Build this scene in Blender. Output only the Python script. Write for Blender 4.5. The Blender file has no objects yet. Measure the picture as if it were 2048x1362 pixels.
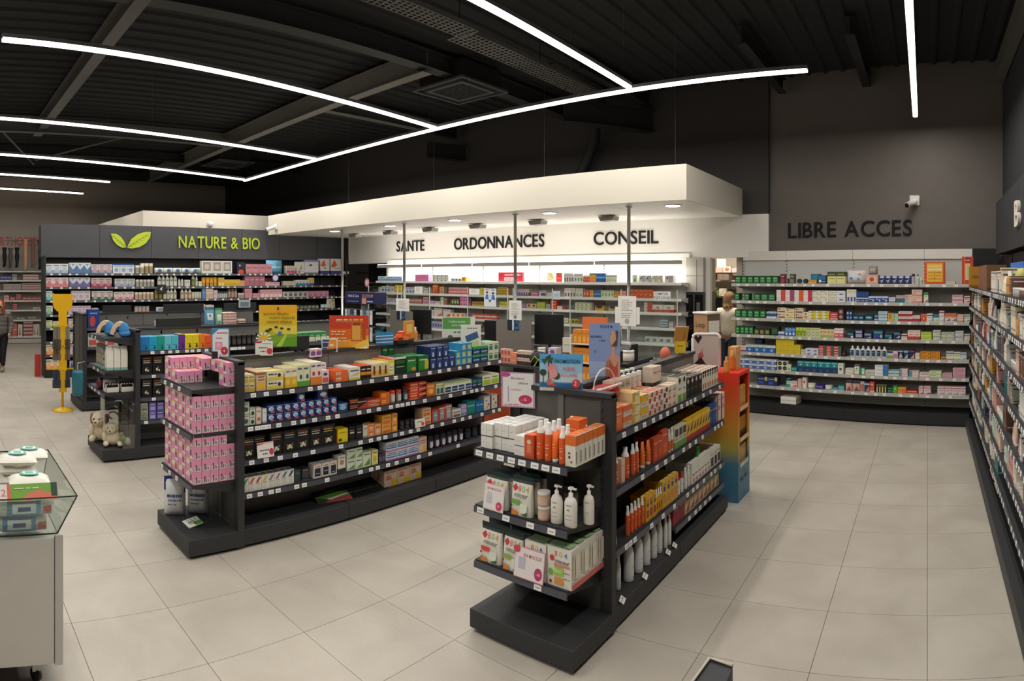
import bpy, bmesh, math, random
from mathutils import Vector, Matrix
random.seed(7)
S = bpy.context.scene
COL = S.collection
PI = math.pi
# ------------------------------------------------------------ camera, light, exposure
F, YH, XA, H = 1258.0, 553.0, 1855.7, 2.03      # cylindrical panorama of the photograph
cd = bpy.data.cameras.new('camera'); cd.type = 'PANO'; cd.panorama_type = 'CENTRAL_CYLINDRICAL'
cd.central_cylindrical_range_u_min = -1024/F; cd.central_cylindrical_range_u_max = 1024/F
cd.central_cylindrical_range_v_min = -(1362-YH)/F; cd.central_cylindrical_range_v_max = YH/F
cd.central_cylindrical_radius = 1
cam = bpy.data.objects.new('camera', cd); COL.objects.link(cam)
cam.location = (0, 0, H); cam.rotation_euler = (PI/2, 0, (XA-1024)/F); S.camera = cam
S.view_settings.view_transform = 'Standard'; S.view_settings.look = 'None'
S.view_settings.exposure = 0.0; S.view_settings.gamma = 1; S.view_settings.use_curve_mapping = False
LAMP_W, TUBE_E = 11.6, 5.0      # watts per metre of the linear lamps, strength of their diffusers
WARM = (1.0, 0.955, 0.89)
w = bpy.data.worlds.new('world'); S.world = w; w.use_nodes = True
w.node_tree.nodes['Background'].inputs[0].default_value = (0.9, 0.95, 1, 1)
w.node_tree.nodes['Background'].inputs[1].default_value = 0.02
S.cycles.use_denoising = True; S.cycles.max_bounces = 6; S.cycles.diffuse_bounces = 3; S.cycles.glossy_bounces = 3
S.cycles.transmission_bounces = 4; S.cycles.transparent_max_bounces = 12; S.cycles.sample_clamp_indirect = 4; S.cycles.caustics_reflective = False; S.cycles.caustics_refractive = False

def area(name, loc, sx, sy, watts, col=WARM, rot=(0, 0, 0), spread=PI, parent=None):
    l = bpy.data.lights.new(name, 'AREA'); l.shape = 'RECTANGLE'; l.size = sx; l.size_y = sy
    l.energy = watts; l.color = col; l.spread = spread
    o = bpy.data.objects.new(name, l); o.location = loc; o.rotation_euler = rot; COL.objects.link(o)
    if parent: o.parent = parent
    return o

# ------------------------------------------------------------ materials
def lin(c):
    return c/12.92 if c <= .04045 else ((c+.055)/1.055)**2.4
def hexc(s):
    if len(s) == 3: s = ''.join(a+a for a in s)
    return tuple(lin(int(s[i:i+2], 16)/255) for i in (0, 2, 4))+(1,)
MATS = {}
def M(c, rough=.5, metal=0., emit=0., noise=0., clear=0., name=None):
    k = (c, rough, metal, emit, noise, clear)
    if k in MATS: return MATS[k]
    m = bpy.data.materials.new(name or 'surface_'+c); m.use_nodes = True; nt = m.node_tree
    b = nt.nodes['Principled BSDF']; col = hexc(c)
    b.inputs['Base Color'].default_value = col; b.inputs['Roughness'].default_value = rough
    b.inputs['Metallic'].default_value = metal
    if emit:
        b.inputs['Emission Color'].default_value = col; b.inputs['Emission Strength'].default_value = emit
    if clear:
        nt.nodes.remove(b); g = nt.nodes.new('ShaderNodeBsdfGlossy'); g.inputs[1].default_value = .05
        t = nt.nodes.new('ShaderNodeBsdfTransparent'); t.inputs[0].default_value = col
        mx = nt.nodes.new('ShaderNodeMixShader'); fr = nt.nodes.new('ShaderNodeLayerWeight'); fr.inputs[0].default_value = .5; pw = nt.nodes.new('ShaderNodeMath'); pw.operation = 'POWER'; pw.inputs[1].default_value = 4; nt.links.new(fr.outputs['Facing'], pw.inputs[0])
        ad = nt.nodes.new('ShaderNodeMath'); ad.operation = 'ADD'; ad.inputs[1].default_value = 1-clear; ad.use_clamp = True
        nt.links.new(pw.outputs[0], ad.inputs[0]); nt.links.new(ad.outputs[0], mx.inputs[0])
        nt.links.new(t.outputs[0], mx.inputs[1]); nt.links.new(g.outputs[0], mx.inputs[2])
        nt.links.new(mx.outputs[0], nt.nodes['Material Output'].inputs[0])
    elif noise:
        n = nt.nodes.new('ShaderNodeTexNoise'); n.inputs['Scale'].default_value = 6; n.inputs['Detail'].default_value = 5
        tc = nt.nodes.new('ShaderNodeTexCoord'); nt.links.new(tc.outputs['Object'], n.inputs['Vector'])
        r = nt.nodes.new('ShaderNodeValToRGB'); r.color_ramp.elements[0].position = .3; r.color_ramp.elements[1].position = .7
        r.color_ramp.elements[0].color = tuple(x*(1-noise) for x in col[:3])+(1,)
        r.color_ramp.elements[1].color = tuple(min(1, x*(1+noise)) for x in col[:3])+(1,)
        nt.links.new(n.outputs['Fac'], r.inputs[0]); nt.links.new(r.outputs[0], b.inputs['Base Color'])
    MATS[k] = m
    return m
def floor_mat():
    m = bpy.data.materials.new('greige_tile'); m.use_nodes = True; nt = m.node_tree; b = nt.nodes['Principled BSDF']
    g = nt.nodes.new('ShaderNodeNewGeometry'); oi = nt.nodes.new('ShaderNodeObjectInfo')
    n1 = nt.nodes.new('ShaderNodeTexNoise'); n1.inputs['Scale'].default_value = 2.3; n1.inputs['Detail'].default_value = 6; n1.inputs['Distortion'].default_value = .6
    n2 = nt.nodes.new('ShaderNodeTexNoise'); n2.inputs['Scale'].default_value = 45; n2.inputs['Detail'].default_value = 3
    nt.links.new(g.outputs['Position'], n1.inputs['Vector']); nt.links.new(g.outputs['Position'], n2.inputs['Vector'])
    a = nt.nodes.new('ShaderNodeMath'); a.operation = 'MULTIPLY_ADD'; a.inputs[1].default_value = .22
    nt.links.new(n2.outputs['Fac'], a.inputs[0]); nt.links.new(n1.outputs['Fac'], a.inputs[2])
    c = nt.nodes.new('ShaderNodeMath'); c.operation = 'MULTIPLY_ADD'; c.inputs[1].default_value = .12
    nt.links.new(oi.outputs['Random'], c.inputs[0]); nt.links.new(a.outputs[0], c.inputs[2])
    r = nt.nodes.new('ShaderNodeValToRGB')
    r.color_ramp.elements[0].position = .35; r.color_ramp.elements[0].color = hexc('aaa296')
    r.color_ramp.elements[1].position = .95; r.color_ramp.elements[1].color = hexc('c4bdb0')
    nt.links.new(c.outputs[0], r.inputs[0]); nt.links.new(r.outputs[0], b.inputs['Base Color'])
    b.inputs['Roughness'].default_value = .42
    return m
BLK = lambda: M('2e2f31', .55, noise=.06)       # charcoal shop fitting
BLK2 = lambda: M('1b1c1e', .6)
LIP = lambda: M('4b4c55', .35)
WHT = lambda: M('e9e6df', .5)
GRY = lambda: M('8b8b88', .5)
STEEL = lambda: M('b4b2ac', .3, 1.0)

# ------------------------------------------------------------ mesh builder
TEXTS = {}
def textgeo(s):
    if s in TEXTS: return TEXTS[s]
    cu = bpy.data.curves.new('t', 'FONT'); cu.body = s; cu.size = 1; cu.offset = .004; cu.resolution_u = 3
    o = bpy.data.objects.new('t', cu); COL.objects.link(o)
    me = bpy.data.meshes.new_from_object(o)
    vs = [tuple(v.co)[:2] for v in me.vertices]; fs = [tuple(p.vertices) for p in me.polygons]
    bpy.data.objects.remove(o); bpy.data.curves.remove(cu); bpy.data.meshes.remove(me)
    if vs:
        x0 = min(v[0] for v in vs); x1 = max(v[0] for v in vs); y0 = min(v[1] for v in vs); y1 = max(v[1] for v in vs)
        vs = [((v[0]-x0)/(x1-x0 or 1), (v[1]-y0)/(y1-y0 or 1)) for v in vs]
        asp = (x1-x0)/(y1-y0 or 1)
    else: asp = 1
    TEXTS[s] = (vs, fs, asp)
    return TEXTS[s]
class MB:
    def __init__(s): s.v = []; s.f = []; s.m = []; s.sm = []; s.mats = []
    def mi(s, m):
        if m not in s.mats: s.mats.append(m)
        return s.mats.index(m)
    def face(s, pts, m, smooth=False):
        b = len(s.v); s.v += [tuple(p) for p in pts]; s.f.append(tuple(range(b, b+len(pts)))); s.m.append(s.mi(m)); s.sm.append(smooth)
    def box(s, x0, y0, z0, x1, y1, z1, m):
        b = len(s.v); s.v += [(x0,y0,z0),(x1,y0,z0),(x1,y1,z0),(x0,y1,z0),(x0,y0,z1),(x1,y0,z1),(x1,y1,z1),(x0,y1,z1)]
        for q in ((0,3,2,1),(4,5,6,7),(0,1,5,4),(1,2,6,5),(2,3,7,6),(3,0,4,7)):
            s.f.append(tuple(b+i for i in q)); s.m.append(s.mi(m)); s.sm.append(False)
    def prism(s, pts, axis, a0, a1, m):      # pts: 2D outline; axis: extrusion axis
        def P(p, a):
            return (a, p[0], p[1]) if axis == 0 else (p[0], a, p[1]) if axis == 1 else (p[0], p[1], a)
        n = len(pts); b = len(s.v); s.v += [P(p, a0) for p in pts]+[P(p, a1) for p in pts]
        s.f.append(tuple(b+i for i in reversed(range(n)))); s.f.append(tuple(b+n+i for i in range(n)))
        for i in range(n): s.f.append((b+i, b+(i+1) % n, b+n+(i+1) % n, b+n+i))
        s.m += [s.mi(m)]*(n+2); s.sm += [False]*(n+2)
    def lathe(s, prof, m, seg=12, cx=0, cy=0, sx=1, sy=1, smooth=True, cap=True):   # prof: [(r, z, mat?)]
        b = len(s.v); n = len(prof)
        for p in prof:
            for k in range(seg):
                a = 2*PI*k/seg; s.v.append((cx+sx*p[0]*math.cos(a), cy+sy*p[0]*math.sin(a), p[1]))
        for i in range(n-1):
            mm = s.mi(prof[i][2] if len(prof[i]) > 2 else m)
            for k in range(seg):
                s.f.append((b+i*seg+k, b+i*seg+(k+1) % seg, b+(i+1)*seg+(k+1) % seg, b+(i+1)*seg+k)); s.m.append(mm); s.sm.append(smooth)
        if cap:
            s.f.append(tuple(b+k for k in reversed(range(seg)))); s.m.append(s.mi(m)); s.sm.append(False)
            s.f.append(tuple(b+(n-1)*seg+k for k in range(seg))); s.m.append(s.mi(prof[-1][2] if len(prof[-1]) > 2 else m)); s.sm.append(False)
    def tube(s, pts, r, m, seg=6, closed=False):
        P = [Vector(p) for p in pts]; n = len(P); b = len(s.v); up = Vector((0, 0, 1))
        for i, p in enumerate(P):
            d = (P[min(i+1, n-1)]-P[max(i-1, 0)]).normalized()
            u = d.cross(up if abs(d.z) < .95 else Vector((1, 0, 0))).normalized(); w_ = d.cross(u)
            for k in range(seg):
                a = 2*PI*k/seg; s.v.append(tuple(p+u*(r*math.cos(a))+w_*(r*math.sin(a))))
        for i in range(n-1):
            for k in range(seg):
                s.f.append((b+i*seg+k, b+i*seg+(k+1) % seg, b+(i+1)*seg+(k+1) % seg, b+(i+1)*seg+k)); s.m.append(s.mi(m)); s.sm.append(True)
        for e, rr in ((0, range(seg)), (n-1, reversed(range(seg)))):
            s.f.append(tuple(b+e*seg+k for k in rr)); s.m.append(s.mi(m)); s.sm.append(False)
    def ball(s, c, r, m, seg=10, rings=7):
        pr = [(max(.02, math.sin(PI*i/rings)), -math.cos(PI*i/rings)) for i in range(rings+1)]
        b = len(s.v); s.lathe([(p[0], p[1]) for p in pr], m, seg)
        rr = r if isinstance(r, tuple) else (r, r, r)
        for i in range(b, len(s.v)):
            v = s.v[i]; s.v[i] = (c[0]+v[0]*rr[0], c[1]+v[1]*rr[1], c[2]+v[2]*rr[2])
    def text(s, t, x, z, h, m, y=0., w=None, aspect=1.):   # on the plane y, facing -y
        vs, fs, asp = textgeo(t); ww = w if w else h*asp*aspect; b = len(s.v)
        s.v += [(x+v[0]*ww, y, z+v[1]*h) for v in vs]
        for q in fs: s.f.append(tuple(b+i for i in q)); s.m.append(s.mi(m)); s.sm.append(False)
    # flat print on the front plane: tokens of the art strings
    def art(s, toks, w_, h_, y=0., d=0., cx=0., z0=0., warp=None):
        k = 0; b0 = len(s.v)
        for t in toks:
            if not t: continue
            c = t[0]; a = t[1:].split(','); k += 1; yy = y-.0005-.00035*k; e = .0005+.00035*k
            X = lambda u: cx+(float(u)-.5)*w_
            Z = lambda u: z0+float(u)*h_
            if warp and c in 'bro':      # print on a curved body: narrow upright strips that follow it
                u0, u1 = (0, 1) if c == 'b' else (float(a[0]), float(a[2])) if c == 'r' else (float(a[0])-float(a[2]), float(a[0])+float(a[2]))
                n = max(2, int((u1-u0)*10)); mt = M(a[-1]); e2 = lambda u: math.sqrt(max(0, 1-((u-float(a[0]))/float(a[2]))**2))*float(a[3])
                for i in range(n):
                    p_, q_ = u0+(u1-u0)*i/n, u0+(u1-u0)*(i+1)/n
                    lo, hi = ((float(a[0]), float(a[1])) if c == 'b' else (float(a[1]), float(a[3]))) if c != 'o' else (0, 0)
                    A_ = (lo, hi, lo, hi) if c != 'o' else (float(a[1])-e2(p_), float(a[1])+e2(p_), float(a[1])-e2(q_), float(a[1])+e2(q_))
                    zz = [A_[0]+(A_[1]-A_[0])*t_ for t_ in (0, .5, 1)], [A_[2]+(A_[3]-A_[2])*t_ for t_ in (0, .5, 1)]
                    for j in (0, 1): s.face([(X(p_), yy, Z(zz[0][j])), (X(q_), yy, Z(zz[1][j])), (X(q_), yy, Z(zz[1][j+1])), (X(p_), yy, Z(zz[0][j+1]))], mt)
            elif c == 'b':
                m = M(a[2]); s.face([(X(0), yy, Z(a[0])), (X(1), yy, Z(a[0])), (X(1), yy, Z(a[1])), (X(0), yy, Z(a[1]))], m)
                if d and not warp:
                    s.face([(X(1)+e, y, Z(a[0])), (X(1)+e, y+d, Z(a[0])), (X(1)+e, y+d, Z(a[1])), (X(1)+e, y, Z(a[1]))], m)
                    s.face([(X(0)-e, y+d, Z(a[0])), (X(0)-e, y, Z(a[0])), (X(0)-e, y, Z(a[1])), (X(0)-e, y+d, Z(a[1]))], m)
            elif c == 'r':
                s.face([(X(a[0]), yy, Z(a[1])), (X(a[2]), yy, Z(a[1])), (X(a[2]), yy, Z(a[3])), (X(a[0]), yy, Z(a[3]))], M(a[4]))
            elif c == 's' and d:      # rectangle on both side faces, in side-face coordinates
                for X1, sg in ((X(1)+e, 1), (X(0)-e, -1)):
                    q = [(X1, y+float(a[0])*d, Z(a[1])), (X1, y+float(a[2])*d, Z(a[1])), (X1, y+float(a[2])*d, Z(a[3])), (X1, y+float(a[0])*d, Z(a[3]))]
                    s.face(q if sg > 0 else q[::-1], M(a[4]))
            elif c == 'u' and d:      # rectangle on the top face
                s.face([(X(a[0]), y+float(a[1])*d, z0+h_+e), (X(a[2]), y+float(a[1])*d, z0+h_+e), (X(a[2]), y+float(a[3])*d, z0+h_+e), (X(a[0]), y+float(a[3])*d, z0+h_+e)], M(a[4]))
            elif c == 'o':
                n = 14; s.face([(X(float(a[0])+float(a[2])*math.cos(2*PI*i/n)), yy, Z(float(a[1])+float(a[3])*math.sin(2*PI*i/n))) for i in range(n)], M(a[4]))
            elif c == 'p':
                q = [float(v) for v in a[:-1]]; s.face([(X(q[i]), yy, Z(q[i+1])) for i in range(0, len(q), 2)], M(a[-1]))
            elif c == 'l':            # a line of illegible small print: x0,y,x1,height,colour
                x = float(a[0]); rnd = random.Random(t)
                while x < float(a[2])-.01:
                    l = min(rnd.uniform(.05, .16), float(a[2])-x)
                    s.face([(X(x), yy, Z(a[1])), (X(x+l), yy, Z(a[1])), (X(x+l), yy, Z(float(a[1])+float(a[3]))), (X(x), yy, Z(float(a[1])+float(a[3])))], M(a[4])); x += l+.03
            elif c == 't':            # x,y,height,colour,text[,width]
                s.text(a[4], X(a[0]), Z(a[1]), float(a[2])*h_, M(a[3]), yy, float(a[5])*w_ if len(a) > 5 else None)
        if warp:
            for i in range(b0, len(s.v)): s.v[i] = warp(s.v[i])
    def mesh(s, name):
        me = bpy.data.meshes.new(name); me.from_pydata(s.v, [], s.f)
        for m in s.mats: me.materials.append(m)
        me.polygons.foreach_set('material_index', s.m); me.polygons.foreach_set('use_smooth', s.sm); me.update()
        return me
    def build(s, name, parent=None, loc=(0, 0, 0), rz=0, kind=None, bevel=0):
        me = s.mesh(name); o = bpy.data.objects.new(name, me); COL.objects.link(o)
        o.location = loc; o.rotation_euler = (0, 0, rz)
        if parent:
            o.parent = parent
            if parent.name in WC: o.matrix_parent_inverse = Matrix.Translation(-Vector(parent.location))
        if kind: o['kind'] = kind
        if bevel:
            b = o.modifiers.new('edge', 'BEVEL'); b.width = bevel; b.segments = 2; b.limit_method = 'ANGLE'
        return o
def tag(o, label, cat, group=None):
    o['label'] = label; o['category'] = cat
    if group: o['group'] = group
    return o
WC = set()
def wthing(name, label, cat, loc, group=None):     # an Empty at the base whose direct parts are given in room coordinates
    o = thing(name, label, cat, loc, 0, group); WC.add(o.name); return o
def thing(name, label, cat, loc=(0, 0, 0), rz=0, group=None):
    o = bpy.data.objects.new(name, None); COL.objects.link(o); o.empty_display_size = .1
    o.location = loc; o.rotation_euler = (0, 0, rz); return tag(o, label, cat, group)
def dup(o, parent=None):
    c = o.copy(); COL.objects.link(c); c.parent = parent
    for ch in list(o.children): dup(ch, c)
    return c
def at(x, y, z=0.):      # a point of the room seen at a pixel, at height z
    th = (x-XA)/F; r = (H-z)*F/(y-YH); return Vector((r*math.sin(th), r*math.cos(th), z))

# ------------------------------------------------------------ frames: straight shelf fronts in plan
class Frame:
    def __init__(s, p, rz): s.p = Vector(p); s.rz = rz; s.u = Vector((math.cos(rz), math.sin(rz))); s.n = Vector((math.sin(rz), -math.cos(rz)))
    def s_at(s, x):          # distance along the front where azimuth column x meets it
        th = (x-XA)/F; d = Vector((math.sin(th), math.cos(th)))
        t = s.p.dot(s.n)/d.dot(s.n); return (d*t-s.p).dot(s.u)
    def r_at(s, x):
        th = (x-XA)/F; d = Vector((math.sin(th), math.cos(th))); return s.p.dot(s.n)/d.dot(s.n)
    def pt(s, a, depth=0., z=0.):
        q = s.p+s.u*a-s.n*depth; return (q.x, q.y, z)
# ------------------------------------------------------------ goods
def prod_mesh(kind, art, w, h, d):
    """goods stand on z=0, centred in x, front at y=0, depth to +y"""
    m = MB(); T = art.split(';'); bg = M(T[0]); T = T[1:]
    if kind in ('bx', 'tri'):
        m.box(-w/2, 0, 0, w/2, d, h, bg); m.art(T, w, h, 0, d)
    elif kind == 'tb':      # tube standing on its cap: body colour, cap colour
        capc = M(T[0]); hc = h*.16; r = min(w/2, d)
        m.lathe([(r*.8, 0), (r*.8, hc)], capc, 10, 0, r)
        b = len(m.v); n = 10; zs = [(hc, 1), (h*.6, .75), (h, .12)]
        for z, fy in zs:
            for k in range(n):
                a = 2*PI*k/n; m.v.append((r*math.cos(a)*(.85 if z == hc else 1), r+r*math.sin(a)*fy, z))
        for i in range(2):
            for k in range(n):
                m.f.append((b+i*n+k, b+i*n+(k+1) % n, b+(i+1)*n+(k+1) % n, b+(i+1)*n+k)); m.m.append(m.mi(bg)); m.sm.append(True)
        m.f.append(tuple(b+2*n+k for k in range(n))); m.m.append(m.mi(bg)); m.sm.append(False)
        m.art(T[1:], w*.8, h*.75, r*.12, 0, 0, hc)
    elif kind in ('bt', 'sp', 'ro'):    # bottle, spray bottle, roll: body, cap, label
        r = min(w/2, d/2 if d else w/2)*.98; c = M(T[0]); lb = M(T[1]) if len(T) > 1 and T[1] else bg
        if kind == 'bt': pr = [(r*.93, 0), (r, h*.03), (r, h*.12, lb), (r, h*.58), (r, h*.68), (r*.5, h*.78), (r*.42, h*.8, c), (r*.42, h*.98, c), (r*.36, h, c)]
        elif kind == 'sp': pr = [(r*.93, 0), (r, h*.02), (r, h*.1, lb), (r, h*.5), (r*.99, h*.62), (r*.93, h*.7, c), (r*.8, h*.77, c), (r*.6, h*.83, c), (r*.54, h*.84, c), (r*.54, h*.97, c), (r*.46, h, c)]
        else: pr = [(r*.95, 0), (r, h*.04), (r, h*.12, lb), (r, h*.7), (r, h*.74, c), (r, h*.97, c), (r*.94, h, c)]
        m.lathe(pr, bg, 12, 0, r)
        if len(T) > 2: m.art(T[2:], w*1.1, h, 0, 0, 0, 0, lambda v: (v[0], r-math.sqrt(max(1e-6, (r+.0008)**2-min(abs(v[0]), r*.98)**2)), v[2]))
    elif kind == 'jr':      # jar: body, lid
        r = w/2*.98; c = M(T[0]); m.lathe([(r*.92, 0), (r, h*.06), (r, h*.72), (r*.92, h*.76, c), (r, h*.78, c), (r, h*.98, c), (r*.95, h, c)], bg, 12, 0, r)
        if len(T) > 1: m.art(T[1:], w*1.1, h, 0, 0, 0, 0, lambda v: (v[0], r-math.sqrt(max(1e-6, (r+.0008)**2-min(abs(v[0]), r*.98)**2)), v[2]))
    elif kind == 'pm':      # pump bottle
        r = w/2*.95; c = M(T[0]); m.lathe([(r*.9, 0), (r, h*.03), (r, h*.6), (r*.8, h*.7), (r*.4, h*.75), (r*.35, h*.77, c), (r*.35, h*.85, c), (r*.12, h*.86, c), (r*.12, h*.95, c)], bg, 14, 0, r, 1, .7)
        m.box(-r*.3, r*.75, h*.94, r*.3, r*1.3, h, c); m.box(r*.2, r*.85, h*.95, r*.95, r*1.1, h*.99, c)
        m.art(T[1:], w, h, 0, 0, 0, 0, lambda v: (v[0], r-.7*math.sqrt(max(1e-6, (r+.0008)**2-min(abs(v[0]), r*.98)**2)), v[2]))
    elif kind == 'po':      # stand-up pouch with crimped top
        d2 = min(d, w*.45); n = 8; b = len(m.v); rings = [(0, 1., 1.), (.12, 1.02, 1.05), (.5, .98, .9), (.82, 1., .3), (.88, 1.02, .04), (1, 1.02, .03)]
        tc = M(T[0]) if T and len(T[0]) in (3, 6) else bg
        for z, fx, fy in rings:
            for k in range(n*2):
                a = 2*PI*k/(n*2); cx_, sy_ = math.cos(a), math.sin(a)
                m.v.append((w/2*fx*abs(cx_)**.5*(1 if cx_ >= 0 else -1), d2/2*(1+fy*abs(sy_)**.6*(1 if sy_ >= 0 else -1))*1., z*h))
        for i in range(len(rings)-1):
            for k in range(n*2):
                m.f.append((b+i*n*2+k, b+i*n*2+(k+1) % (n*2), b+(i+1)*n*2+(k+1) % (n*2), b+(i+1)*n*2+k)); m.m.append(m.mi(tc if i >= 3 else bg)); m.sm.append(i < 3)
        m.f.append(tuple(b+(len(rings)-1)*n*2+k for k in range(n*2))); m.m.append(m.mi(tc)); m.sm.append(False)
        def wp(v):
            z = max(0, min(1, v[2]/h)); fy = 1.05-.12*z if z < .5 else .93-.93*max(0, (z-.5)/.36) if z < .86 else .04
            return (v[0], d2/2*(1-max(.04, fy))+v[1]-.004, v[2])
        m.art(T[1:], w*.94, h, 0, 0, 0, 0, wp)
    elif kind == 'bg':      # soft bag / pack of wipes: pillow
        b = len(m.v); nx, nz = 8, 6
        def top(u, v, sg):
            e = (math.sin(PI*u)**.25)*(math.sin(PI*v)**.25); return ((u-.5)*w, d/2-sg*d/2*e, v*h)
        for sg in (1, -1):
            b = len(m.v)
            for j in range(nz+1):
                for i in range(nx+1): m.v.append(top(i/nx, j/nz, sg))
            for j in range(nz):
                for i in range(nx):
                    q = (b+j*(nx+1)+i, b+j*(nx+1)+i+1, b+(j+1)*(nx+1)+i+1, b+(j+1)*(nx+1)+i)
                    m.f.append(q if sg > 0 else q[::-1]); m.m.append(m.mi(bg)); m.sm.append(True)
        m.art(T, w, h, 0, 0, 0, 0, lambda v: (v[0], v[1]+d/2-d/2*(math.sin(PI*max(.01, min(.99, v[0]/w+.5)))**.25)*(math.sin(PI*max(.01, min(.99, v[2]/h)))**.25)-.005, v[2]))
    elif kind == 'tt':      # round tin lying on its rim, disc to the viewer
        r = h/2; b = len(m.v); m.lathe([(r*.95, 0), (r, d*.1), (r, d*.9), (r*.95, d)], bg, 14)
        for i in range(b, len(m.v)): v = m.v[i]; m.v[i] = (v[0], v[2], v[1]+r)
        m.art(T, w, h, -.001)
    return m.mesh(kind)
CACHE = {}
def get_prod(name, kind, art, w, h, d):
    k = (kind, art, round(w, 3), round(h, 3), round(d, 3))
    if k not in CACHE: CACHE[k] = prod_mesh(kind, art, w, h, d); CACHE[k].name = name
    return CACHE[k]
ORD = ['first', 'second', 'third', 'fourth', 'fifth', 'sixth', 'seventh', 'eighth', 'ninth', 'tenth', 'eleventh', 'twelfth', 'thirteenth', 'fourteenth', 'fifteenth']
LEV = {2: ['lower', 'upper'], 3: ['bottom', 'middle', 'top'], 4: ['bottom', 'second', 'third', 'top'], 5: ['bottom', 'second', 'third', 'fourth', 'top']}
SEEN = {}
KN = {'bx': 'box', 'tb': 'tube', 'bt': 'bottle', 'sp': 'bottle', 'ro': 'bottle', 'jr': 'jar', 'pm': 'bottle', 'po': 'pouch', 'bg': 'bag', 'tt': 'tin'}
NAMES = {}
COUNT = {}
def place(me, name, x, y, z, rz, label, cat, group):
    o = bpy.data.objects.new(name, me); COL.objects.link(o); o.location = (x, y, z); o.rotation_euler = (0, 0, rz)
    if group: o['group'] = group
    o['label'] = label; o['category'] = cat; COUNT[name] = COUNT.get(name, 0)+1
    if label in SEEN: print('DUP LABEL', label)
    SEEN[label] = 1
    n = len(label.replace(',', ' ').split())
    if n < 4 or n > 16: print('LABEL WORDS', n, label)
    return o
rnd = random.Random(3)
def run(fr, z, x0, x1, n, hpx, spec, desc, loc, name, rows=1, deep=1, back=0., d=None, zb=0., miss=(), top=None, hm=None, metric=False, clear=None, gap=.965):
    kind, art = spec.split(';', 1)
    if metric: s0, s1 = x0, x1; r = 1
    else: s0, s1 = fr.s_at(x0), fr.s_at(x1); r = fr.r_at((x0+x1)/2)+back
    if s1 < s0: s0, s1 = s1, s0
    w_ = (s1-s0)/n; h = hm if hm else hpx*r/F/rows
    if clear and h*rows+zb > clear: h = (clear-zb)/rows
    w2 = w_*gap
    if kind in ('bt', 'sp', 'ro', 'jr', 'tb', 'pm') and not metric: w2 = min(w2, abs(x1-x0)/n*r/F*(1.3 if kind == 'sp' else 1.12))
    if d is None: d = {'bx': min(.11, max(.045, w2*1.1)), 'bg': min(.2, w2*.6), 'po': min(.08, w2*.4), 'tt': w2*.5}.get(kind, w2)
    if kind in ('bt', 'sp', 'ro', 'jr', 'pm'): d = min(d, w2); w2 = d if kind != 'pm' else w2
    me = get_prod(name, kind, art, w2, h, d)
    cat = KN[kind]
    for k in range(deep):
        for j in range(rows):
            for i in range(n):
                if (i, j) in miss or (top is not None and j == rows-1 and i not in top): continue
                px, py, _ = fr.pt(s0+w_*(i+.5)+rnd.uniform(-1, 1)*w_*.008, .012+back+k*(d+.004)+rnd.uniform(0, .004))
                ps = []
                if n > 1: ps.append(ORD[i]+' from left')
                if rows > 1: ps.append(LEV[rows][j]+' layer')
                if deep > 1: ps.append(('front' if k == 0 else ORD[k])+' rank')
                lab = ', '.join([desc]+ps)+(', ' if ps else ' ')+loc
                for a_, b_ in ((' from left', ' across'), (' of the ', ', '), (' layer', ' up'), ('slimming mix', 'slimming'), (' shelf,', ','), (' end, ', ' end '), (' the ', ' ')):
                    if len(lab.replace(',', ' ').split()) > 16: lab = lab.replace(a_, b_)
                place(me, name, px, py, z+zb+j*h+(.0003*j), fr.rz+rnd.uniform(-.02, .02), lab, cat, desc+' '+loc if n*rows*deep > 1 else None)
def stock(fr, z, loc, name, txt, clear=None):
    for ln in txt.strip().splitlines():
        ln = ln.strip()
        if not ln: continue
        P = [q.strip() for q in ln.split('|')]; a = P[0].split()
        kw = {}
        if len(P) > 3:
            for q in P[3].split():
                k, v = q.split('='); kw[k] = eval(v)
        nm = kw.pop('name', None) or name+'_'+KN[P[1][:2]]
        kw.setdefault('clear', clear)
        run(fr, z, float(a[0]), float(a[1]), int(a[2]), float(a[3]), P[1], P[2], loc, nm, **kw)
def panel(name, label, cat, loc, rz, w, h, art, t=.006, tilt=0., parts=(), group=None):
    """a printed card or board standing with its lower edge centre at loc"""
    T = art.split(';'); m = MB(); m.box(-w/2, 0, 0, w/2, t, h, M(T[0])); m.art(T[1:], w, h, 0)
    o = m.build(name, None, loc, rz); o.rotation_euler[0] = 0
    if tilt: o.rotation_mode = 'XYZ'; o.matrix_world = Matrix.Translation(loc) @ Matrix.Rotation(rz, 4, 'Z') @ Matrix.Rotation(tilt, 4, 'X')
    return tag(o, label, cat, group)

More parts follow.
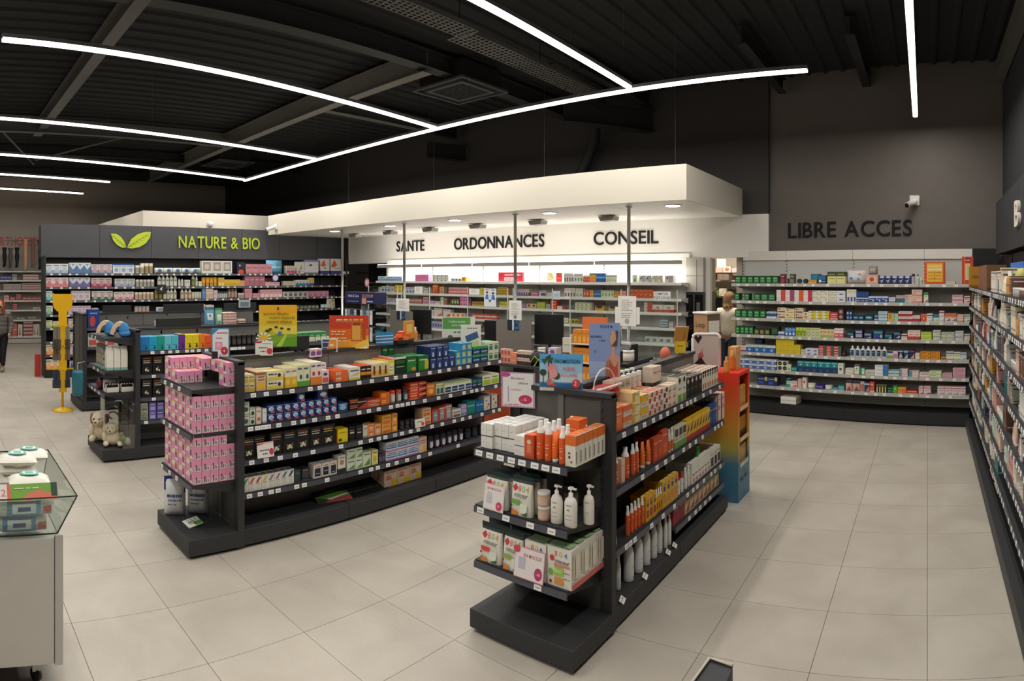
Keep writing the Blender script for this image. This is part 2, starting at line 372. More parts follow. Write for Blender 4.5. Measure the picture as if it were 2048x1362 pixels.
# ------------------------------------------------------------ shelving
TAGM = lambda: M('f0eeea', .5)
def shelf_obj(parent, fr, s0, s1, z, depth, th=.028, mat=None, lip=None, tags=(), tagw=.045, liph=.038, inv=None, stuff_tags=False):
    """a shelf with a ticket strip; local coordinates of the parent (identity)"""
    m = MB(); mat = mat or BLK(); lip = lip or LIP()
    L = s1-s0; m.box(0, 0, 0, L, depth, th, mat)
    # brackets
    for a in (0.004, L-.008): m.prism([(0.03, -.004), (depth, -.07), (depth, 0), (.03, 0)], 0, a, a+.004, mat)
    o = m.build('shelf', parent, fr.pt(s0, 0, z-th), fr.rz)
    l = MB(); l.prism([(-.004, -.010), (-.014, -.004), (-.010, liph-.006), (0, liph-.008), (0, -.010)], 0, 0, L, lip)
    lo = l.build('ticket_strip', o, (0, 0, .0), 0); lo.location = (0, -.0005, th-liph)
    if tags:
        tm = MB(); hh = liph*.8
        tm.prism([(-.0155, .0), (-.0165, .0), (-.0125, hh), (-.0115, hh)], 0, -tagw/2, tagw/2, TAGM())
        tm.face([(-tagw*.3, -.0158, hh*.35), (tagw*.3, -.0158, hh*.35), (tagw*.3, -.0150, hh*.6), (-tagw*.3, -.0150, hh*.6)], M('b0aeb0'))
        me = tm.mesh('price_tag')
        if stuff_tags:
            big = MB()
            for t in tags:
                off = len(big.v); big.v += [(v[0]+t-s0, v[1], v[2]) for v in tm.v]; big.f += [tuple(off+i for i in q) for q in tm.f]; big.m += tm.m; big.sm += tm.sm
            big.mats = tm.mats; q = big.build('price_tags', o, (0, 0, th-liph)); q['kind'] = 'stuff'
        else:
            for t in tags:
                q = bpy.data.objects.new('price_tag', me); COL.objects.link(q); q.parent = o; q.location = (t-s0, 0, th-liph)
    return o
# ------------------------------------------------------------ the room
def struct(mb, name, **k):
    o = mb.build(name, **k); o['kind'] = 'structure'; return o
XL, XR, YF, CEIL = -19.3, 1.06, -5.0, 5.08
LAA = math.atan2(-.55, 3.09)                 # the free-access wall stands slightly askew
LA = Frame((.52, 8.44), LAA)
def lawall(depth, a): return LA.pt(a, depth)
fm = floor_mat()
m = MB(); m.box(XL-.2, YF, -.12, XR+.2, 16.5, -.012, M('6d675c', .8)); flo = struct(m, 'floor')
tl = MB(); e = .2985
tl.face([(-e, -e, 0), (e, -e, 0), (e, e, 0), (-e, e, 0)], fm)
for p, q in (((-e, -e), (e, -e)), ((e, -e), (e, e)), ((e, e), (-e, e)), ((-e, e), (-e, -e))):
    tl.face([(p[0], p[1], -.009), (q[0], q[1], -.009), (q[0], q[1], 0), (p[0], p[1], 0)], fm)
tme = tl.mesh('tile')
cells = []
for i in range(-33, 2):
    for j in range(-8, 21):
        x = -.003+.6*i+.3; y = 3.765+.6*(j-6)+.3
        if y > 13: continue
        az = math.degrees(math.atan2(x, y)); vis = (-85.5 < az < 9) and y > -.3
        cells.append((0 if vis else 1, math.hypot(x, y), x, y))
cells.sort(); rest = MB()
for k, (nv, r, x, y) in enumerate(cells):
    if k < 298 and not nv:
        o = bpy.data.objects.new('tile', tme); COL.objects.link(o); o.parent = flo; o.location = (x, y, 0)
    else:
        off = len(rest.v); rest.v += [(v[0]+x, v[1]+y, v[2]) for v in tl.v]; rest.f += [tuple(off+i for i in q) for q in tl.f]; rest.m += tl.m; rest.sm += tl.sm
rest.mats = [fm]; o = rest.build('tiles_beyond', flo); o['kind'] = 'stuff'
# walls
WALLM = M('67615c', .75, noise=.03); DARK = M('35363a', .7, noise=.05)
wb = MB(); p0 = lawall(.52, -3.12); p1 = lawall(.52, .62)
def vwall(mb, a, b, z0, z1, t, mat):      # a wall of thickness t between plan points a, b (room side given)
    A, B = Vector(a[:2]), Vector(b[:2]); n = Vector((-(B-A).y, (B-A).x)).normalized()*t
    q = [A, B, B+n, A+n]
    mb.v += [(p.x, p.y, z0) for p in q]+[(p.x, p.y, z1) for p in q]; o_ = len(mb.v)-8
    for f in ((3, 2, 1, 0), (4, 5, 6, 7), (0, 1, 5, 4), (1, 2, 6, 5), (2, 3, 7, 6), (3, 0, 4, 7)): mb.face([mb.v[o_+i] for i in f], mat)
vwall(wb, p0, p1, 0, CEIL+.3, .12, WALLM)
struct(wb, 'wall_back')
m = MB(); m.box(XR, YF, 0, XR+.12, 9.3, CEIL+.3, M('2b2b2d', .8)); struct(m, 'wall_right')
m = MB(); m.box(XL-.12, YF, 0, XL, 16.5, CEIL+.3, M('c2b8ad', .75)); struct(m, 'wall_left')
m = MB(); m.box(XL, YF-.12, 0, XR, YF, CEIL+.3, M('6a6660', .8)); struct(m, 'wall_front')
# dispensary wall: white above the shelving, darkened high wall behind it
UY = 9.42
m = MB()
X0, X1 = -12.4, p0[0]+.02
m.box(X0, UY, 2.34, -3.62, UY+.1, 3.0, WHT()); m.box(-3.62, UY, 2.33, X1, UY+.1, 3.0, WHT())
m.box(-10.95, UY, 0, -3.62, UY+.1, 2.34, WHT())
m.box(-3.62, UY, 0, -3.4, UY+.1, 2.33, WHT())
struct(m, 'wall_dispensary')
m = MB(); m.box(XL, UY+.0, 3.0, X1, UY+.12, CEIL+.3, M('3e3b39', .8)); struct(m, 'wall_upper_back')  # taupe wall continued; its dimmer light is put into a darker colour
# back room seen through the opening
m = MB(); m.box(-9, 13.2, 0, XR, 13.3, 3.2, M('c9bfae', .7)); m.box(-3.02, UY+.2, 0, -2.92, 13.2, 3.2, M('c9bfae', .7)); m.box(-9, UY+.1, 3.1, -2.9, 13.2, 3.2, M('d9d4ca', .7)); struct(m, 'wall_back_room')
m = MB(); m.box(-12.6, UY+.8, 0, -10.8, UY+.9, 3.0, BLK2()); m.box(-12.6, UY+.1, 2.9, -10.8, UY+.9, 3.0, BLK2()); struct(m, 'wall_passage')
# ceiling: corrugated black deck
cm = MB(); CK = M('1d1f21', .85)
x = XL
while x < XR+.2:
    prof = [(x, CEIL+.028), (x+.17, CEIL+.028), (x+.2, CEIL), (x+.24, CEIL), (x+.27, CEIL+.028)]
    for a, b in zip(prof, prof[1:]): cm.face([(a[0], YF, a[1]), (b[0], YF, b[1]), (b[0], 16.5, b[1]), (a[0], 16.5, a[1])], CK)
    x += .27
cm.box(XL, YF, CEIL+.08, XR+.2, 16.5, CEIL+.12, CK)
struct(cm, 'ceiling')
def ibeam(name, a, b, z, w, h, mat):
    A, B = Vector(a), Vector(b); L = (B-A).length; g = MB(); t = .012
    g.box(0, -w/2, 0, L, w/2, t, mat); g.box(0, -w/2, h-t, L, w/2, h, mat); g.box(0, -t/2, t, L, t/2, h-t, mat)
    o = g.build(name, None, (A.x, A.y, z), math.atan2(B.y-A.y, B.x-A.x)); o['kind'] = 'structure'; return o
BG = M('605f5d', .6); BD = M('1f2022', .7)
ibeam('beam', (-17, 5.9), (-6.0, 5.88), 4.75, .18, .30, M('7c7975', .55))
ibeam('beam', (-6.0, .2), (-6.03, 9.4), 4.8, .20, .24, M('333436', .6))
ibeam('beam', (-12.2, 1.9), (-5.0, 2.0), 4.78, .16, .22, BG)
ibeam('beam', (-11.6, .2), (-11.75, 5.8), 4.72, .13, .26, BG)
ibeam('beam', (-8.57, 5.95), (-8.55, 8.4), 4.78, .16, .22, BG)
for q in (-17.3, -14.4): ibeam('beam', (q, -4), (q, 9.3), 4.85, .12, .2, BD)
for q in (-4.45, -2.2, -.9, -8.7): ibeam('beam', (q, 7.2), (q, 9.35), 4.82, .12, .22, BD)
ibeam('beam', (1.0, 2.0), (.98, 8.6), 4.7, .12, .24, BG)
for a, b in (((-11.8, 1.1, 4.85), (-12.6, 1.9, 4.3)), ((-12.4, 1.9, 4.35), (-11.8, 4.2, 4.95)), ((-12.4, 1.9, 4.35), (-13.3, 3.5, 4.95))):
    g = MB(); g.tube([a, b], .02, BG); o = g.build('beam_brace'); o['kind'] = 'structure'
ib = ibeam('beam', (-5.3, 8.1), (-4.4, 9.4), 4.4, .22, .34, BD)
ib = ibeam('beam', (-8.8, 8.6), (-8.5, 9.4), 4.35, .2, .3, BD)
g = MB(); P = [at(1255, 232, 4.7), at(1225, 240, 4.6)]
g.tube([(-4.9, 8.6, 4.75), (-5.2, 8.9, 4.7), (-5.35, 9.15, 4.3), (-5.6, 9.25, 3.95), (-5.95, 9.3, 3.5)], .09, BD, 10)
tag(g.build('flexible_duct'), 'black flexible air duct bending down behind the white canopy', 'duct')
# perforated cable tray
t = wthing('cable_tray', 'perforated dark metal cable tray hung beside the skewed lamp line', 'cable tray', (-4.5, 5.2, 4.62))
for k, (y0, y1, x0, x1) in enumerate(((2.5, 5.02, -4.62, -4.36), (5.0, 7.9, -4.78, -4.46))):
    g = MB(); TM = M('5d5c5a', .5)
    n = int((y1-y0)/.07); cols = 5
    zt = 4.62+.01*k
    # tray floor as a lattice of straps round the slots
    for i in range(n+1): yy = y0+(y1-y0)*i/n; g.box(x0, yy-.012, zt, x1, yy+.012, zt+.004, TM)
    for c_ in range(cols+1): xx = x0+(x1-x0)*c_/cols; g.box(xx-.009, y0, zt+.001, xx+.009, y1, zt+.005, TM)
    g.box(x0-.004, y0, zt, x0, y1, zt+.05, TM); g.box(x1, y0, zt, x1+.004, y1, zt+.05, TM)
    g.build('tray_section', t)
for y in (3.2, 5.0, 6.5, 7.6):
    g = MB(); g.box(-4.8, y-.01, 4.68, -4.4, y+.01, 4.7, BD); g.box(-4.61, y-.005, 4.7, -4.6, y+.005, 5.08, BD); g.build('hanger', t)
# air conditioning cassettes
def cassette(x, y, z, label):
    t = wthing('ceiling_cassette', label, 'air conditioner', (x, y, z)); w = .5
    g = MB(); CM = M('55565a', .5)
    for a in (0, 1, 2, 3):
        c, s_ = [(1, 0), (0, 1), (-1, 0), (0, -1)][a]
        # frame sides, outer ring and inner ring
        for r0, r1, zz in ((.46, .5, 0), (.3, .36, -.004)):
            pts = [(r0, -r0), (r1, -r1), (r1, r1), (r0, r0)]
            q = [(x+p[0]*c-p[1]*s_, y+p[0]*s_+p[1]*c) for p in pts]
            g.prism(q, 2, z+zz, z+.03, CM)
    g.build('frame', t)
    g = MB(); g.box(x-.29, y-.29, z+.012, x+.29, y+.29, z+.025, M('232427', .6))
    for i in range(9): g.box(x-.28, y-.27+i*.065, z+.004, x+.28, y-.262+i*.065, z+.012, M('303134', .6))
    g.build('grille', t)
    for c, s_ in ((1, 0), (0, 1), (-1, 0), (0, -1)):
        g = MB(); q = [(x+p[0]*c-p[1]*s_, y+p[0]*s_+p[1]*c) for p in ((.375, -.3), (.45, -.3), (.45, .3), (.375, .3))]
        g.prism(q, 2, z+.018, z+.026, M('18191b', .5)); g.build('louvre', t)
    g = MB(); g.box(x-.42, y-.42, z+.03, x+.42, y+.42, z+.3, M('242527', .6)); g.build('housing', t)
cassette(-6.2, 6.75, 4.72, 'black square air conditioning cassette near the white canopy')
cassette(-13.9, 6.85, 4.78, 'dim square air conditioning cassette beyond the third lamp line')

# ------------------------------------------------------------ linear lamps
TUBE = M('fff6e8', .5, emit=TUBE_E)
def lamp(label, a, b, z=4.2, watts=LAMP_W):
    A, B = Vector(a), Vector(b); L = (B-A).length; rz = math.atan2(B.y-A.y, B.x-A.x); mid = (A+B)/2
    t = thing('linear_lamp', label, 'lamp', (mid.x, mid.y, z), rz, 'suspended linear lamps')
    g = MB(); k = .036; HM = M('6c6c6e', .5)
    g.box(-L/2, -k, .012, L/2, k, .05, HM); g.build('profile', t)
    n = max(1, round(L/1.5))
    for i in range(n):
        g = MB(); g.prism([(-k+.002, .012), (-k+.004, -.008), (-k*.6, -.018), (k*.6, -.018), (k-.004, -.008), (k-.002, .012)], 0, -L/2+L*i/n+.002, -L/2+L*(i+1)/n-.002, TUBE); g.build('diffuser', t)
    for i in range(max(2, n//2)+1):
        x = -L/2+.15+(L-.3)*i/max(2, n//2); g = MB(); g.tube([(x, 0, .05), (x, 0, CEIL-z+.02)], .0015, M('55565a'), 4); g.build('wire', t)
    a_ = area('lamp_light', (0, 0, -.03), L, .07, watts*L, WARM, (0, 0, 0), PI, t)
    return t
YM = 6.6
lamp('long cross lamp line running under all the others toward the canopy', (-12.62, YM+.04), (-1.26, YM-.1))
lamp('lamp line above the sunscreen gondola ending at the cross lamp', (-3.3, 6.42), (-3.2, .55))
lamp('upper lamp line meeting the cross lamp before the air conditioner', (-6.48, 6.5), (-5.73, .57))
lamp('second lamp line meeting the cross lamp, under the pale beam', (-9.6, 6.52), (-8.4, -.2))
lamp('third lamp line ending at the corner of the cross lamp', (-12.48, 6.55), (-10.8, -.2))
lamp('short lamp line above the NATURE sign, higher of the two', (-13.92, 3.85), (-12.9, -.2))
lamp('short lamp line before the orthopaedic wall, lowest of all', (-16.02, 3.71), (-15.0, -.2))
lamp('lamp line over the aisle, hanging steeply toward the free-access wall', (-.17, 8.5), (-.12, -.5))
lamp('lamp line closing the row at the shop front', (-5.73, .45), (-.2, .35))
lamp('lamp line over the entrance', (-12, -2.6), (-.2, -2.6))

# ------------------------------------------------------------ white canopy over the counters
cx0, cx1, cy0, cy1, cz0, cz1 = -12.3, -2.86, 7.08, UY, 2.965, 3.40
t = wthing('canopy', 'long white suspended canopy over the dispensing counters', 'canopy', ((cx0+cx1)/2, 8.2, cz0))
g = MB(); CW = M('cfc9bb', .55); g.box(cx0, cy0, cz0, cx1, cy0+.04, cz1, CW); g.box(cx1-.04, cy0+.04, cz0, cx1, cy1, cz1, CW); g.build('fascia', t)
g = MB(); g.box(cx0, cy0+.04, cz1-.03, cx1-.04, cy1, cz1, CW); g.build('lid', t)
n = 8
for i in range(n):
    a, b = cx0+(cx1-.04-cx0)*i/n, cx0+(cx1-.04-cx0)*(i+1)/n
    g = MB(); g.box(a+.003, cy0+.04, cz0+.004, b-.003, cy1, cz0+.02, WHT()); g.build('panel', t)
for x in (-3.1, -5.1, -7.3, -9.6):
    g = MB(); g.tube([(x, 7.3, cz1), (x, 7.3, CEIL+.03)], .0015, M('55565a'), 4); g.build('wire', t)
GLOW = M('fff8ec', .5, emit=9)
for i, x in enumerate((-3.27, -5.23, -7.13, -8.76, -10.5)):
    t = wthing('downlight', 'round recessed downlight in the canopy, '+ORD[i]+' from its free corner', 'downlight', (x, 7.62, cz0), 'canopy downlights')
    g = MB(); g.lathe([(.115, cz0-.006), (.115, cz0+.004)], WHT(), 24, x, 7.62); g.build('rim', t)
    g = MB(); g.lathe([(.098, cz0-.0085), (.098, cz0-.005)], GLOW, 24, x, 7.62); g.build('lens', t)
    area('downlight_glow', (x, 7.62, cz0-.02), .18, .18, 4, (1, .95, .88))
for i, x in enumerate((-4.71, -6.05, -7.37, -8.57, -9.74, -10.9)):
    t = wthing('wall_washer', 'grey tilted wall washer under the canopy, '+ORD[i]+' from its free corner', 'spotlight', (x, 8.48, cz0), 'canopy wall washers')
    g = MB(); g.prism([(-.14+x, cz0-.01), (.14+x, cz0-.01), (.12+x, cz0-.075), (-.10+x, cz0-.085)], 1, 8.38, 8.56, M('9b9891', .5)); g.build('body', t)
    g = MB(); g.box(x-.09, 8.562, cz0-.07, x+.09, 8.568, cz0-.02, GLOW); g.build('lens', t)
    area('washer_light', (x, 8.66, cz0-.06), .2, .06, 1, (1, .95, .9), (math.radians(35), 0, 0))
# raised white block beyond the nature sign
m = MB(); m.box(XL, 4.35, 2.9, -13.0, 9.4, 3.47, M('d8d0c2', .6)); m.box(XL, 4.4, 0, -13.0, 4.5, 2.9, M('a59c90', .7)); struct(m, 'wall_raised_block')

# ------------------------------------------------------------ wall letters
def letters(words_, name, label, frame, a0, a1, z, h, mat, depth, off=.012, n_of=None):
    """each letter of the word is its own relief piece on the wall; a0..a1 along the frame"""
    cu = bpy.data.curves.new('l', 'FONT'); cu.size = 1; cu.offset = .01; cu.extrude = .5; cu.resolution_u = 4
    pos = []; pen = 0.
    for ch in words_:
        if ch == ' ': pen += .32; continue
        cu.body = ch; o = bpy.data.objects.new('l', cu); COL.objects.link(o); me = bpy.data.meshes.new_from_object(o); bpy.data.objects.remove(o)
        xs = [v.co.x for v in me.vertices]; x0 = min(xs); wd = max(xs)-x0
        for v in me.vertices: v.co.x -= x0
        pos.append((pen, me)); pen += wd+.1
    bpy.data.curves.remove(cu)
    L = pen-.1; sx = (a1-a0)/L; hs = h/.70
    base = frame.pt(a0, depth, z); t = thing(name, label, 'wall sign', base, frame.rz)
    for x, me in pos:
        for v in me.vertices:
            c = v.co.copy(); v.co = (c.x*sx, -c.z*off-off/2, c.y*hs)
        me.materials.clear(); me.materials.append(mat); me.name = 'letter'
        o = bpy.data.objects.new('letter', me); COL.objects.link(o); o.parent = t; o.location = (x*sx, 0, 0)
    return t
def span(fr, xa_, xb_, depth):
    f2 = Frame(fr.pt(0, depth)[:2], fr.rz); return f2.s_at(xa_), f2.s_at(xb_), f2.r_at((xa_+xb_)/2)
BLKL = M('0a0a0b', .8)
a, b, r = span(LA, 1577, 1824, .52); letters('LIBRE ACCES', 'wall_lettering', 'black raised letters reading LIBRE ACCES on the taupe wall', LA, a, b, H-(473-YH)*r/F, 31*r/F, BLKL, .52, .02)
BK = Frame((0, UY), 0)
for wd, xa_, xb_, yb_, hp in (('SANTE', 794, 849, 502, 21), ('ORDONNANCES', 909, 1089, 496, 24), ('CONSEIL', 1188, 1317, 488, 26)):
    a, b, r = span(BK, xa_, xb_, 0); letters(wd, 'wall_lettering', 'black raised letters reading %s on the white wall' % wd, BK, a, b, H-(yb_-YH)*r/F, hp*r/F, BLKL, 0, .02)
NA = Frame((-12.38, 0), PI/2); NSG = Frame((-12.62, 0), PI/2)
LIME = M('b9cc2e', .5)
a, b, r = span(NSG, 357, 519, -.01); letters('NATURE & BIO', 'wall_lettering', 'lime green raised letters reading NATURE & BIO on charcoal boards', NSG, a, b, 2.655, 23*r/F, LIME, -.01, .02)
OR = Frame((XL, 0), PI/2)
a, b, r = span(OR, -14, 88, .0); letters('ORTHOPEDIE', 'wall_lettering', 'red raised letters reading ORTHOPEDIE, the ends hidden', OR, a, b, H-(491-YH)*r/F, 17*r/F, M('d8463a', .5), 0, .02)
# ------------------------------------------------------------ gondolas
def gondola(label, X0, X1, Y0, YC, Y1, top, base, longz, endz, bays, gx, tags_long, endlip, enddepth, foot=.04):
    t = wthing('gondola', label, 'gondola', ((X0+X1)/2, Y0, 0))
    XM = (X0+X1)/2; dk = BLK(); d2 = BLK2()
    g = MB(); g.box(X0, Y0, foot*.6, X1, YC-.002, base, dk); g.box(X0+.03, Y0+.03, 0, X1-.03, YC, foot*.6, d2); g.build('end_plinth', t, bevel=.004)
    for a, b in zip(bays, bays[1:]):
        g = MB(); g.box(X0+.01, a+.002, foot*.6, X1-.01, b-.002, base, dk); g.box(X0+.04, a, 0, X1-.04, b, foot*.6, d2); g.build('plinth', t, bevel=.004)
        g = MB(); g.box(XM-.02, a+.003, base, XM+.02, b-.003, top-.015, M('6a6764', .55, noise=.03)); g.build('back_panel', t)
    g = MB(); g.box(XM-.035, YC+.05, top-.015, XM+.035, Y1, top+.008, dk); g.build('top_rail', t)
    # end frame: posts and a back board, slotted
    g = MB(); g.box(X0+.05, YC+.012, base, X1-.05, YC+.03, top-.02, M('55534f', .6, noise=.03)); g.build('end_board', t)
    for x0, x1 in ((X0+.01, X0+.055), (X1-.075, X1-.0)):
        g = MB(); g.box(x0, YC-.005, 0.02, x1, YC+.05, top, dk)
        for k in range(int((top-base)/.05)): z = base+.03+k*.05; g.box(x0+.012, YC-.0062, z, x0+.018, YC-.004, z+.024, M('0c0c0d'))
        g.build('post', t, bevel=.002)
    g = MB(); g.box(X0+.01, YC-.012, top-.02, X1-.0, YC+.052, top+.012, dk); g.build('end_rail', t, bevel=.003)
    fr = Frame((gx, 0), PI/2)
    for k, z in enumerate(longz):
        for i, (a, b) in enumerate(zip(bays, bays[1:])):
            zz = z[i] if isinstance(z, (list, tuple)) else z
            if zz is None: continue
            a2 = a+.06 if i == 0 else a
            tg = [q for q in (fr.s_at(p) for p in (tags_long[k] if tags_long else ())) if a2+.03 < q < b-.02]
            shelf_obj(t, fr, a2+.002, b-.002, zz+.035, gx-XM-.02, tags=tg)
    frb = Frame((2*XM-gx, 0), -PI/2)
    for z in longz:
        for i, (a, b) in enumerate(zip(bays, bays[1:])):
            zz = z[i] if isinstance(z, (list, tuple)) else z
            if zz: shelf_obj(t, frb, -b+.002, -a-.06, zz+.035, gx-XM-.02)
    ef = Frame((0, enddepth), 0)
    for z, tg in endz:
        q = [ef.s_at(p) for p in tg]
        shelf_obj(t, ef, endlip[0], endlip[1], z+.02, YC-enddepth+.008, tags=[v for v in q if endlip[0]+.03 < v < endlip[1]-.02], tagw=.05)
    return t, fr, ef
def pxs(org, sc, *v): return [org+q/sc for q in v]
G1, f1, e1 = gondola('charcoal sunscreen gondola with a nearly bare end plinth, closest to the aisle', -2.40, -1.70, 2.69, 3.10, 5.20, 1.36, .13,
    [1.075, .75, .395, (None, .21)],
    [(1.018, pxs(930, 4.007, 125, 210, 295, 383, 468, 570, 657, 742)), (.69, pxs(930, 3.083, 105, 262, 411, 542)), (.37, pxs(930, 3.083, 457))],
    [3.10, 4.12, 5.20], -1.755,
    [pxs(1190, 3.782, 205, 297, 360, 428, 483, 535, 592, 642, 685, 712, 745, 808, 862, 932), pxs(1190, 3.782, 345, 455, 520, 575, 610, 658, 705, 750, 802, 897, 922, 948, 980), pxs(1190, 3.782, 0, 688, 730, 762, 812, 868, 897, 937, 975)+pxs(1200, 3.762, 185, 215, 248, 375, 462, 547), pxs(1200, 3.762, 660, 707, 742, 780, 817)],
    (-2.41, -1.775), 2.75)
G2, f2, e2 = gondola('charcoal vitamin gondola in the middle row with pink boxes at its end', -4.80, -4.14, 1.73, 2.13, 5.20, 1.39, .14,
    [1.12, .868, .613, .363],
    [(1.185, pxs(300, 2.837, 95, 133, 175)), (.862, pxs(300, 2.837, 88, 123, 168)), (.492, pxs(300, 2.837, 77, 120, 160))],
    [2.13, 3.16, 4.18, 5.20], -4.19,
    [pxs(470, 3.782, 132, 230, 330, 425, 562, 635, 718, 775, 862, 932, 1028, 1140, 1208)+pxs(720, 3.782, 332, 430, 520, 595, 665, 747, 810, 875, 968, 1050),
     pxs(470, 3.782, 112, 165, 207, 245, 325, 437, 507, 595, 697, 768, 845, 932, 1005, 1080, 1172, 1222)+pxs(720, 3.782, 313, 355, 395, 483, 550, 587, 677, 780, 838, 875, 920, 1020),
     pxs(470, 3.782, 120, 230, 335, 450, 583, 795, 845, 942, 1020, 1080, 1130, 1203)+pxs(720, 3.782, 257, 310, 375, 433, 537, 615, 705, 768, 825, 915, 1003, 1047),
     pxs(470, 3.782, 103, 185, 267, 320, 460, 518, 690, 832, 942, 1022, 1073, 1150, 1215)+pxs(720, 3.782, 348, 437, 523, 735)],
    (-4.83, -4.2), 1.78)
G3, f3, e3 = gondola('charcoal gondola with soft toys lying on its end plinth', -7.30, -6.60, 1.75, 2.13, 5.20, 1.43, .14,
    [1.165, .90, .645, .39],
    [(1.33, (178, 186, 193)), (.97, (178, 190, 198)), (.72, (176, 186, 192, 200))], [2.13, 3.15, 4.18, 5.20], -6.655,
    [pxs(150, 3.891, 600, 677, 738, 793, 868, 910, 960, 1020)+[463, 470, 478, 486], pxs(150, 3.891, 610), pxs(150, 3.891, 610), pxs(150, 3.891, 550)], (-7.38, -6.66), 1.79)
G4, f4, e4 = gondola('charcoal rear gondola, half hidden behind the toy-ended one', -9.95, -9.20, 2.10, 2.14, 5.20, 1.455, .14,
    [1.22, .93, .66, .39], [], [2.14, 3.2, 4.2, 5.20], -9.25, None, (-9.9, -9.25), 2.0)

# ------------------------------------------------------------ wall shelving
def slots(g, x, y, z0, z1, mat, st=.05, dx=.004, hh=.026):
    z = z0
    while z < z1: g.box(x-dx, y-.002, z, x+dx, y+.001, z+hh, mat); z += st
def wallunit(name, label, fr, s0, s1, bays, zs, depth, top, base, panel, shelfm, lipm, upm, head=None, headz=None, tagpx=None, stuff=True, basem=None, sidep=False, lipth=.028, upr=True):
    t = wthing(name, label, 'wall shelving', fr.pt((s0+s1)/2, 0, 0)); bm = basem or BLK2()
    for a, b in zip(bays, bays[1:]):
        g = MB(); g.box(0, 0, .02, b-a-.003, depth, base, bm); g.box(0, .04, 0, b-a-.003, depth, .02, bm); g.build('plinth', t, fr.pt(a), fr.rz)
        g = MB(); g.box(.002, 0, base, b-a-.004, .015, top, panel); g.build('back_panel', t, fr.pt(a, depth), fr.rz)
        if head: g = MB(); g.box(.002, -.03, headz[0], b-a-.004, 0, headz[1], head); g.build('fascia', t, fr.pt(a, depth), fr.rz)
        for k, z in enumerate(zs):
            tg = [q for q in (fr.s_at(p) for p in (tagpx[k] if tagpx else ())) if a+.03 < q < b-.03]
            if not tagpx:
                q = a+.12
                while q < b-.08: tg.append(q); q += rnd.uniform(.12, .24)*(.6 if name == 'wall_shelving' and 'skincare' in label else 1)
            shelf_obj(t, fr, a+.002, b-.003, z+.03, depth-.004, th=lipth, mat=shelfm, lip=lipm, tags=tg, stuff_tags=stuff)
    if upr:
        for a in bays:
            g = MB(); g.box(-.012, -.012, base, .012, 0, top, upm); slots(g, 0, -.0125, base+.02, top-.03, M('121213'), .05, .005); g.build('upright', t, fr.pt(a, depth), fr.rz)
    if sidep:
        for a in (s0, s1):
            g = MB(); g.box(-.012, .0, 0, .012, depth+.02, top, upm); g.build('side_panel', t, fr.pt(a), fr.rz)
    return t
LAZ = [1.898, 1.643, 1.386, 1.136, .876, .63, .396]
la_b = [LA.s_at(1463)-.0]+[LA.s_at(q) for q in (1551, 1689.5, 1838)]+[LA.s_at(1939)]
wallunit('wall_shelving', 'white shelving unit on the wall under LIBRE ACCES', LA, la_b[0], la_b[-1], la_b, LAZ, .42, 2.36, .18,
    M('bfbeb9', .6), M('b0afa9', .45), M('adaca6', .4), M('c9c7c0', .5), M('dedbd2', .5), (2.28, 2.42), stuff=True)
BU = Frame((0, 9.02), 0); BZ = [1.905, 1.655, 1.435, 1.195, .95, .70]
bu_b = [-10.85, -9.4, -8.0, -6.65, -5.3, -3.72]
wallunit('wall_shelving', 'brightly lit white dispensary shelving behind the counters', BU, bu_b[0], bu_b[-1], bu_b, BZ, .36, 2.36, .18,
    M('e6e4df', .5), M('dcdad6', .4), M('e6e4e0', .4), M('bdbbb6', .5), M('f0ede6', .5), (2.30, 2.40), stuff=True)
t = wthing('light_valance', 'grey translucent valance hiding the strip lights of the dispensary shelving', 'light fitting', (-7.3, 9.05, 2.22))
for a, b in zip(bu_b, bu_b[1:]):
    g = MB(); g.box(a+.01, 9.04, 2.225, b-.01, 9.05, 2.29, M('a9a7a3', .5)); g.build('cover', t)
    g = MB(); g.box(a+.02, 9.06, 2.285, b-.02, 9.11, 2.30, M('fff8ec', emit=12)); g.build('tube', t)
    area('strip_light', ((a+b)/2, 9.10, 2.27), b-a-.05, .04, 9*(b-a), (1, .96, .90), (math.radians(-14), 0, 0))
    area('strip_uplight', ((a+b)/2, 9.15, 2.42), b-a-.05, .04, 1.2*(b-a), (1, .96, .90), (math.radians(180+25), 0, 0))
NZ = [2.065, 1.79, 1.52, 1.235, .97, .70, .43]
nb = [2.1]+[NA.s_at(q) for q in (200, 312, 404, 490, 566, 634)]+[9.35]
wallunit('wall_shelving', 'black shelving wall below the NATURE & BIO boards', NA, nb[0], nb[-1], nb, NZ, .45, 2.45, .16,
    M('1f2022', .6), BLK2(), M('55565c', .35), BLK(), None, None, stuff=True, sidep=True)
t = wthing('sign_board', 'charcoal fascia boards carrying the lime NATURE & BIO sign', 'sign board', (-12.7, 5.7, 2.42))
sb = [2.05]+[NSG.s_at(q) for q in (200, 303, 398, 484, 560, 634)]+[9.4]
for a, b in zip(sb, sb[1:]):
    g = MB(); g.box(-12.68, a+.004, 2.42, -12.63, b-.004, 3.10, M('47484c', .5, noise=.04)); g.build('board', t)
g = MB(); g.box(-12.95, 2.05, 2.42, -12.69, 9.4, 3.08, BLK2()); g.build('backing', t)
